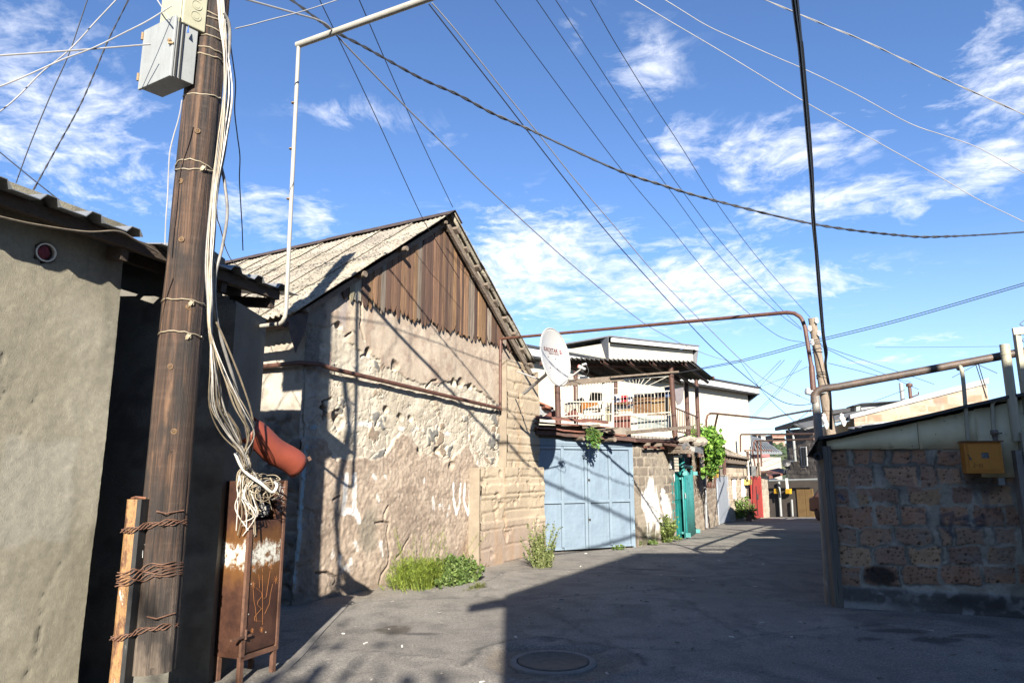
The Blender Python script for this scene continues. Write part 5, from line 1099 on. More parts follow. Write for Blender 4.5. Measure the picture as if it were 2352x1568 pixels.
def gasbox(label, pts, pl, mt, dep=.22, off=.25, name='gas_box', group='yellow gas boxes along the lane'):
    q = [pl.pt(x, y, off) for x, y in pts]; c = sum(q, V())/4; g = thing(name, label, 'gas box', V((c.x, c.y, min(p_.z for p_ in q))), group)
    d = MB(); d.prism(q, -pl.n*dep); d.build('body', mt, g, bevel=.008)
    d = MB(); ins_ = [c+(p_-c)*.86 for p_ in q]; d.prism([p_+pl.n*.002 for p_ in ins_], pl.n*.012); d.build('door', mt, g, bevel=.004); return g, c
yel = painted('yellow_paint', (.62, .36, .02), (.52, .29, .018), None, .7, .45, 4, True, .08)
g, c_ = gasbox('large yellow gas box on pipes above the grey steel door', [cK(645, 425), cK(765, 425), cK(765, 552), cK(645, 552)], Plane(gpt(1632, 1100, 25), gpt(1652, 1100, 25.8)), yel)
d = MB()
for x in (670, 690, 712): d.tube([D(*cK(x, 425), 25.3), D(*cK(x-4, 300), 25.3), D(*cK(x-30, 270), 25.6)], .03, 7)
d.build('pipes', simple('cream_pipe', (.6, .56, .46), None, 8), g)
yel2 = painted('pale_yellow_paint', (.66, .46, .12), (.55, .38, .1), None, .7, .45, 4)
g, c_ = gasbox('small pale yellow gas box beside the red gate', [cK(1195, 578), cK(1252, 575), cK(1252, 655), cK(1195, 658)], P4w, yel2, .2, .25)
d = MB(); d.tube([D(*cK(1205, 578), 30.4), D(*cK(1200, 440), 30.4)], .03, 6); d.tube([D(*cK(1218, 578), 30.4), D(*cK(1200, 440), 30.4), D(*cK(1195, 300), 30.4)], .03, 6); d.build('pipes', whitew, g)
d = MB(); d.prism([D(*cK(x, y), 31.0) for x, y in ((1210, 380), (1312, 378), (1315, 525), (1215, 522))], (0, .3, 0)); tag(d.build('water_tank', simple('tank_grey', (.17, .18, .18), (.12, .12, .12), 6)), 'square grey sheet metal tank standing above the red gate', 'tank')
d = MB(); d.bar(D(*cK(1200, 862), 29.6), D(*cK(1210, 1185), 29.4), .14, .2, up=V((1, 0, 0))); tag(d.build('rail_post', rpost), 'short rusty rail post standing by the weeds before the red gate', 'post')
d = MB(); d.bar(D(*cK(1325, 385), 32), D(*cK(1330, 520), 32), .1, .1, up=V((1, 0, 0))); d.bar(D(*cK(1345, 330), 32.4), D(*cK(1365, 520), 32.2), .25, .06, up=V((1, 0, 0))); tag(d.build('timber_post', oldw), 'old timbers standing upright above the red gate', 'timber')
# ================================================================ roof terrace above the garage
TB = rustmat('brown_post', (.10, .048, .034), (.07, .036, .028), (.14, .065, .045), 7, .6)
wht = painted('chipped_white_paint', (.58, .55, .48), (.44, .40, .33), (.26, .13, .06), .66, .5, 9, False, 0)
def tF(x): return 14.8+(x-1289)/256*1.8
def F_(x, y, dt=0.0): return D(x, y, tF(x)+dt)
ter = thing('terrace_canopy', 'brown steel frame with a dark corrugated canopy over the roof terrace', 'canopy', F_(1420, 985))
FLZ = F_(1410, 985).z
for (xa, ya, xb, yb, t_, r_, b_) in ((1540, 836, 1551, 1004, tF(1543)-.05, .062, 0), (1280, 884, 1282, 958, 14.6, .062, 0), (1575, 852, 1581, 1008, 18.4, .06, 0), (1599, 868, 1605, 1013, 18.9, .055, 0), (1414, 850, 1414, 930, 18.6, .055, 0), (1322, 850, 1322, 935, 18.2, .06, 0)):
    d = MB(); d.tube([D(xa, ya, t_), D(xb, yb, t_), V((D(xb, yb, t_).x, D(xb, yb, t_).y, 1.9))], r_, 10); d.build('post', TB, ter, True)
n0, n1 = D(1255, 820, 15.2), D(1591, 829, 16.4); f1 = D(1644, 872, 18.6); f0 = D(1300, 862, 18.4)
f0 = n0+(f1-n1)
dk = simple('canopy_sheet', (.10, .10, .095), (.06, .058, .055), 5, rough=.7)
d = MB(); n_ = 130; vs_ = []
for i in range(n_+1):
    f = i/n_; dz = V((0, 0, .022*sin(i*1.57)))
    vs_ += [n0.lerp(n1, f)+dz, f0.lerp(f1, f)+dz]
d.add(vs_, [(i*2, i*2+2, i*2+3, i*2+1) for i in range(n_)]); o = d.build('canopy', dk, ter, True); md = o.modifiers.new('t', 'SOLIDIFY'); md.thickness = .01
for f in (.10, .36, .54, .70, .93):
    a = n0.lerp(n1, f)-V((0, 0, .07)); b = f0.lerp(f1, f)-V((0, 0, .07)); d = MB(); d.tube([a, b], .042, 9, cap=False); o = d.build('rafter', TB, ter, True)
d = MB(); d.tube([D(1240, 835, 15.6), D(1402, 838, 16.2)], .055, 9); d.tube([D(1402, 840, 16.1), D(1568, 838, 16.7)], .05, 9); d.tube([D(1395, 853, 18.2), D(1640, 868, 18.4)], .05, 8); d.build('beam', TB, ter, True)
d = MB(); d.bar(F_(1402, 866, -.1), F_(1560, 853, -.1), .05, .04); d.bar(D(1558, 862, 17), D(1600, 890, 18.8), .05, .05); d.bar(F_(1292, 880), F_(1430, 868), .05, .13); d.build('plank', oldw, ter)
fl = MB(); fl.prism([D(1240, 985, 15.4), D(1548, 1005, 16.8), D(1607, 1012, 19.2), D(1607, 1012, 19.2)+V((-7, 3, 0)), D(1240, 985, 15.4)+V((-1, 4, 0))], (0, 0, -.25)); fl.build('floor', conc, ter)
# railings of white bars
def railing(label, x0, x1, tops, rails, bots, nb, extra=None, mt=wht, dt=0.0, posts=()):
    g = thing('railing', label, 'railing', F_((x0+x1)/2, (bots[0]+bots[1])/2, dt))
    L = lambda pr, f: pr[0]+(pr[1]-pr[0])*f
    for i, pr in enumerate([tops]+list(rails)+[bots]):
        d = MB(); d.bar(F_(x0, pr[0], dt), F_(x1, pr[1], dt), .022, .026); d.build('rail', mt, g)
    for i in range(nb+1):
        f = i/nb; x = x0+(x1-x0)*f; d = MB(); d.tube([F_(x, L(rails[0] if extra else tops, f), dt), F_(x+.6, L(bots, f), dt)], .0065, 5); d.build('bar', mt, g)
    for x, w_, ya, yb in posts: d = MB(); d.bar(F_(x, ya, dt+.02), F_(x+.8, yb, dt+.02), w_, .05, up=V((0, 1, 0))); d.build('post', mt, g)
    if extra:
        cx, cy, n = extra
        for k in range(n):
            a = pi*(k+.6)/(n+.2); R_ = 250; x = cx-cos(a)*R_; y = cy-sin(a)*R_
            f = 1.0
            # clip the ray to the panel
            for _ in range(60):
                yt = L(tops, (cx-cos(a)*R_*f-x0)/(x1-x0))
                if cx-cos(a)*R_*f < x0 or cx-cos(a)*R_*f > x1 or cy-sin(a)*R_*f < yt: f *= .94
            d = MB(); d.tube([F_(cx-cos(a)*5, cy-sin(a)*5, dt), F_(cx-cos(a)*R_*f, cy-sin(a)*R_*f, dt)], .008, 5); d.build('ray', mt, g)
    return g
railing('white barred railing panel of the roof terrace behind the satellite dish', 1289, 1407, (872, 871), ((922.5, 922), (956, 950)), (968, 992), 17, posts=((1286, .06, 876, 958), (1386, .07, 876, 966), (1407, .05, 872, 985)))
railing('white terrace railing panel with a sunburst of rays above its bars', 1408, 1543, (872, 863), ((907, 897), (955, 946)), (990, 1001), 17, extra=(1461, 899, 11))
g2 = thing('railing', 'brown railing at the right end of the terrace above the vine', 'railing', D(1580, 1000, 18))
d = MB(); ra, rb = D(1552, 937, 17.0), D(1604, 958, 18.9); la, lb = D(1552, 990, 17.0), D(1604, 1000, 18.9); d.bar(ra, rb, .03, .03); d.bar(la, lb, .03, .03); d.build('rail', TB, g2)
for i in range(15): d = MB(); d.tube([ra.lerp(rb, i/14), la.lerp(lb, i/14)], .010, 5); d.build('bar', TB, g2)
# clutter behind the railing
def slab(name, label, cat, px, dt, mt, th=.04, group=None):
    d = MB(); d.prism([F_(x, y, dt) for x, y in px], (-.3*th, th, 0)); return tag(d.build(name, mt), label, cat, group)
vene = woodmat('brown_veneer', (.22, .115, .05), (.14, .07, .032), 8, .5); vene2 = woodmat('light_veneer', (.36, .23, .11), (.24, .15, .07), 8, .5); orv = woodmat('orange_veneer', (.42, .17, .04), (.33, .13, .03), 6, .5, axis=0)
offw = simple('off_white_board', (.62, .57, .48), (.5, .45, .37), 6); brick_p = simple('red_brown_panel', (.22, .075, .055), (.17, .06, .045), 5); olv = simple('olive_panel', (.30, .28, .17), (.25, .23, .14), 5); gls = simple('glass_front', (.30, .34, .33), (.36, .40, .38), 5, rough=.15, bump=0)
q = lambda *p: [cI(*x) for x in p]
slab('cabinet_board', 'dark brown veneer board leaning in the terrace left of the lighter cabinet', 'board', q((1180, 910), (1385, 905), (1385, 1090), (1180, 1095)), .45, vene, .05)
cb_ = thing('cupboard', 'light brown wooden cupboard standing behind the terrace railing next to the brown post', 'cupboard', F_(1520, 955, .5))
d = MB(); d.prism([F_(*x, .5) for x in q((1392, 925), (1612, 915), (1612, 1105), (1392, 1110))], (-.05, .35, 0)); d.build('body', vene2, cb_); d = MB(); d.prism([F_(*x, .48) for x in q((1390, 912), (1612, 902), (1612, 922), (1390, 932))], (-.05, .38, 0)); d.build('top', vene, cb_)
dc = thing('display_cabinet', 'pale green glass fronted cabinet standing low behind the sunburst railing', 'cabinet', F_(1500, 990, .4))
d = MB(); d.prism([F_(*x, .42) for x in q((1150, 1120), (1625, 1115), (1625, 1300), (1150, 1300))], (-.1, .4, 0)); d.build('body', offw, dc)
for a, b in ((1228, 1300), (1312, 1385), (1400, 1520), (1532, 1612)):
    d = MB(); d.prism([F_(*x, .40) for x in q((a, 1160 if a > 1390 else 1140), (b, 1150), (b, 1262), (a, 1268))], (0, .015, 0)); d.build('glass', gls, dc)
slab('panel', 'red brown wooden panel standing behind the sunburst railing', 'panel', q((935, 1110), (1145, 1110), (1145, 1290), (945, 1265)), .25, brick_p)
slab('white_shelf', 'white shelf board laid across the red brown panel on the terrace', 'board', q((980, 1072), (1160, 1068), (1160, 1086), (980, 1100)), .2, wht, .25)
slab('orange_board', 'orange veneer board standing among the clutter on the terrace', 'board', q((565, 962), (760, 965), (800, 1080), (568, 1095)), .5, orv)
slab('diagonal_board', 'long cream board lying diagonally over the terrace clutter', 'board', q((585, 1050), (700, 1010), (900, 960), (905, 1000), (770, 1060), (600, 1112)), .3, offw)
slab('olive_door', 'olive grey door leaf standing behind the white railing post', 'door', q((830, 1010), (920, 985), (915, 1190), (835, 1180)), .35, olv)
slab('maroon_sheet', 'triangular maroon sheet leaning behind the left railing panel', 'sheet', q((340, 1135), (500, 1035), (540, 1145), (500, 1150)), .3, brick_p)
slab('grey_board', 'pale grey gabled board behind the left railing panel', 'board', q((370, 985), (580, 905), (615, 965), (560, 1090), (380, 1085)), .7, simple('pale_grey_board', (.50, .47, .40), (.4, .37, .31), 4))
slab('cream_panel', 'cream panel lying low at the foot of the left railing panel', 'panel', q((540, 1150), (650, 1105), (815, 1095), (820, 1185), (700, 1170)), .2, offw)
slab('shelf_table', 'dark wooden table top under the washing on the terrace', 'table', q((945, 965), (1165, 955), (1168, 985), (945, 990)), .3, vene, .5)
slab('metal_duct', 'grey metal tube and offcuts stored under the dark table top', 'tube', q((955, 1010), (1165, 1000), (1165, 1045), (965, 1050)), .5, tin, .1)
slab('wood_offcuts', 'brown timber offcuts stacked below the grey tube', 'timber', q((1000, 1060), (1160, 1035), (1165, 1068), (1010, 1072)), .42, vene2, .2)
slab('dark_screen', 'black screen standing behind the left railing panel', 'screen', q((690, 850), (805, 855), (805, 945), (672, 945)), .6, dark, .08)
# washing
def cloth(name, label, px, dt, col, group):
    (xa, ya), (xb, yb), h = px; a = F_(xa, ya, dt); b = F_(xb, yb, dt); n = 10; m_ = 8; vs_ = []; ph = R.uniform(0, 6)
    for i in range(n+1):
        for j in range(m_+1):
            p_ = a.lerp(b, i/n); k = j/m_; vs_.append(p_+V((.03*sin(i*1.3+ph)*k, .05*sin(i*1.1+ph)*k, -h*k*(1-.12*abs(sin(i*.5+ph))))))
    d = MB(); d.add(vs_, [(i*(m_+1)+j, i*(m_+1)+j+1, (i+1)*(m_+1)+j+1, (i+1)*(m_+1)+j) for i in range(n) for j in range(m_)])
    o = d.build(name, simple(name+'_cloth', col, tuple(c*.8 for c in col), 10, bump=0), None, True); md = o.modifiers.new('t', 'SOLIDIFY'); md.thickness = .006
    return tag(o, label, 'washing', group)
gr = 'washing hung on the terrace'
for nm, lb, x0, x1, y, h, col in (('white_shirt', 'pale blue white shirt hanging left of the red garment on the terrace', 955, 1025, 885, .30, (.55, .60, .72)), ('red_shirt', 'bright red garment hanging on the terrace', 1035, 1110, 885, .30, (.62, .02, .05)), ('striped_shirt', 'pale shirt hanging right of the red garment on the terrace', 1118, 1170, 885, .28, (.52, .55, .66)),
    ('dark_shirt', 'dark garment hanging above the brown veneer board', 1180, 1290, 872, .14, (.03, .03, .045)), ('navy_cloth', 'black cloth hanging above the light cupboard', 1300, 1420, 862, .20, (.02, .02, .03)), ('dark_cloth', 'dark cloth hanging at the right end of the washing line', 1430, 1540, 850, .24, (.025, .022, .03)), ('blue_cloth', 'blue grey cloth hanging against the brown post', 1545, 1612, 790, .5, (.06, .10, .2))):
    cloth(nm, lb, (cI(x0, y), cI(x1, y-4), h), .9, col, gr)
d = MB(); d.tube([F_(*cI(940, 884), .9), F_(*cI(1300, 862), .9), F_(*cI(1620, 786), .9)], .006, 5); tag(d.build('washing_line', greyw), 'thin line carrying the washing on the terrace', 'line')
# ---------------------------------------------------------------- satellite dish
dw2 = simple('dish_white', (.50, .495, .48), (.46, .455, .445), 3, rough=.35, bump=0)
DC = D(1276, 819, 11.0); dn_ = V((.80, -.58, .13)).normalized()
du = V((0, 0, 1))-dn_*dn_.z; du.normalize(); dr = du.cross(dn_).normalized(); dr = dr if dr.dot(V((.5, .866, 0))) > 0 else -dr
RV, RH = .475, .43
dish = thing('satellite_dish', 'white oval satellite dish with red lettering on arms fixed to the stone buttress', 'satellite dish', DC-V((0, 0, RV)))
def dp(a, b, off=0.0):        # a right, b up in unit disc
    r2 = a*a+b*b; return DC+dr*a*RH+du*b*RV+dn_*(.075*(r2-1)+off)
d = MB(); nr, na = 12, 56; vs_ = [dp(0, 0)]
for i in range(1, nr+1):
    for k in range(na): an = 2*pi*k/na; vs_.append(dp(i/nr*cos(an), i/nr*sin(an)))
fs = [(0, 1+k, 1+(k+1) % na) for k in range(na)]+[(1+(i-1)*na+k, 1+i*na+k, 1+i*na+(k+1) % na, 1+(i-1)*na+(k+1) % na) for i in range(1, nr) for k in range(na)]
d.add(vs_, fs); o = d.build('reflector', dw2, dish, True); md = o.modifiers.new('t', 'SOLIDIFY'); md.thickness = .008; md.offset = 0
d = MB(); d.tube([dp(cos(2*pi*k/56), sin(2*pi*k/56)) for k in range(57)], .012, 6); d.build('rim', dw2, dish, True)
inkr = simple('dark_red_ink', (.16, .02, .02), None, 5, bump=0)
def letters(txt, a0, b0, size, mt, nm, spacing=1.0, slope=0.0, par=None):
    cu = bpy.data.curves.new('text', 'FONT'); cu.body = txt; cu.size = size; cu.extrude = .0; cu.offset = size*.02; cu.space_character = spacing
    to = bpy.data.objects.new('text', cu); COL.objects.link(to); bpy.context.view_layer.update()
    me = bpy.data.meshes.new_from_object(to.evaluated_get(bpy.context.evaluated_depsgraph_get())); bpy.data.objects.remove(to); bpy.data.curves.remove(cu)
    for v_ in me.vertices: v_.co = dp(a0+v_.co.x/RH, b0+v_.co.y/RV+slope*v_.co.x, .0085)
    me.materials.clear(); me.materials.append(mt); me.name = nm; return link(nm, me, par)
sgn = 1
def dish_uv(x, y):
    p_ = onp(x, y, DC-dn_*.04, dn_); r_ = p_-DC; return r_.dot(dr)/RH, r_.dot(du)/RV
a0, b0 = dish_uv(*cF(326, 378)); a1, b1 = dish_uv(*cF(460, 402))
wd = (a1-a0)*RH
letters('EUROSTAR', a0, b0-.01, wd/5.15, inkr, 'lettering', 1.0, (b1-b0)/max(wd, .01)*.8, dish)
a2, b2_ = dish_uv(*cF(384, 408)); letters('MADE IN TAIWAN', a2, b2_-.01, wd/13.5, inkr, 'small_lettering', 1.0, (b1-b0)/max(wd, .01)*.8, dish)
a3, b3 = dish_uv(*cF(476, 400)); d = MB(); rr_ = .030
d.poly(*[DC+(dp(a3, b3, .0085)-DC)+dr*x*rr_+du*y*rr_ for x, y in ((-1, -1), (1, -1), (1, 1), (-1, 1))]); d.build('emblem', simple('red_ink', (.42, .02, .025), None, 5, bump=0), dish)
d = MB(); st_ = [(sin(k*pi/5)*(rr_*.85 if k % 2 == 0 else rr_*.36), cos(k*pi/5)*(rr_*.85 if k % 2 == 0 else rr_*.36)) for k in range(10)]; c_ = dp(a3, b3, .0098)
d.add([c_]+[c_+dr*x+du*y for x, y in st_], [(0, 1+k, 1+(k+1) % 10) for k in range(10)]); d.build('star', dw2, dish)
for x, y in ((377, 438), (443, 458), (390, 535), (456, 548)):
    a_, b_ = dish_uv(*cF(x, y)); d = MB(); d.lathe(dp(a_, b_, .004), dn_, [(.009, 0), (.009, .006), (0, .008)], 8); d.build('bolt', dark, dish)
# mounting arms, feed arm, feed horn
bw_ = gw(*gp_(1205, 903, off=.2), .2)
back = DC-dn_*.10; d = MB(); d.tube([D(*cF(150, 765), 11.9), D(*cF(345, 600), 11.35), back], .028, 9); d.tube([D(*cF(95, 570), 12.0), D(*cF(280, 638), 11.4)], .015, 7); d.build('mount_arm', dw2, dish, True)
foot = dp(0, -1.0); LNB = D(*cF(668, 540), 10.72); d = MB(); d.tube([foot-dn_*.06, foot+(LNB-foot)*.05, LNB], .013, 7); d.build('feed_arm', dw2, dish, True)
hd_ = (DC-LNB).normalized()
d = MB(); d.lathe(LNB-hd_*.06, hd_, [(0, 0), (.022, .005), (.022, .06), (.03, .065), (.03, .10), (.034, .12), (0, .122)], 12); d.lathe(LNB+V((0, 0, .05)), V((.5, -.3, .1)), [(0, 0), (.02, 0), (.02, .07), (0, .072)], 10); fh = d.build('feed_horn', dw2, dish, True)
d = MB(); d.lathe(LNB+hd_*.061, hd_, [(.035, 0), (.035, .015), (0, .018)], 12); d.build('horn_cap', simple('pink_cap', (.45, .12, .10), None, 5), fh, True)
d = MB(); d.tube([LNB+V((0, 0, -.01)), LNB+V((0, 0, -.07))], .022, 8); d.tube(smooth_path([LNB+V((.06, -.03, .04)), LNB+V((.09, -.05, -.06)), LNB+V((.02, 0, -.14)), LNB+(foot-LNB)*.35]), .006, 5); d.build('cable', dark, dish, True)
# ---------------------------------------------------------------- white house behind the terrace
ww = attrmat('white_wall', .9, .05, 6, .15, 40, .01)
cream_w = simple('cream_wall', (.64, .585, .475), (.60, .545, .435), 1.2, .3, .7, .9, .15, 30)
fasc = simple('white_fascia', (.62, .62, .62), (.56, .56, .56), 5, rough=.4, bump=0); slate = simple('dark_soffit', (.05, .055, .065), (.035, .04, .05), 6)
hr = D(1717, 905, 34.0); wr = V((hr.x, hr.y, 0)); wd_ = V((-.72, -.694, 0)).normalized(); PW = Plane(wr+wd_*17, wr)
wh = thing('white_house', 'tall cream white house with a sloping white edged roof behind the terrace', 'house', PW.P(PW.L-5, -1))
zr = hr.z; zl = PW.px(1600, 886)[1]; sl = PW.px(1600, 886)[0]
slope = (zr-zl)/(PW.L-sl)
topz = lambda s: zr+slope*(s-PW.L)
d = MB(); d.prism([PW.P(0, -2), PW.P(PW.L, -2), PW.P(PW.L, topz(PW.L)), PW.P(0, topz(0))], -PW.n*9); d.build('wall', cream_w, wh)
d = MB(); a_, b_ = PW.P(-.2, topz(-.2)+.02, .45), PW.P(PW.L+.35, topz(PW.L)+.02, .45); d.prism([a_, b_, b_+V((0, 0, .28)), a_+V((0, 0, .28))], -PW.n*.06); d.build('fascia', fasc, wh)
d = MB(); a_, b_ = PW.P(-.2, topz(-.2)+.28, .5), PW.P(PW.L+.45, topz(PW.L)+.28, .5); d.prism([a_, b_, b_-PW.n*9.5+V((0, 0, -.4)), a_-PW.n*9.5+V((0, 0, -.4))], V((0, 0, .08))); a_, b_ = PW.P(-.2, topz(-.2)+.0, .44), PW.P(PW.L+.40, topz(PW.L)+.0, .44); d.prism([a_, b_, b_-PW.n*.44, a_-PW.n*.44], V((0, 0, -.04))); d.prism([PW.P(PW.L+.36, topz(PW.L)+.25, .45), PW.P(PW.L+.36, topz(PW.L)+.02, .45), PW.P(PW.L+.02, topz(PW.L)-.55, -.2), PW.P(PW.L+.02, topz(PW.L)+.25, -9)], PW.e*.03); d.build('roof', slate, wh)
PW2 = Plane(PW.P(0, 0, -4), PW.P(PW.L, 0, -4))
s0, z0 = PW2.px(1397, 787); s1, z1 = PW2.px(1591, 805)
d = MB(); d.prism([PW2.P(s0, 3), PW2.P(s1, 3), PW2.P(s1, z1), PW2.P(s0, z0)], -PW2.n*3.5); d.build('upper_wall', cream_w, wh)
d = MB(); a_, b_ = PW2.P(s0-.1, z0, .3), PW2.P(s1+.1, z1, .3); d.prism([a_, b_, b_+V((0, 0, .22)), a_+V((0, 0, .22))], -PW2.n*.06); d.build('fascia', fasc, wh)
d = MB(); a_, b_ = PW2.P(s0-.3, z0+.22, .35), PW2.P(s1+.2, z1+.22, .35); d.prism([a_, b_, b_-PW2.n*4, a_-PW2.n*4], V((0, 0, .06))); d.prism([PW2.P(s0-.4, z0+.2, .3), PW2.P(s0, z0-1.3, 0), PW2.P(s0, z0+.2, -.5)], PW2.e*.05); d.prism([PW2.P(s1+.1, z1+.18, .3), PW2.P(s1+.02, z1-1.5, .05), PW2.P(s1+.02, z1+.18, -3.5)], PW2.e*.05); d.build('upper_roof', simple('grey_soffit', (.22, .23, .25), None, 4), wh)
for (a, b, y0, y1) in ((548, 638, 662, 728), (672, 750, 662, 722), (778, 890, 658, 716)):
    d = MB(); q_ = [PW.pt(*cI(*p_), .03) for p_ in ((a-14, y1+8), (b+14, y1+4), (b+14, y0-10), (a-14, y0-8))]; d.prism(q_, PW.n*.04); wn = d.build('window', fasc, wh)
    d = MB(); d.prism([PW.pt(*cI(*p_), .075) for p_ in ((a, y1), (b, y1-3), (b, y0), (a, y0))], PW.n*.01); d.build('pane', simple('dark_pane', (.06, .07, .08), None, 5, rough=.1, bump=0), wn)
pt_ = [cI(1660, 810), cI(1765, 788), cI(1770, 830), cI(1760, 930), cI(1735, 985), cI(1700, 1000), cI(1680, 940)]
d = MB(); d.prism([D(x, y, 22.5) for x, y in pt_], (-.02, .02, 0)); tag(d.build('grey_awning_cloth', simple('grey_cloth', (.20, .18, .19), (.15, .14, .15), 5)), 'grey ragged cloth hanging by the terrace end in front of the white house', 'cloth')
# bent brown pipe in front of the white house
d = MB(); bp = [D(*cJ(585, 1080), 29), D(*cJ(582, 880), 29), D(*cJ(600, 810), 29), D(*cJ(640, 782), 29), D(*cJ(700, 782), 28.6), D(*cJ(1180, 830), 26), D(*cJ(1500, 862), 24), D(*cJ(1700, 812), 21), D(*cJ(2060, 745), 17.5), D(*cJ(2140, 742), 17)]
d.tube(bp, [.045]*5+[.04, .035, .03, .026, .026], 8)
tag(d.build('bent_pipe', rp, None, True), 'brown bent gas pipe crossing the lane in front of the white house', 'pipe')
d = MB(); d.tube([D(*cJ(750, 795), 28.4), D(*cJ(670, 1150), 29.6)], .045, 7); tag(d.build('pipe_prop', rp, None, True), 'slanting brown prop under the bent pipe by the vine', 'prop')
for i, (pp, t_, r_) in enumerate((([cJ(1085, 1350), cJ(1083, 1110), cJ(1095, 1090), cJ(1700, 1087), cJ(2170, 1082)], 32, .04), ([cJ(1285, 1330), cJ(1280, 1210), cJ(1300, 1190), cJ(1330, 1185), cJ(1800, 1172), cJ(2170, 1158)], 33, .04))):
    d = MB(); d.tube([D(x, y, t_-(x-1700)/180*8 if x > 1745 else t_) for x, y in pp], r_, 7); tag(d.build('thin_gas_pipe', rp, None, True), ['upper thin rusty pipe bridging the far end of the lane', 'lower thin rusty pipe bridging the far end of the lane'][i], 'pipe')
for i, (xa, ya, xb, yb) in enumerate(((1330, 1200, 1345, 1500), (1378, 1170, 1395, 1560), (1262, 1330, 1300, 1560), (1195, 1340, 1200, 1500))):
    d = MB(); d.tube([D(*cJ(xa, ya), 33), D(*cJ(xb, yb), 33)], .04, 6)
    if i == 0: d.tube([D(*cJ(950, 1325), 33), D(*cJ(1330, 1325), 33), D(*cJ(1560, 1325), 33)], .03, 6)
    tag(d.build('standing_pipe', rp, None, True), 'thin rusty pipe standing among others above the red gate', 'pipe', 'rusty pipes standing above the red gate')
# grey roofed house beyond, red annexe
PH = Plane(gpt(1712, 1080, 46), gpt(1797, 1080, 50)); ghs = thing('grey_roofed_house', 'pale stone house with a grey metal roof beyond the lane', 'house', PH.P(2, -2))
d = MB(); zt = PH.px(1790, 1050)[1]; d.prism([PH.P(-3, -4), PH.P(PH.L-.1, -4), PH.P(PH.L-.1, zt), PH.P(-3, zt)], -PH.n*6); d.build('wall', simple('pale_stone', (.58, .52, .45), (.48, .42, .36), 3, stretch=(1, 1, 3)), ghs)
zm = simple('seam_roof', (.30, .32, .33), (.25, .27, .28), 3, rough=.5)
d = MB(); A_, B_ = D(*cJ(1200, 1385), 45.5), D(*cJ(1700, 1380), 49.8); C_, D_ = D(*cJ(1440, 1200), 54), D(*cJ(1200, 1130), 52); d.prism([A_, B_, C_, D_], (0, 0, .12))
n_ = 13
for i in range(n_): f = i/n_; d.bar(A_.lerp(B_, f)+V((0, 0, .12)), D_.lerp(C_, f)+V((0, 0, .12)), .05, .12)
d.build('roof', zm, ghs)
d = MB(); qa, qb = D(*cJ(1380, 1290), 58), D(*cJ(1505, 1205), 58); d.bx(qa.x, qb.x, qa.y, qa.y+4, -4, qb.z); tag(d.build('red_annexe', simple('red_wall', (.42, .12, .12), (.36, .1, .1), 3)), 'pinkish red building corner behind the grey metal roof', 'building')
# hilltop houses, far tower block
for i, (x0, x1, y0, y1, t_, lb) in enumerate(((1560, 1735, 1118, 1165, 480, 'long pink building on the crest of the green hill'), (1330, 1380, 1112, 1140, 470, 'small white house among trees on the hill crest'), (1390, 1450, 1120, 1142, 465, 'low white house on the hill crest beside the long pink building'))):
    a_, b_ = D(*cJ(x0, y1), t_), D(*cJ(x1, y0), t_); d = MB(); d.bx(a_.x, b_.x, a_.y, a_.y+14, a_.z-6, b_.z); th_ = thing('hill_house', lb, 'house', ((a_.x+b_.x)/2, a_.y, a_.z)); d.build('wall', simple('hill_wall%s' % 'abc'[i], [(.45, .26, .20), (.6, .58, .54), (.58, .55, .5)][i]), th_)
    d = MB(); d.bx(a_.x-.5, b_.x+.5, a_.y-.5, a_.y+14.5, b_.z, b_.z+.8); d.build('roof', simple('hill_roof%s' % 'abc'[i], [(.30, .14, .10), (.30, .18, .14), (.25, .22, .2)][i]), th_)
    if i == 0:
        for k in range(9): x = a_.x+(b_.x-a_.x)*(k+.5)/9; d = MB(); d.bx(x-.9, x+.9, a_.y-.15, a_.y, b_.z-3.2, b_.z-1.2); d.build('window', dark, th_)
q0, q1 = D(*cF(200, 830), 95), D(*cF(382, 655), 95); tw = thing('tower_block', 'distant cream tower block seen beside the satellite dish', 'building', ((q0.x+q1.x)/2, q0.y, -3))
d = MB(); d.bx(q0.x-3, q1.x, q0.y, q0.y+10, -5, q1.z); d.build('wall', simple('tower_cream', (.62, .55, .40), (.58, .51, .37), 1), tw)
for x, y in ((312, 718), (358, 720), (312, 785), (268, 780), (280, 782), (295, 784)):
    c_ = D(*cF(x, y), 94.9); d = MB(); d.bx(c_.x-.28, c_.x+.28, c_.y-.05, c_.y+.2, c_.z-.75, c_.z+.75); d.build('window', dark, tw)
tile = simple('terracotta', (.32, .12, .07), (.24, .09, .055), 9)
lr = thing('tiled_roof', 'patched low roof with terracotta tiles and foil behind the satellite dish', 'roof', D(*cF(330, 900), 16))
for pts, t_, mt, nm in (([(235, 850), (430, 905), (430, 890), (300, 830), (235, 812)], 16.2, offw, 'sheeting'), ([(240, 860), (425, 912), (330, 955), (245, 945)], 15.6, tin, 'foil'), ([(340, 868), (415, 885), (412, 905), (342, 888)], 15.4, tile, 'tile'), ([(240, 835), (335, 865), (420, 890), (330, 850), (240, 815)], 15.9, tile, 'tile'), ([(350, 960), (430, 910), (440, 965)], 15.3, brick_p, 'board')):
    d = MB(); d.prism([D(*cF(*p_), t_) for p_ in pts], (-.1, .25, -.02)); d.build(nm, mt, lr)
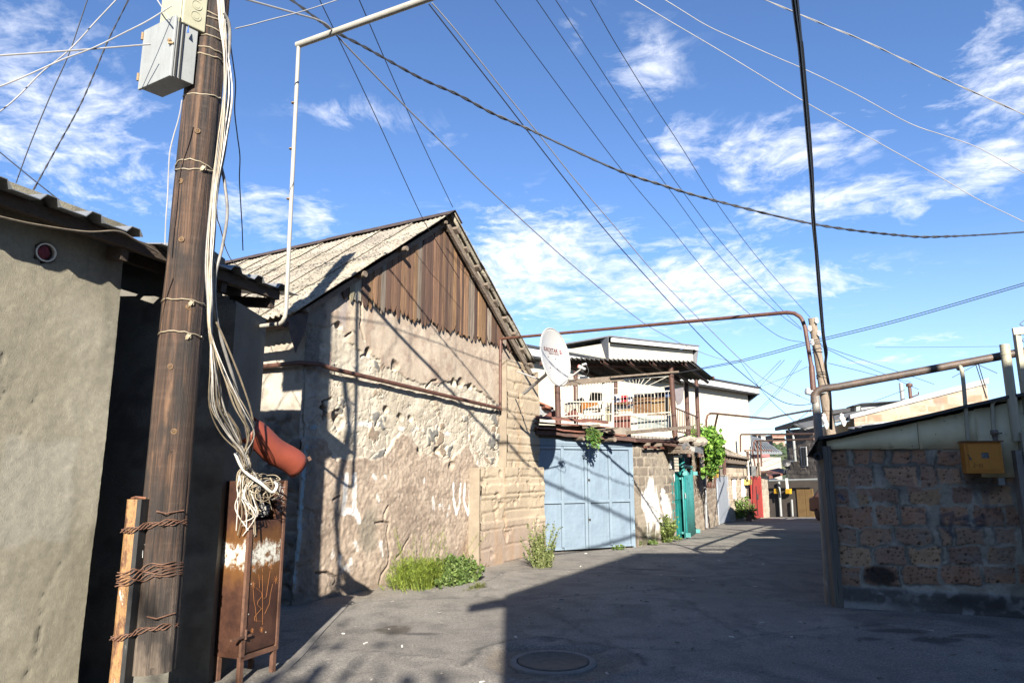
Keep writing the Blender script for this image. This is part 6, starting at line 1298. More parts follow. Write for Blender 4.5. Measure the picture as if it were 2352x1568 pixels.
# ================================================================ right shed of tuff blocks
RA = V((3.89, 8.47, 0)); re_ = V((1.63, -.67, 0)).normalized(); PR = Plane(RA, RA+re_*3.4)
if PR.n.y > 0: PR.n = -PR.n
rsh = thing('tuff_shed', 'low shed of rough reddish tuff blocks with cream panels under a sloping roof edge', 'shed', PR.P(1.2, 0))
def hq(cx, cy): return PR.px(*cH(cx, cy))
ROWS = [(672, 742, [(268, 340), (380, 450), (456, 520), (556, 640), (646, 720), (775, 875), (900, 990), (1010, 1110)]),
        (752, 842, [(282, 350), (362, 470), (535, 680), (700, 770), (780, 880), (900, 1010), (1030, 1125)]),
        (852, 930, [(288, 350), (395, 440), (452, 590), (640, 785), (833, 940), (985, 1120)]),
        (938, 1030, [(290, 457), (484, 575), (596, 720), (790, 918), (955, 1080), (1095, 1150)]),
        (1038, 1118, [(300, 378), (400, 548), (568, 732), (782, 830), (860, 985), (1038, 1140)]),
        (1128, 1210, [(304, 456), (484, 622), (638, 780), (820, 975), (1000, 1150)]),
        (1218, 1302, [(308, 402), (424, 580), (606, 775), (795, 962), (980, 1140), (1160, 1230)])]
BL = []
for ri, (y0, y1, xs_) in enumerate(ROWS):
    for xi, (x0, x1) in enumerate(xs_):
        a = hq(x0, y1); b = hq(x1, y0); fx = (ri*7+xi*3)
        BL.append((a[0], b[0], min(a[1], hq(x1, y1)[1]), b[1], fx))
tp_pal = [(.43, .25, .15), (.48, .30, .185), (.36, .225, .155), (.45, .25, .15), (.39, .26, .175), (.50, .32, .185)]
PINK = [[hq(*p_) for p_ in s_] for s_ in ([(300, 760), (435, 765)], [(362, 765), (372, 870)], [(408, 765), (425, 830)], [(420, 870), (470, 870)], [(540, 800), (600, 810), (640, 815), (655, 860)], [(690, 730), (715, 740), (712, 860)], [(640, 850), (700, 862)])]
NAVY = [[hq(*p_) for p_ in s_] for s_ in ([(310, 885), (325, 900)], [(798, 1040), (790, 980), (838, 970), (832, 1040)], [(860, 1000), (920, 985)], [(905, 1000), (925, 1000), (890, 1020), (925, 1030)], [(945, 1010), (985, 985), (990, 1020), (955, 1040)], [(815, 1050), (850, 1075)], [(690, 960), (735, 985), (730, 1030)], [(950, 880), (975, 930), (1040, 945), (1060, 975)], [(1000, 870), (1010, 950)])]
def f_tuff(Sg, Zg):
    wx = (fbm(Sg, Zg, 5, 4, 300)-.5)*.09+(fbm(Sg, Zg, 18, 3, 301)-.5)*.04; wy = (fbm(Sg, Zg, 5, 4, 302)-.5)*.075+(fbm(Sg, Zg, 18, 3, 303)-.5)*.035
    a = fbm(Sg, Zg, 1.4, 5, 304); b = fbm(Sg, Zg, 8, 4, 305); f = fbm(Sg, Zg, 30, 4, 306); s = Sg+wx; z = Zg+wy
    best = np.full(Sg.shape, -9.); col = np.zeros(Sg.shape+(3,))
    for (x0, x1, y0, y1, k) in BL:
        cx, cy, hx_, hy_ = (x0+x1)/2, (y0+y1)/2, (x1-x0)/2, (y1-y0)/2; r_ = .010
        dx = np.abs(s-cx)-hx_+r_; dy = np.abs(z-cy)-hy_+r_; e_ = r_-np.hypot(np.maximum(dx, 0), np.maximum(dy, 0))-np.minimum(np.maximum(dx, dy), 0)-.003-.012*((k*29 % 7)/7)
        u = e_ > best; best = np.where(u, e_, best); c_ = np.array(tp_pal[k % 6])*(.85+.3*((k*37 % 11)/11)); col[u] = c_
    m_ = sst(-.003, .007, best)
    c = np.zeros(Sg.shape+(3,))+np.array((.37, .335, .265)); c = mixc(c, (.46, .425, .345), sst(.45, .65, b)); c = mixc(c, (.17, .16, .14), sst(.5, .35, a)*.6)
    col = col*(.70+.6*b[..., None]); pit = voro(Sg, Zg, 24, 307); big_ = voro(Sg, Zg, 9, 308); ph = sst(.22, .12, pit[0])*(pit[2] > .55)+sst(.17, .10, big_[0])*(big_[2] > .75); ph = np.clip(ph, 0, 1)
    col = mixc(col, (.045, .028, .022), ph*.85); col = mixc(col, (.24, .22, .19), sst(.55, .7, a*.5+b*.5)*.5)
    c = c*(1-m_[..., None])+col*m_[..., None]
    groove = sst(.020, .0, np.abs(best+.010))*sst(.42, .58, fbm(Sg, Zg, 3, 3, 309)); c = mixc(c, (.05, .045, .04), groove*.55)
    d = m_*.008*(.4+1.2*sst(.3, .7, a))+(1-m_)*(.012+(b-.5)*.03)+(f-.5)*.010-ph*m_*.02-groove*.018+(a-.5)*.02
    zf = hq(330, 1308)[1]; ft = sst(zf+.02, zf-.03, Zg+wy*.5)
    cf_ = np.zeros(c.shape)+np.array((.12, .115, .105)); cf_ = mixc(cf_, (.33, .32, .30), sst(.52, .66, b)*sst(.4, .6, a)); cf_ = mixc(cf_, (.38, .37, .34), sst(.10, .02, Zg+wy)*sst(1.0, .2, Sg))
    c = c*(1-ft[..., None])+cf_*ft[..., None]; d = d+ft*.035*(1-Zg*1.5)
    q_ = hq(500, 1262); c = mixc(c, (.018, .017, .016), sst(1.0, .5, np.hypot((Sg-q_[0])/.22, (Zg-q_[1])/.14)+wx*4)*.92)
    q_ = hq(960, 1390); c = mixc(c, (.05, .045, .04), sst(1.0, .4, np.hypot((Sg-q_[0])/.45, (Zg-q_[1])/.12)+wx*3)*.8)
    q_ = hq(990, 830); c = mixc(c, (.06, .055, .05), sst(1.0, .3, np.hypot((Sg-q_[0])/.26, (Zg-q_[1])/.22)+wx*4)*.8)
    for st in PINK: c = mixc(c, (.40, .235, .165), sst(.045, .028, dpoly(Sg+wx*.3, Zg, st))*.75*sst(.35, .5, b))
    for i, st in enumerate(NAVY): c = mixc(c, (.035, .05, .09) if i else (.03, .09, .19), sst(.035, .012, dpoly(Sg+wx*.3, Zg+wy*.3, st))*(.55 if i < 6 else .3))
    return d, c
tuffm = attrmat('tuff', .95, .22, 40, .6, 120, .010)
relief('block_wall', PR.a, PR.e, PR.n, -.02, 3.3, -.15, 1.86, .013, f_tuff, tuffm, rsh)
d = MB(); e0r, e1r = onp(1884, 1010, PR.a, PR.n), onp(2352, 909, PR.a, PR.n)
sl_ = (e1r.z-e0r.z)/((e1r-e0r).dot(PR.e)); rz = lambda s: e0r.z+sl_*(s-(e0r-PR.a).dot(PR.e))
LD = V((.45, .893, 0))          # direction of the lane
d.prism([PR.P(.02, -.1, -.05), PR.P(3.3, -.1, -.05), PR.P(3.3, rz(3.3)-.06, -.05), PR.P(.02, rz(.02)-.06, -.05)], LD*4.6); d.build('inner_wall', simple('shed_dark', (.10, .085, .07), (.06, .05, .045), 4, bump=.5, bsc=12, bd=.03), rsh)
bei = simple('cream_panel', (.74, .67, .43), (.66, .59, .38), 2.5, rough=.6, bump=.15, bsc=3, bd=.06, third=(.30, .28, .19), tsc=7, tlo=.62, thi=.8)
xs_p = [hq(252, 670), hq(686, 668), hq(905, 670)]; sB = hq(1118, 600)[0]
for i, (sa, sb) in enumerate(((xs_p[0][0], xs_p[1][0]-.004), (xs_p[1][0]+.002, xs_p[2][0]+.12), (xs_p[2][0]+.12, sB+.3))):
    zb = [xs_p[0][1], xs_p[1][1], 1.50][i]
    zb2 = [xs_p[1][1], xs_p[2][1], 1.50][i]; off = .035+.006*(i == 0)
    d = MB(); nn = 12; top_ = [PR.P(sa+(sb-sa)*k/nn, rz(sa+(sb-sa)*k/nn)-.035+R.uniform(-.006, .006), off+.008*sin(k*1.1+i)) for k in range(nn+1)]; bot_ = [PR.P(sa+(sb-sa)*k/nn, zb+(zb2-zb)*k/nn+R.uniform(-.004, .004), off+.010*sin(k*.8+i*2)) for k in range(nn+1)]
    d.add(top_+bot_, [(k, nn+1+k, nn+2+k, k+1) for k in range(nn)]); o = d.build('cream_panel', bei, rsh, True); md = o.modifiers.new('t', 'SOLIDIFY'); md.thickness = .012
for x, y in ((386, 590), (600, 580), (500, 665), (800, 540), (760, 600), (650, 655)):
    d = MB(); d.lathe(PR.P(*hq(x, y), .046), PR.n, [(.006, 0), (.006, .004), (0, .006)], 8); d.build('nail', dark, rsh)
tar = simple('tar_roof', (.045, .045, .048), (.03, .03, .032), 6, rough=.7, bump=.4)
d = MB(); nn = 16; rows = []
for k in range(nn+1):
    s = -.12+3.5*k/nn; q = PR.P(s, rz(s)+R.uniform(-.008, .008), .16); rows += [q, q+V((0, 0, .035)), q+V((0, 0, .035))+LD*5.0-PR.n*.0, q+LD*5.0]
d.add(rows, [(k*4+j, k*4+(j+1) % 4, (k+1)*4+(j+1) % 4, (k+1)*4+j) for k in range(nn) for j in range(4)]+[(0, 1, 2, 3), (nn*4+3, nn*4+2, nn*4+1, nn*4)])
d.build('roof', tar, rsh)
d = MB(); q = PR.P(-.12, rz(-.12), .17); d.prism([q+V((0, 0, .03)), q+LD*5+V((0, 0, .03)), q+LD*5+V((-.13, .05, -.17)), q+V((-.15, .02, -.20))], V((.012, 0, .01))); d.build('eave_sheet', simple('bent_eave', (.11, .10, .085), (.07, .065, .055), 6, rough=.6), rsh)
d = MB(); q = PR.P(-.14, rz(-.1)-.20, .15); d.tube([q, q+LD*5], .035, 8); d.lathe(q-LD*.03, -LD, [(.05, -.06), (.05, 0), (.02, .0), (.02, .02)], 10); d.build('gutter', dark, rsh)
d = MB(); d.bar(PR.P(-.05, -.1, .03), PR.P(-.05, rz(0)-.1, .03), .10, .10, up=V((1, 0, 0))); d.build('corner_board', woodmat('grey_board', (.20, .18, .15), (.10, .09, .08), 12, .9), rsh)
# steel corner post, thick gas main, gate column on the right
gpst = simple('grey_post_paint', (.26, .245, .215), (.17, .155, .135), 5, rough=.6, third=(.36, .35, .33), tsc=12, tlo=.58, thi=.68, stretch=(1, 1, .5))
mainp = rustmat('old_main', (.085, .062, .05), (.045, .036, .031), (.16, .10, .065), 7, .55)
pe = V((br_.x, br_.y, 0)); base_ = G(1908, 1386); 
gm_ = thing('gas_main', 'thick dark gas main on a leaning grey steel post at the shed corner', 'pipe', base_)
PTOP = V((br_.x+.02, br_.y, br_.z-.08))
d = MB(); d.tube([base_+V((0, 0, -.1)), base_.lerp(PTOP, .5)+V((.01, 0, 0)), PTOP], [.066, .057, .048], 14); d.build('post', gpst, gm_, True)
mr = onp(2313, 815, V((5.4, 7.75, 0)), V((0, 1, 0))); m0 = V((br_.x, br_.y, br_.z-.06))
md0 = (mr-m0).normalized(); bend_ = [m0+V((0, 0, -.12)), m0+V((.005, 0, -.04)), m0+V((.03, -.008, .03))+md0*.02, m0+md0*.12+V((0, 0, .035)), m0+md0*.30+V((0, 0, .02))]
d = MB(); d.tube(bend_+[mr, mr+md0*2.5], .047, 16); d.build('main', mainp, gm_, True)
LV = V((D(1893, 900, 1).x/ D(1893, 900, 1).y, 1, 0)).normalized()   # runs on along the lane behind the post
d = MB(); d.tube([m0+V((.02, .02, -.01)), m0+LV*.5, m0+LV*23+V((0, 0, -1.3))], .045, 12); d.build('lane_run', mainp, gm_, True)
beige = simple('beige_paint', (.44, .41, .30), (.38, .355, .255), 4, rough=.55, third=(.27, .24, .18), tsc=9, tlo=.66, thi=.78)
for i, pp in enumerate(([onp(2206, 838, PR.a+PR.n*.10, PR.n), onp(2213, 880, PR.a+PR.n*.10, PR.n), onp(2223, 1010, PR.a+PR.n*.10, PR.n)],)):
    q = pp[0]; t0 = m0+md0*((q-m0).dot(md0)); d = MB(); d.tube(smooth_path([t0-V((0, 0, .05)), q+V((0, 0, -.03)), pp[1], pp[2]], 4), .022, 12); d.tube([pp[1].lerp(pp[2], .72), pp[1].lerp(pp[2], .74)], .026, 12); d.build('branch', beige, gm_, True)
d = MB(); z_ = [onp(*cH(*q), PR.a+PR.n*.09, PR.n) for q in ((1135, 432), (1075, 438), (1048, 440), (1032, 455), (1030, 480), (1035, 580))]; d.tube(smooth_path(z_, 4), .021, 12); d.build('branch', beige, gm_, True)
q = onp(*cH(1040, 595), PR.a+PR.n*.09, PR.n); d = MB(); d.lathe(q+V((0, 0, .04)), (0, 0, -1), [(.03, 0), (.04, .01), (.04, .05), (.03, .06), (.024, .10), (.024, .2)], 10); d.tube([q+PR.n*.03, q+PR.n*.06, q+PR.n*.06+PR.e*.06], .008, 6); d.build('valve', simple('valve_grey', (.22, .20, .18), (.14, .09, .06), 20), gm_, True)
col = thing('gate_column', 'beige round steel gate column on a rendered plinth at the right edge', 'column', onp(2345, 1500, PR.a+PR.n*.1, PR.n))
cb = onp(2334, 992, PR.a+PR.n*.12, PR.n); ct = onp(2325, 790, PR.a+PR.n*.12, PR.n); d = MB(); d.tube([V((cb.x, cb.y, cb.z-.1)), V((cb.x, cb.y, ct.z))], .05, 18); d.tube([V((cb.x, cb.y, ct.z-.12)), V((cb.x, cb.y, ct.z-.11))], .055, 18); d.build('shaft', beige, col, True)
d = MB(); q = PR.P((V((cb.x, cb.y, 0))-PR.a).dot(PR.e)+.02, -.1, .22); d.prism([q, q+PR.e*.9, q+PR.e*.9-PR.n*.5, q-PR.n*.5], V((0, 0, cb.z+.1-.0))); d.build('plinth', beige, col, bevel=.01)
d = MB(); q = PR.P((V((cb.x, cb.y, 0))-PR.a).dot(PR.e)-.05, -.1, .20); d.prism([q, q+PR.e*.06, q+PR.e*.06-PR.n*.3, q-PR.n*.3], V((0, 0, cb.z-.1))); d.build('render_edge', conc, col)
d = MB(); q = V((cb.x+.17, cb.y+.02, cb.z)); d.bar(q+V((0, 0, -.3)), q+V((0, 0, 1.12)), .06, .05, up=V((0, 1, 0))); d.bar(q+V((-.04, 0, 1.14)), q+V((.5, -.2, 1.16)), .05, .08); d.build('gate_frame', beige, col)
msh = simple('wire_mesh', (.16, .17, .15), None, 10, rough=.5, bump=0); d = MB()
for k in range(14):
    z0 = cb.z-.1+k*.095; 
    for s_ in (-1, 1): d.tube([q+V((.05, 0, z0-cb.z)), q+V((.11, -.02, z0-cb.z+.05)), q+V((.05, 0, z0-cb.z+.095)), q+V((.24, -.06, z0-cb.z+.26))] if s_ > 0 else [q+V((.05, 0, z0-cb.z+.09)), q+V((.3, -.08, z0-cb.z-.16))], .004, 4)
d.build('wire_mesh', msh, col)
# orange gas meter box
orp = painted('orange_paint', (.62, .25, .022), (.52, .20, .02), (.12, .06, .03), .70, .45, 4, True, .08)
ob0 = PR.P(*hq(905, 783), .04); s_l = hq(905, 783)[0]; s_r = hq(1092, 790)[0]
gb_ = thing('gas_meter_box', 'orange gas meter box with a small window on the wall of the tuff shed', 'gas box', PR.P((s_l+s_r)/2, hq(1000, 785)[1], .18))
OFFB = .27; fl_ = onp(*cH(912, 783), PR.a+PR.n*OFFB, PR.n); fr2 = onp(*cH(1090, 788), PR.a+PR.n*OFFB, PR.n); tl_ = onp(*cH(908, 636), PR.a+PR.n*OFFB, PR.n)
sA = (fl_-PR.a).dot(PR.e); sZ = (fr2-PR.a).dot(PR.e); zB = fl_.z; zT = tl_.z
d = MB(); d.prism([PR.P(sA, zB, .03), PR.P(sZ, zB, .03), PR.P(sZ, zB, OFFB), PR.P(sA, zB, OFFB)], (0, 0, zT-zB)); d.build('body', orp, gb_, bevel=.006)
d = MB(); d.prism([PR.P(sA-.02, zT, .03), PR.P(sZ+.02, zT, .03), PR.P(sZ+.02, zT, OFFB+.03), PR.P(sA-.02, zT, OFFB+.03)], (0, 0, .012)); d.build('lid', rustmat('brown_lid', (.16, .07, .03), (.09, .045, .025), (.22, .1, .04), 8), gb_)
wa, wb2 = onp(*cH(975, 685), PR.a+PR.n*OFFB, PR.n), onp(*cH(1015, 712), PR.a+PR.n*OFFB, PR.n); u0, u1 = (wa-PR.a).dot(PR.e), (wb2-PR.a).dot(PR.e)
d = MB()
dl, dr2, db, dt_ = sA+.03, sZ-.03, zB+.035, zT-.03
for a, b, z0, z1 in ((dl, u0, db, dt_), (u1, dr2, db, dt_), (u0, u1, db, wb2.z), (u0, u1, wa.z, dt_)): d.prism([PR.P(a, z0, OFFB+.003), PR.P(b, z0, OFFB+.003), PR.P(b, z1, OFFB+.003), PR.P(a, z1, OFFB+.003)], PR.n*.012)
dr_ = d.build('door', orp, gb_)
d = MB(); d.prism([PR.P(u0-.002, wb2.z-.002, OFFB+.002), PR.P(u1+.002, wb2.z-.002, OFFB+.002), PR.P(u1+.002, wa.z+.002, OFFB+.002), PR.P(u0-.002, wa.z+.002, OFFB+.002)], PR.n*.004); d.build('window', simple('meter_glass', (.10, .11, .12), (.26, .27, .27), 30, rough=.1, bump=0), dr_)
d = MB(); q = onp(*cH(927, 713), PR.a+PR.n*(OFFB+.015), PR.n); d.lathe(q, PR.n, [(.014, 0), (.012, .012), (0, .014)], 12); d.tube([q+V((-.004, 0, .0)), q+PR.n*.02+V((-.02, 0, .03)), q+PR.n*.01+V((-.03, 0, .05))], .004, 5); d.build('lock', steel, dr_, True)
d = MB(); ink = simple('black_marker', (.05, .03, .02), None, 9, bump=0); oz = lambda x, y: onp(*cH(x, y), PR.a+PR.n*(OFFB+.0165), PR.n)
for st in ([(942, 738), (948, 736), (950, 742), (944, 750), (944, 754), (951, 754)], [(956, 746), (964, 745)], [(968, 739), (973, 739), (970, 745), (974, 749), (968, 753)], [(978, 740), (983, 739), (981, 745), (984, 750), (978, 753)]): d.tube([oz(*p_) for p_ in st], .0022, 4)
d.build('numerals', ink, dr_)
d = MB(); q = PR.P(hq(1062, 805)[0], hq(1062, 820)[1], .06); d.box(q, PR.e*.03, PR.n*.03, (0, 0, .04)); tag(d.build('junction_box', greyp), 'small grey junction box under the orange meter box', 'junction box')
# ---------------------------------------------------------------- things on the right beyond the shed
st_pal = [(.40, .27, .18), (.44, .32, .22), (.36, .225, .15), (.46, .36, .27)]
PS = Plane(gpt(1965, 1000, 19.5), gpt(2262, 1000, 18.6)); sth = thing('stone_house', 'sunlit pink stone house with a white sloping parapet behind the tuff shed', 'house', PS.P(3, 0))
ptop = [PS.px(*cH(*q)) for q in ((385, 535), (700, 462), (1003, 375))]; t_h = np.polyfit([p_[0] for p_ in ptop], [p_[1]+.12 for p_ in ptop], 1)
sE = PS.px(*cH(1004, 380))[0]; th_ = lambda s: t_h[0]*s+t_h[1]
relief('gable_wall', PS.a, PS.e, PS.n, 0, sE, 1.0, th_(sE)+.1, .04, f_blocks(.24, .42, 330, st_pal, (.42, .35, .28), .35, .015), blockm, sth, top=lambda s: th_(s))
d = MB(); d.prism([PS.P(0.02, 0, -.05), PS.P(sE-.02, 0, -.05), PS.P(sE-.02, th_(sE)-.05, -.05), PS.P(.02, th_(0)-.05, -.05)], -PS.n*4); d.build('inner_wall', stonecore, sth)
d = MB(); d.prism([PS.P(-.1, th_(-.1)-.02, .06), PS.P(sE+.05, th_(sE)-.02, .06), PS.P(sE+.05, th_(sE)+.13, .06), PS.P(-.1, th_(-.1)+.10, .06)], -PS.n*.3); d.build('parapet', simple('pale_coping', (.42, .42, .41), (.33, .33, .32), 3), sth)
d = MB(); d.prism([PS.P(-1.3, th_(-.2)-.28, -.3), PS.P(sE, th_(sE)+.02, -.3), PS.P(sE, th_(sE)+.05, -3.2), PS.P(-1.3, th_(-.2)+.02, -3.2)], V((0, 0, .05))); d.build('roof', simple('weathered_slate', (.18, .18, .175), (.11, .11, .11), 4), sth)
dm_ = thing('dormer', 'small white dormer with a dark window on the roof of the stone house', 'dormer', D(*cH(450, 480), 22.5))
d = MB(); d.prism([D(*cH(*q), 22.5) for q in ((415, 500), (560, 470), (570, 447), (415, 458))], (.1, .6, 0)); d.build('wall', fasc, dm_); d = MB(); d.prism([D(*cH(*q), 22.4) for q in ((383, 502), (415, 500), (415, 458), (383, 464))], (.1, .5, 0)); d.build('front', slate, dm_)
d = MB(); d.prism([D(*cH(*q), 22.3) for q in ((376, 462), (412, 452), (600, 440), (600, 444), (418, 458), (380, 467))], (.2, .9, 0)); d.build('roof', slate, dm_); d = MB(); d.prism([D(*cH(*q), 22.35) for q in ((390, 500), (409, 499), (409, 466), (390, 470))], (0, .03, 0)); d.build('window', gls, dm_)
for i, (x0, y0, x1, y1, r_, mt, lb) in enumerate(((600, 358, 611, 445, .06, greyp, 'shiny metal flue pipe on the roof of the stone house'), (640, 372, 644, 432, .05, rp, 'thin dark flue with a pale cap on the roof of the stone house'))):
    d = MB(); a_, b_ = D(*cH(x0, y0), 20.5), D(*cH(x1, y1), 20.5); d.tube([a_, V((a_.x, a_.y, b_.z-.4))], r_, 10)
    if i: d.lathe(a_, (0, 0, 1), [(.09, -.02), (.09, .06), (0, .10)], 10); d.tube([a_+V((0, 0, -.35)), a_+V((.25, 0, -.25)), a_+V((.25, 0, -.18))], .02, 5)
    tag(d.build('flue', mt, None, True), lb, 'chimney')
an = thing('antenna', 'rooftop aerial of crossed dark rods on the stone house', 'antenna', D(*cH(1000, 400), 16.8)); AT = 16.8
for a, b, r_ in (((952, 270), (985, 372), .012), ((965, 270), (998, 380), .012), ((985, 372), (1003, 430), .018), ((958, 270), (840, 333), .008), ((962, 272), (1053, 312), .008)):
    d = MB(); d.tube([D(*cH(*a), AT), D(*cH(*b), AT)], r_, 6); d.build('rod', blackw, an)
PD = Plane(gpt(1819, 1190, 40), gpt(1905, 1190, 36.5)); dh = thing('dark_stone_house', 'shaded two storey dark stone house closing the end of the lane', 'house', PD.P(2, -1.3))
ztd = PD.px(1822, 982)[1]
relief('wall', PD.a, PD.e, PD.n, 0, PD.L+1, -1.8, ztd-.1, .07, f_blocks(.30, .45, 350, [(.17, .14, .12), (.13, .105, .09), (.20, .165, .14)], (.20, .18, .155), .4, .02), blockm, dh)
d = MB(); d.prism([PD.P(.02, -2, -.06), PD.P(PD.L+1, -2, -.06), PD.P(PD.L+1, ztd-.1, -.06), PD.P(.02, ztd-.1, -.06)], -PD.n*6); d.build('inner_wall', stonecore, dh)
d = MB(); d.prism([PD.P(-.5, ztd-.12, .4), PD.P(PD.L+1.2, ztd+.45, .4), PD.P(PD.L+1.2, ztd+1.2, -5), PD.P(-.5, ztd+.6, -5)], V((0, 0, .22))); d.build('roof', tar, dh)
wpx = [PD.pt(*cJ(*q), .04) for q in ((1962, 1275), (2052, 1268), (2070, 1555), (1985, 1560))]
d = MB(); d.prism(wpx, -PD.n*.1); wn = d.build('window', fasc, dh); c_ = sum(wpx, V())/4
d = MB(); w_ = [wpx[0].lerp(wpx[1], .10), wpx[0].lerp(wpx[1], .52), wpx[3].lerp(wpx[2], .48), wpx[3].lerp(wpx[2], .10)]; d.prism([c_+(q-c_)*.93+PD.n*.006 for q in w_], PD.n*.01); d.build('pane', dark, wn)
d = MB(); w_ = [wpx[0].lerp(wpx[1], .60), wpx[0].lerp(wpx[1], .92), wpx[3].lerp(wpx[2], .90), wpx[3].lerp(wpx[2], .60)]; d.prism([c_+(q-c_)*.93+PD.n*.006 for q in w_], PD.n*.01); d.build('pane', dark, wn)
d = MB(); dp_ = [PD.pt(*cJ(*q), .2) for q in ((1785, 990), (1800, 1030), (1860, 1075), (1870, 1180), (1895, 1480), (1830, 1495))]; d.tube(dp_, .07, 8); d.build('downpipe', greyp, dh, True)
# low dark garages under it at the far end
FG = Plane(gpt(1768, 1187, 38.8), gpt(1905, 1190, 35.4)); fg = thing('far_garage', 'shaded low garage with a brown double gate at the far end of the lane', 'garage', FG.P(2, -1.3))
zf_ = FG.px(1800, 1103)[1]; 
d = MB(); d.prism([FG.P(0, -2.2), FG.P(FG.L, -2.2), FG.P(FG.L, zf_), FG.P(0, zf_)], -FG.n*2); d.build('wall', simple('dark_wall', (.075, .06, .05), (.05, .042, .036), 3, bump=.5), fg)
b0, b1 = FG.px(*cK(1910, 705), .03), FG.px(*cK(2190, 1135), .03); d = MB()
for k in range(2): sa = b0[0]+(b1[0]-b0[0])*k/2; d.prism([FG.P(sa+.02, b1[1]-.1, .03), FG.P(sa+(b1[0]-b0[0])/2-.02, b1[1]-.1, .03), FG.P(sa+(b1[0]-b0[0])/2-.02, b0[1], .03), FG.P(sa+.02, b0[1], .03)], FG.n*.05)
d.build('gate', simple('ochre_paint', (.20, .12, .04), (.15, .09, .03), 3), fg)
d = MB(); q0, q1 = FG.pt(*cK(1510, 595), .5), FG.pt(*cK(2225, 575), .5); d.tube([q0, q1], .06, 8); d.build('gutter', greyp, fg)
d = MB(); q0, q1 = FG.pt(*cK(1650, 595), .2), FG.pt(*cK(1685, 1115), .2); d.tube([q0, q1], .06, 8); d.tube([FG.pt(*cK(1840, 870), .2), FG.pt(*cK(1855, 1115), .2)], .05, 8); d.build('pole', greyp, fg)
d = MB(); d.prism([D(*cK(*q), 41) for q in ((1505, 530), (1840, 455), (1880, 470), (1510, 570))], (0, 2, .2)); d.build('roof', rs, fg)
for i, (xa, ya, xb, yb, lb) in enumerate(((1575, 712, 1632, 785, 'dim yellow gas box on the dark wall left of the pale pole'), (1745, 712, 1812, 788, 'dim yellow gas box hanging from two pipes at the lane end'))):
    g, c_ = gasbox(lb, [cK(xa, yb), cK(xb, yb), cK(xb, ya), cK(xa, ya)], FG, yel, .15, .3)
    if i: d = MB(); d.tube([D(*cK(1762, 712), 37), D(*cK(1750, 560), 37)], .04, 6); d.tube([D(*cK(1785, 712), 37), D(*cK(1768, 560), 37)], .04, 6); d.build('pipes', whitew, g)
d = MB(); d.prism([D(*cK(*q), 41.2) for q in ((1480, 1140), (1500, 610), (1475, 600))], (.5, .2, 0)); 
d = MB(); d.tube([D(*cK(1768, 555), 39.8), D(*cK(1765, 360), 39.8)], .06, 7); d.lathe(D(*cK(1760, 365), 39.8), (-.2, -.5, .3), [(0, 0), (.2, .05), (.24, .25), (0, .3)], 10); d.tube([D(*cK(1765, 400), 39.8), D(*cK(1800, 360), 39.8)], .05, 5); d.tube(smooth_path([D(*cK(1760, 420), 39.8), D(*cK(1730, 440), 39.8), D(*cK(1725, 490), 39.8)]), .03, 5)
tag(d.build('floodlight', blackw), 'dark floodlight on a thin mast above the far garage', 'lamp')
# parked car half hidden by the shed post
car = thing('parked_car', 'dark car parked on the right of the lane, half hidden behind the grey post', 'car', V((12.6, 29.2, gz(29.2))))
cz = gz(29.2); cm_ = simple('dark_car_paint', (.02, .02, .024), (.025, .025, .03), 2, rough=.55, bump=0); cx0 = 13.25
prof = [(-2.1, .35), (-2.15, .75), (-1.3, .92), (-.55, 1.42), (.9, 1.45), (1.7, 1.0), (2.1, .92), (2.15, .35)]
d = MB(); d.prism([(cx0, 29.2+a, cz+b) for a, b in prof], (1.65, .0, 0)); d.build('body', cm_, car, bevel=.08)
d = MB(); d.prism([(cx0-.01, 29.2+a, cz+b) for a, b in ((-1.05, .95), (-.5, 1.36), (.8, 1.38), (1.4, 1.0))], (1.67, 0, 0)); d.prism([(cx0+.12, 29.2-1.28, cz+.96), (cx0+1.53, 29.2-1.28, cz+.96), (cx0+1.45, 29.2-.62, cz+1.38), (cx0+.2, 29.2-.62, cz+1.38)], (0, -.02, .02)); d.build('windows', gls, car)
for a in (-1.35, 1.35):
    for b in (0, 1.65-.2):
        d = MB(); d.lathe((cx0+b, 29.2+a, cz+.31), (1, 0, 0), [(0, 0), (.2, 0), (.31, .03), (.31, .17), (.2, .2), (0, .2)], 18); wl_ = d.build('wheel', dark, car, True)
for b in (.18, 1.2):
    d = MB(); d.bx(cx0+b, cx0+b+.3, 29.2-2.17, 29.2-2.05, cz+.62, cz+.76); d.build('headlight', whitew, car, bevel=.02)
d = MB(); d.bx(cx0+.05, cx0+1.6, 29.2-2.2, 29.2-2.05, cz+.3, cz+.48); d.build('bumper', greyp, car, bevel=.03)
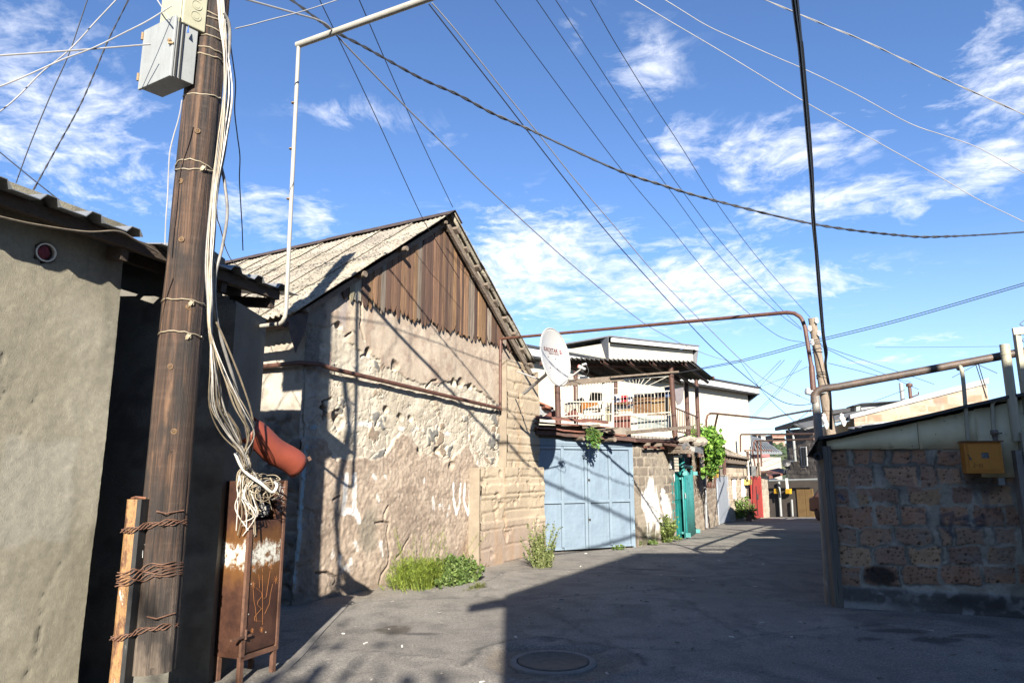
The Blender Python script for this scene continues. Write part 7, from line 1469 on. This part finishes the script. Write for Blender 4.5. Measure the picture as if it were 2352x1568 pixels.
# row of low sheds along the right of the lane (their saw-edged roofs shade it) and the tall house behind the camera
for i, (s0, L, h, dx) in enumerate(((5.0, 4.2, 2.3, .75), (9.4, 4.5, 2.5, .9), (14.1, 4.2, 2.2, 1.35))):
    P_ = RA+LD*s0+V((.893, -.45, 0))*dx; g = thing('row_shed', ['low shed with a corrugated roof just behind the tuff shed', 'taller shed with a corrugated roof in the right row', 'last shed with a corrugated roof in the right row'][i], 'shed', P_); Wd = V((.893, -.45, 0))
    d = MB(); d.prism([P_+V((0, 0, -1.2)), P_+LD*L+V((0, 0, -1.2)), P_+LD*L+V((0, 0, h)), P_+V((0, 0, h))], Wd*4.5); d.build('wall', simple('row_wall', (.22, .17, .13), (.16, .13, .1), 4), g)
    d = MB(); n_ = 40; vs_ = []
    for k in range(n_+1):
        q = P_+LD*(L*k/n_-.05); dz = .05*abs(((k/4) % 1)-.5)*2; vs_ += [q-Wd*(.35+.12*((k//4) % 3))+V((0, 0, h+.02+dz)), q+Wd*4.7+V((0, 0, h+.6+dz))]
    d.add(vs_, [(k*2, k*2+2, k*2+3, k*2+1) for k in range(n_)]); o = d.build('roof', tin, g); md = o.modifiers.new('t', 'SOLIDIFY'); md.thickness = .02
bh = thing('neighbouring_house', 'tall rendered house standing behind the photographer and shading the lane', 'house', (4.5, -5, 0))
TE = math.tan(ELEV); YB = -1.6
hz_ = lambda y: (y-YB)*TE
d = MB(); d.prism([(.28, YB, -.2), (10, YB, -.2), (10, YB, 6.85), (2.95, YB, 6.85), (.28, YB, hz_(8.6)+.12)], (0, -8, 0)); d.build('wall', simple('neighbour_wall', (.40, .35, .28), (.32, .28, .22), 2), bh)
d = MB(); d.prism([(.28, YB+.02, hz_(8.6)+.13), (2.95, YB+.02, 6.82), (10, YB+.02, 6.82), (10, YB+.02, 6.95), (2.9, YB+.02, 6.95), (.28, YB+.02, hz_(8.6)+.25)], (0, -8.2, 0))
d.prism([(-.16, YB+.02, hz_(8.35)), (.28, YB+.02, hz_(8.62)+.02), (.28, YB+.02, hz_(8.62)+.16), (-.16, YB+.02, hz_(8.35)+.10)], (0, -.25, 0)); d.build('roof', tar, bh)
# a tree behind the viewer whose shadow dapples the ground
# ================================================================ overhead wires
GW = 'overhead wires'
wdk = simple('dark_cable', (.022, .024, .03), None, 5, rough=.5, bump=0); wgr = simple('grey_cable', (.34, .34, .35), None, 5, rough=.5, bump=0); wwh = simple('white_cable', (.42, .41, .40), None, 5, rough=.5, bump=0)
def wire(pts, t0, t1, r, mt, label, twist=0, name='overhead_wire', pre=True):
    n = len(pts); L = [0]
    for (a, b) in zip(pts[:-1], pts[1:]): L.append(L[-1]+math.hypot(b[0]-a[0], b[1]-a[1]))
    P = [D(x, y, 1/((1-l/L[-1])/t0+(l/L[-1])/t1)) for (x, y), l in zip(pts, L)]
    if pre and pts[0][1] <= 2: P = [P[0]+(P[0]-P[1]).normalized()*2.5]+P
    P = smooth_path(P, 8); d = MB()
    if twist:
        # twisted strands
        cum = 0; Q = [[] for _ in range(2)]
        for i, p_ in enumerate(P):
            tg = (P[min(i+1, len(P)-1)]-P[max(i-1, 0)]); ln = tg.length; tg = tg.normalized(); u = tg.cross(V((0, 0, 1))).normalized(); w_ = tg.cross(u)
            if i: cum += (P[i]-P[i-1]).length
            for k in range(2): Q[k].append(p_+(u*cos(cum*twist+pi*k)+w_*sin(cum*twist+pi*k))*r*.8)
        for q in Q: d.tube(q, r*.75, 5)
    else: d.tube(P, r, 6)
    return tag(d.build(name, mt, None, True), label, 'wire', GW)
oO = lambda *p: [cO(*q) for q in p]
wire([(1136, 0), (1409, 366), (1533, 515), (1643, 647), (1777, 765), (1845, 786)], 9, 17, .006, wdk, 'thin dark wire sagging to the lowest insulator of the far leaning pole')
wire([(1232, 0), (1416, 268), (1530, 425), (1659, 596), (1780, 712), (1841, 757)], 9, 17, .006, wdk, 'second thin dark wire from the left of the group running to the far pole')
wire([(1276, 0), (1487, 323), (1590, 470), (1669, 571), (1790, 705), (1841, 754)], 9, 17, .006, wdk, 'third thin dark wire of the group running to the far pole')
wire([(1356, 0), (1416, 104), (1492, 227), (1560, 330), (1649, 470), (1750, 604), (1861, 729)], 9, 17, .006, wdk, 'rightmost thin dark wire ending at the top of the far leaning pole')
wire([(992, 7), (1040, 62), (1087, 120), (1150, 200), (1229, 298), (1320, 412), (1416, 525), (1517, 642), (1639, 765), (1703, 827), (1762, 874), (1859, 919)], 8, 17, .008, wgr, 'pale grey wire running from the white pipe down to the far pole')
wire([(985, 10), (1126, 190), (1207, 295), (1300, 415), (1409, 551), (1603, 765), (1669, 827), (1744, 889), (1797, 922), (1836, 930), (1868, 926)], 8, 15, .008, wdk, 'dark blue black wire running beside the pale grey wire')
wire([(669, 0), (760, 67), (838, 109), (964, 179), (1052, 218), (1130, 260), (1210, 295), (1409, 387), (1520, 425), (1639, 460), (1871, 515), (2073, 541), (2174, 543), (2352, 533), (2500, 520)], 7, 8.5, .012, wdk, 'thick twisted black cable sagging across the whole sky', 22)
wire([(1457, 0), (1540, 50), (1669, 126), (1836, 227), (2000, 318), (2154, 404), (2250, 460), (2352, 510), (2480, 580)], 8, 8, .0048, wwh, 'lower single white wire crossing the upper right sky')
wire([(1527, 0), (1618, 56), (1690, 90), (1770, 126), (1860, 165), (1972, 220), (2088, 283), (2170, 312), (2250, 341), (2352, 397), (2480, 460)], 8, 8, .0048, wwh, 'middle white wire with a wavy run across the upper right sky')
wire([(1757, 0), (1891, 56), (1980, 92), (2073, 136), (2174, 184), (2260, 222), (2352, 263), (2480, 318)], 7, 7, .0056, wwh, 'twisted pair of white cables at the top right', 9)
wire([(1827, 0), (1836, 90), (1841, 126), (1861, 354), (1866, 450), (1868, 505), (1878, 610), (1891, 765), (1898, 805), (1896, 838), (1902, 871), (1905, 889), (1908, 920), (1910, 985)], 4.5, 13.5, .020, wdk, 'thick black cable hanging nearly straight down to the right shed')
wire([(1822, 0), (1838, 126), (1858, 354), (1870, 505), (1876, 610), (1889, 765), (1896, 820), (1900, 871), (1907, 905), (1906, 985)], 4.45, 13.5, .013, wdk, 'thinner black cable twisted with the thick hanging black cable')
for k, (dy, lb) in enumerate(((0, 'upper'), (5, 'lower'))):
    wire([(2480, 611+dy), (2352, 650+dy), (2064, 733+dy), (1860, 784+dy), (1776, 807+dy), (1700, 827+dy*.8), (1622, 843+dy*.5), (1543, 859)], 12, 16.4, .008, wdk, lb+' of two dark wires running from the right to the terrace post', pre=False)
wire([(734, 0), (850, 240), (965, 490), (1001, 552), (1055, 640)], 7.6, 11.0, .006, wdk, 'thin black wire ending on the plank gable')
wire([(825, 0), (878, 123), (932, 246), (990, 372), (1040, 476)], 7.6, 11.6, .006, wdk, 'thin black wire ending at the ridge of the old house')
wire([(569, 0), (675, 30), (743, 52), (774, 83), (850, 162), (936, 250), (1040, 352), (1117, 429), (1249, 551), (1330, 622), (1429, 704), (1500, 755), (1591, 801), (1659, 825), (1700, 829)], 5.6, 22, .008, wgr, 'thin pale wire running from the wooden pole over the ridge to the white house')
wire([(541, 66), (580, 57), (616, 47), (700, 25), (776, 0)], 4.9, 6, .0048, wwh, 'short white wire leaving the pole towards the upper right')
wire([(201, 0), (160, 120), (118, 215), (70, 330), (37, 420)], 6.5, 6.0, .005, wdk, 'thin dark wire falling to the tin roof at the far left')
wire([(267, 0), (215, 55), (182, 92), (148, 125), (94, 168), (45, 218), (0, 256), (-80, 310)], 5.2, 4.2, .0048, wwh, 'white wire curving down to the left edge below the other white wires')
wire([(295, 0), (250, 90), (218, 165), (184, 242), (130, 340), (74, 441)], 6.2, 5.0, .005, wdk, 'dark kinked wire falling to an insulator on the tin roof', 30)
wire([(394, 14), (340, 48), (289, 74), (215, 110), (144, 137), (70, 170), (0, 199), (-80, 225)], 5.0, 4.2, .0048, wwh, 'white wire leaving the cream enclosure towards the left')
wire([(346, 102), (250, 110), (156, 117), (0, 128), (-80, 133)], 4.9, 4.2, .0056, wwh, 'nearly level white wire entering the grey meter box')
wire([(-60, 300), (0, 350), (88, 422), (176, 490), (200, 506)], 6, 5.3, .005, wdk, 'thin dark wire slanting down behind the tin roof edge')
wire([(361, 0), (375, 22), (389, 43)], 5.0, 4.95, .0045, wwh, 'short white wire end hanging by the cream enclosure')
wire([(418, 230), (414, 255), (408, 281), (398, 315), (390, 351), (387, 400), (385, 449), (381, 505), (379, 562)], 4.85, 4.75, .0045, wwh, 'white wire hanging down left of the pole from the meter box', pre=False)
wire([(529, 60), (529, 98), (536, 150), (541, 195), (539, 254), (545, 310), (551, 359), (550, 410), (553, 469), (556, 520), (558, 575)], 5.2, 6.6, .005, wdk, 'wavy black wire hanging in the air right of the pole', pre=False)
wire([(-60, 484), (0, 498), (78, 515), (195, 532), (270, 531), (310, 550), (363, 580)], 3.3, 4.6, .006, creamd, 'cream wire drooping along the eave of the grey shed', pre=False)
wire([(495, 440), (499, 500), (505, 520), (514, 553), (519, 572), (534, 600), (560, 620)], 5.0, 8.5, .005, wdk, 'thin kinked dark wire trailing behind the pole onto the corrugated roof', pre=False)
fw = [([cJ(1730, 0), cJ(1510, 240), cJ(1290, 470)], 17, 30, 'first of two crossing dark wires left of the brown post'), ([cJ(1680, 0), cJ(1450, 230), cJ(1230, 440)], 17, 30, 'second of two crossing dark wires left of the brown post'), ([cJ(1985, 0), cJ(1700, 400), cJ(1480, 640), cJ(1200, 918)], 17, 30, 'steep dark wire dropping behind the white house'), ([cJ(1955, 0), cJ(1670, 390), cJ(1440, 640), cJ(1195, 890)], 17, 30, 'steep dark wire just left of its twin behind the white house'),
      ([cJ(2070, 95), cJ(1600, 310), cJ(1190, 450)], 17, 33, 'faint wire running level to the white roof'), ([cJ(1075, 5), cJ(1330, 360), cJ(1540, 600), cJ(1760, 800), cJ(1950, 950), cJ(2160, 1060)], 20, 16, 'grey wire sagging down towards the dark stone house'), ([cJ(2140, 700), cJ(1820, 975), cJ(1620, 1120)], 16, 34, 'dark wire slanting down left from the grey post'),
      ([cJ(1900, 1310), cJ(1650, 1410), cJ(1390, 1500)], 30, 40, 'dark wire crossing in front of the green hill'), ([cJ(2120, 1170), cJ(1800, 1350), cJ(1400, 1500)], 26, 40, 'longer dark wire crossing in front of the green hill'), ([cJ(2330, 850), cJ(1800, 985), cJ(1200, 1030)], 26, 40, 'faint level wire above the hill crest'), ([cJ(1890, 1380), cJ(1640, 1500), cJ(1410, 1590)], 30, 40, 'lowest dark wire in front of the pale stone house'),
      ([cL(600, 480), cL(700, 530), cL(1100, 670), cL(1640, 850), cL(2100, 1010)], 16, 20, 'upper faint wire running right from the far leaning pole'), ([cL(600, 500), cL(750, 575), cL(1100, 740), cL(1480, 890), cL(1900, 1080)], 16, 20, 'second faint wire running right from the far leaning pole'), ([cL(720, 735), cL(1100, 830), cL(1400, 905), cL(1800, 980)], 16, 20, 'lowest faint wire running right from the far leaning pole'),
      ([cH(470, 445), cH(540, 420), cH(620, 390)], 19, 20, 'thin wire reaching the flue on the stone house roof'), ([cH(480, 190), cH(700, 190), cH(1090, 186)], 24, 24, 'very thin level wire high in the right sky')]
for pts, t0, t1, lb in fw: wire(pts, t0, t1, .0065, wdk, lb, pre=False)
# far leaning wooden pole with insulators and the small lamp
fpole = thing('leaning_pole', 'weathered leaning wooden pole with white insulators behind the grey steel post', 'utility pole', D(1912, 1010, 16))
d = MB(); a_, b_ = D(1865, 730, 15.5), D(1908, 995, 15.5); d.tube([a_, a_.lerp(b_, .5), b_, b_+(b_-a_)*.9], [.085, .10, .115, .13], 12)
fpw = woodmat('pale_pole', (.36, .29, .22), (.22, .17, .125), 14, .9); d.build('timber', fpw, fpole, True)
for x, y in ((563, 178), (475, 282), (595, 348), (508, 462)):
    q = D(*cL(x, y), 15.4); ax_ = a_.lerp(b_, max(0, min(1, (y-150)/1350.0))); d = MB(); d.lathe(q-V((0, 0, .04)), (0, 0, 1), [(.02, -.03), (.045, 0), (.05, .03), (.03, .05), (.045, .07), (.03, .10), (0, .11)], 10); iso = d.build('insulator', ins, fpole, True)
    d = MB(); d.tube([q-V((0, 0, .06)), q-V((0, 0, .10)), (q-V((0, 0, .1))).lerp(ax_, .9)], .010, 5); d.build('hook', blackw, fpole, True)
for f in (.22, .27, .30, .50, .52, .80, .84):
    c_ = a_.lerp(b_, f); d = MB(); d.tube([c_+V((cos(k)*.11, sin(k)*.11, R.uniform(-.02, .02))) for k in np.linspace(0, 6.3, 12)], .006, 4); d.build('wire_tie', blackw if f < .6 else rp, fpole)
d = MB(); d.tube(smooth_path([a_.lerp(b_, .20)+V((-.11, -.04, 0)), a_.lerp(b_, .35)+V((-.05, -.10, 0)), a_.lerp(b_, .55)+V((.0, -.11, 0)), a_.lerp(b_, .7)+V((.06, -.11, 0)), a_.lerp(b_, .98)+V((.09, -.10, 0))]), .008, 5); d.build('down_wire', blackw, fpole)
lamp = thing('street_lamp', 'small white street lamp head poking out left of the grey post', 'street lamp', D(1850, 899, 15.2))
d = MB(); a_, b_ = D(*cL(418, 1100), 15.2), D(*cL(500, 1112), 15.2); d.tube([a_, a_.lerp(b_, .1), b_], [.03, .075, .085], 12); d.build('head', fasc, lamp, True); d = MB(); d.tube([b_, D(*cL(680, 1120), 15.4)], .025, 7); d.build('arm', greyp, lamp)
q = D(*cA(180, 1135), 4.75); tag((lambda d: (d.lathe(q-V((0, 0, .03)), (0, 0, 1), [(.012, -.04), (.02, 0), (.022, .015), (.012, .022), (.02, .032), (.012, .045), (0, .05)], 12), d.build('insulator', ins, None, True))[1])(MB()), 'small white insulator on the tin roof edge at the left', 'insulator')
# small gear among the wires on the right roof: bits of insulators on the dark roof
for i, (x, y) in enumerate(((1893, 963), (1934, 963), (1938, 972), (1898, 978))):
    q = D(x, y, 14); d = MB(); d.lathe(q, (0, 0, 1), [(.02, -.06), (.05, 0), (.05, .05), (.03, .07), (.045, .1), (0, .13)], 10); tag(d.build('insulator', ins, None, True), 'white insulator on the dark roof edge behind the tuff shed', 'insulator', 'insulators on the dark roof edge')
# ================================================================ plants
def leafmat(name, a, b, trans=.35):
    m, t, p = nt(name); n1 = noise(t, pos(t), 22, 3, .6); c = mix(t, 1, attr(t), ramp(t, n1, (.3, .75), (.7, 1.2)), 'MULTIPLY'); lk(t, c, p.inputs['Base Color']); p.inputs['Roughness'].default_value = .6
    tr = N(t, 'ShaderNodeBsdfTranslucent'); lk(t, c, tr.inputs[0]); ms = N(t, 'ShaderNodeMixShader'); ms.inputs[0].default_value = trans
    out = [n for n in t.nodes if n.type == 'OUTPUT_MATERIAL'][0]; lk(t, p.outputs[0], ms.inputs[1]); lk(t, tr.outputs[0], ms.inputs[2]); lk(t, ms.outputs[0], out.inputs[0]); return m
LEAF = leafmat('leaves', None, None)
def leaf(d, c, s, up, asp=.5):
    a = R.uniform(0, 6.3); dirv = (V((cos(a), sin(a), R.uniform(-.4, .6)))+up).normalized(); sd_ = dirv.cross(V((R.uniform(-1, 1), R.uniform(-1, 1), R.uniform(-.2, 1)))).normalized()*s*asp; nn = dirv.cross(sd_).normalized()*s*.12
    d.add([c, c+dirv*s*.45+sd_+nn, c+dirv*s, c+dirv*s*.45-sd_+nn], [(0, 1, 2), (0, 2, 3)])
def weed(name, label, cat, base, w, dp, h, n_st, leaves, cols, s, grp=None, feath=0, along=V((1, 0, 0)), tall=()):
    g = thing(name, label, cat, base, grp); d = MB(); e = MB(); back = V((-along.y, along.x, 0))
    for i in range(n_st):
        fx = R.gauss(0, .38); fx = max(-1, min(1, fx)); q = base+along*fx*w*.5+back*R.uniform(-.5, .5)*dp; hh_ = h*(1-.55*abs(fx)**1.5)*R.uniform(.45, 1.0)
        if tall and i < tall[0]: hh_ = h*R.uniform(*tall[1:])
        lean = V((fx*.5+R.uniform(-.3, .3), R.uniform(-.35, .15), 1)).normalized(); tip = q+lean*hh_; mid = q.lerp(tip, .5)+V((0, 0, hh_*.06)); e.cur = tuple(x*.8 for x in R.choice(cols)); e.tube([q, mid, tip], [.004, .003, .0015], 3, cap=False)
        for k in range(leaves):
            f = R.uniform(.12, 1); c = q.lerp(mid, f*2) if f < .5 else mid.lerp(tip, f*2-1); col = R.choice(cols); kk = R.uniform(.7, 1.25); d.cur = tuple(x*kk for x in col)
            if feath: 
                a = R.uniform(0, 6.3); dv = V((cos(a), sin(a), R.uniform(.1, .9))).normalized()*s*R.uniform(.8, 2.0); sw = V((-sin(a), cos(a), 0))*.0035
                d.add([c-sw, c+sw, c+dv], [(0, 1, 2)])
                for _ in range(2):
                    b = c+dv*R.uniform(.3, .9); d2 = (dv+V((R.uniform(-1, 1), R.uniform(-1, 1), R.uniform(-.3, .8)))*s).normalized()*s*.6; d.add([b-sw*.8, b+sw*.8, b+d2], [(0, 1, 2)])
            else: leaf(d, c, s*R.uniform(.5, 1.3), lean*.6)
    e.build('stems', LEAF, g, col=True); d.build('leaves', LEAF, g, col=True); return g
GR = [(.22, .28, .035), (.17, .25, .03), (.27, .31, .06), (.12, .18, .03)]; GD = [(.09, .15, .03), (.12, .18, .04), (.07, .115, .028), (.15, .20, .06)]
b0 = G(960, 1352); weed('weed_clump', 'broad feathery yellow green weed clump at the foot of the stone gable', 'weeds', b0+V((.0, .15, 0)), 1.0, .5, .42, 420, 18, GR, .05, None, 1, ge, (22, 1.0, 2.1))
b0 = G(1022, 1345); weed('weed_clump', 'leafy darker weed clump beside the feathery clump under the gable', 'weeds', b0+V((.1, .18, 0)), 1.0, .45, .42, 240, 15, GD, .045, None, 0, ge)
b0 = G(1020, 1362); d = MB()
tag(weed('ground_runner', 'thin straggling weed runner on the asphalt right of the weed clumps', 'weeds', G(1100, 1352), .55, .12, .09, 40, 8, [(.17, .18, .06), (.13, .15, .05)], .03, None, 1, ge), kind=None)
weed('weed_clump', 'tall upright weed growing at the corner of the buttress by the blue door', 'weeds', G(1243, 1303), .34, .25, .62, 120, 22, [(.21, .23, .09), (.16, .19, .055), (.11, .15, .04)], .03, None, 0, V((1, 0, 0)), (40, .8, 1.25))
weed('weed_clump', 'weed growing against the white splashed block wall', 'weeds', P1w.P(P1w.px(1522, 1240)[0], -.08, .12), .30, .15, .72, 60, 18, [(.17, .21, .06), (.12, .17, .04)], .055, None, 0, P1w.e)
for i, (x, y, lb) in enumerate(((1462, 1252, 'small weed tuft at the right corner of the blue garage door'), (1420, 1262, 'tiny weed tuft under the blue garage door'), (1500, 1250, 'low weed tuft at the foot of the splashed wall'), (1555, 1240, 'sparse grass tuft beside the teal gate'))):
    q = G(x, y); weed('weed_tuft', lb, 'weeds', q, .22, .1, .12 if i != 0 else .2, 16, 9, GD, .035, None, 0)
weed('weed_clump', 'grassy weed clump around the rusty rail post before the red gate', 'weeds', D(1705, 1193, 29.5), .9, .3, 1.0, 60, 12, GD, .12, None, 0)
weed('roof_weed', 'leafy green weed growing out of the garage roof edge', 'weeds', D(1362, 1012, 13.45), .22, .12, .28, 26, 10, GD, .05)
d = MB(); c0 = D(1364, 1003, 13.42)
gq = thing('hanging_plant', 'round leaved plant spilling over the garage roof edge above the blue doors', 'plant', c0)
for i in range(330):
    d.cur = tuple(x*R.uniform(.7, 1.3) for x in R.choice([(.10, .19, .035), (.14, .23, .05), (.07, .13, .03)])); v_ = V((R.gauss(0, .055), R.gauss(-.06, .05), R.gauss(-.03, .085))); leaf(d, c0+v_, R.uniform(.03, .06), V((0, -.5, -.2)), .6)
d.build('leaves', LEAF, gq, col=True)
vine = thing('grape_vine', 'bright green grape vine climbing over the wall beyond the teal gate', 'vine', D(1632, 1100, 21))
d = MB(); blobs = [(1622, 1004, 12, 13), (1632, 1030, 14, 20), (1634, 1056, 11, 17), (1606, 995, 16, 14), (1628, 1078, 12, 12), (1648, 1010, 9, 14), (1652, 1040, 9, 20), (1615, 1015, 12, 14), (1590, 998, 10, 10), (1634, 992, 5, 8)]
for i in range(2400):
    x, y, rx, ry = R.choice(blobs); px_, py_ = x+R.gauss(0, rx*.55), y+R.gauss(0, ry*.6); k = R.uniform(.55, 1.35); d.cur = tuple(c_*k for c_ in R.choice([(.10, .22, .025), (.14, .27, .03), (.18, .31, .05), (.06, .13, .02)])); leaf(d, D(px_, py_, 20.6+R.gauss(0, .45)), R.uniform(.07, .15), V((0, -.6, -.3)), .6)
d.build('leaves', LEAF, vine, col=True)
for x0, x1 in ((1622, 1633), (1628, 1625), (1634, 1620), (1640, 1637)):
    d = MB(); d.tube(smooth_path([D(x0, 1120, 21), D((x0+x1)/2+5, 1090, 21), D(x1, 1050, 20.8), D(x1+3, 1010, 20.6)]), .035, 6); d.build('stem', rpost, vine)
# leafy trees behind the photographer throw the soft shade at the left
def tree(label, x, y, h, r, seed):
    rr_ = random.Random(seed); g = thing('broadleaf_tree', label, 'tree', (x, y, 0)); d = MB(); d.tube([(x, y, -.1), (x+.1, y, h*.45), (x, y+.2, h*.8)], [.16, .12, .06], 8)
    for k in range(6): a = k*1.05; d.tube([(x, y, h*.5), (x+cos(a)*r*.7, y+sin(a)*r*.7, h*.8)], [.06, .02], 6)
    d.build('trunk', fpw, g, True); e = MB(); cl_ = [(x+rr_.gauss(0, r*.5), y+rr_.gauss(0, r*.5), h*.8+rr_.gauss(0, r*.4)) for _ in range(14)]
    for k in range(70):
        c = V(cl_[k % 14])+V((rr_.gauss(0, r*.16), rr_.gauss(0, r*.16), rr_.gauss(0, r*.16))); e.cur = (.07, .12, .03); leaf(e, c, rr_.uniform(.10, .2), V((0, 0, .2)), .5)
    e.build('crown', LEAF, g, col=True)
tree('loose leafy tree standing behind the photographer on the left', -1.1, -7.5, 7.6, .8, 5)
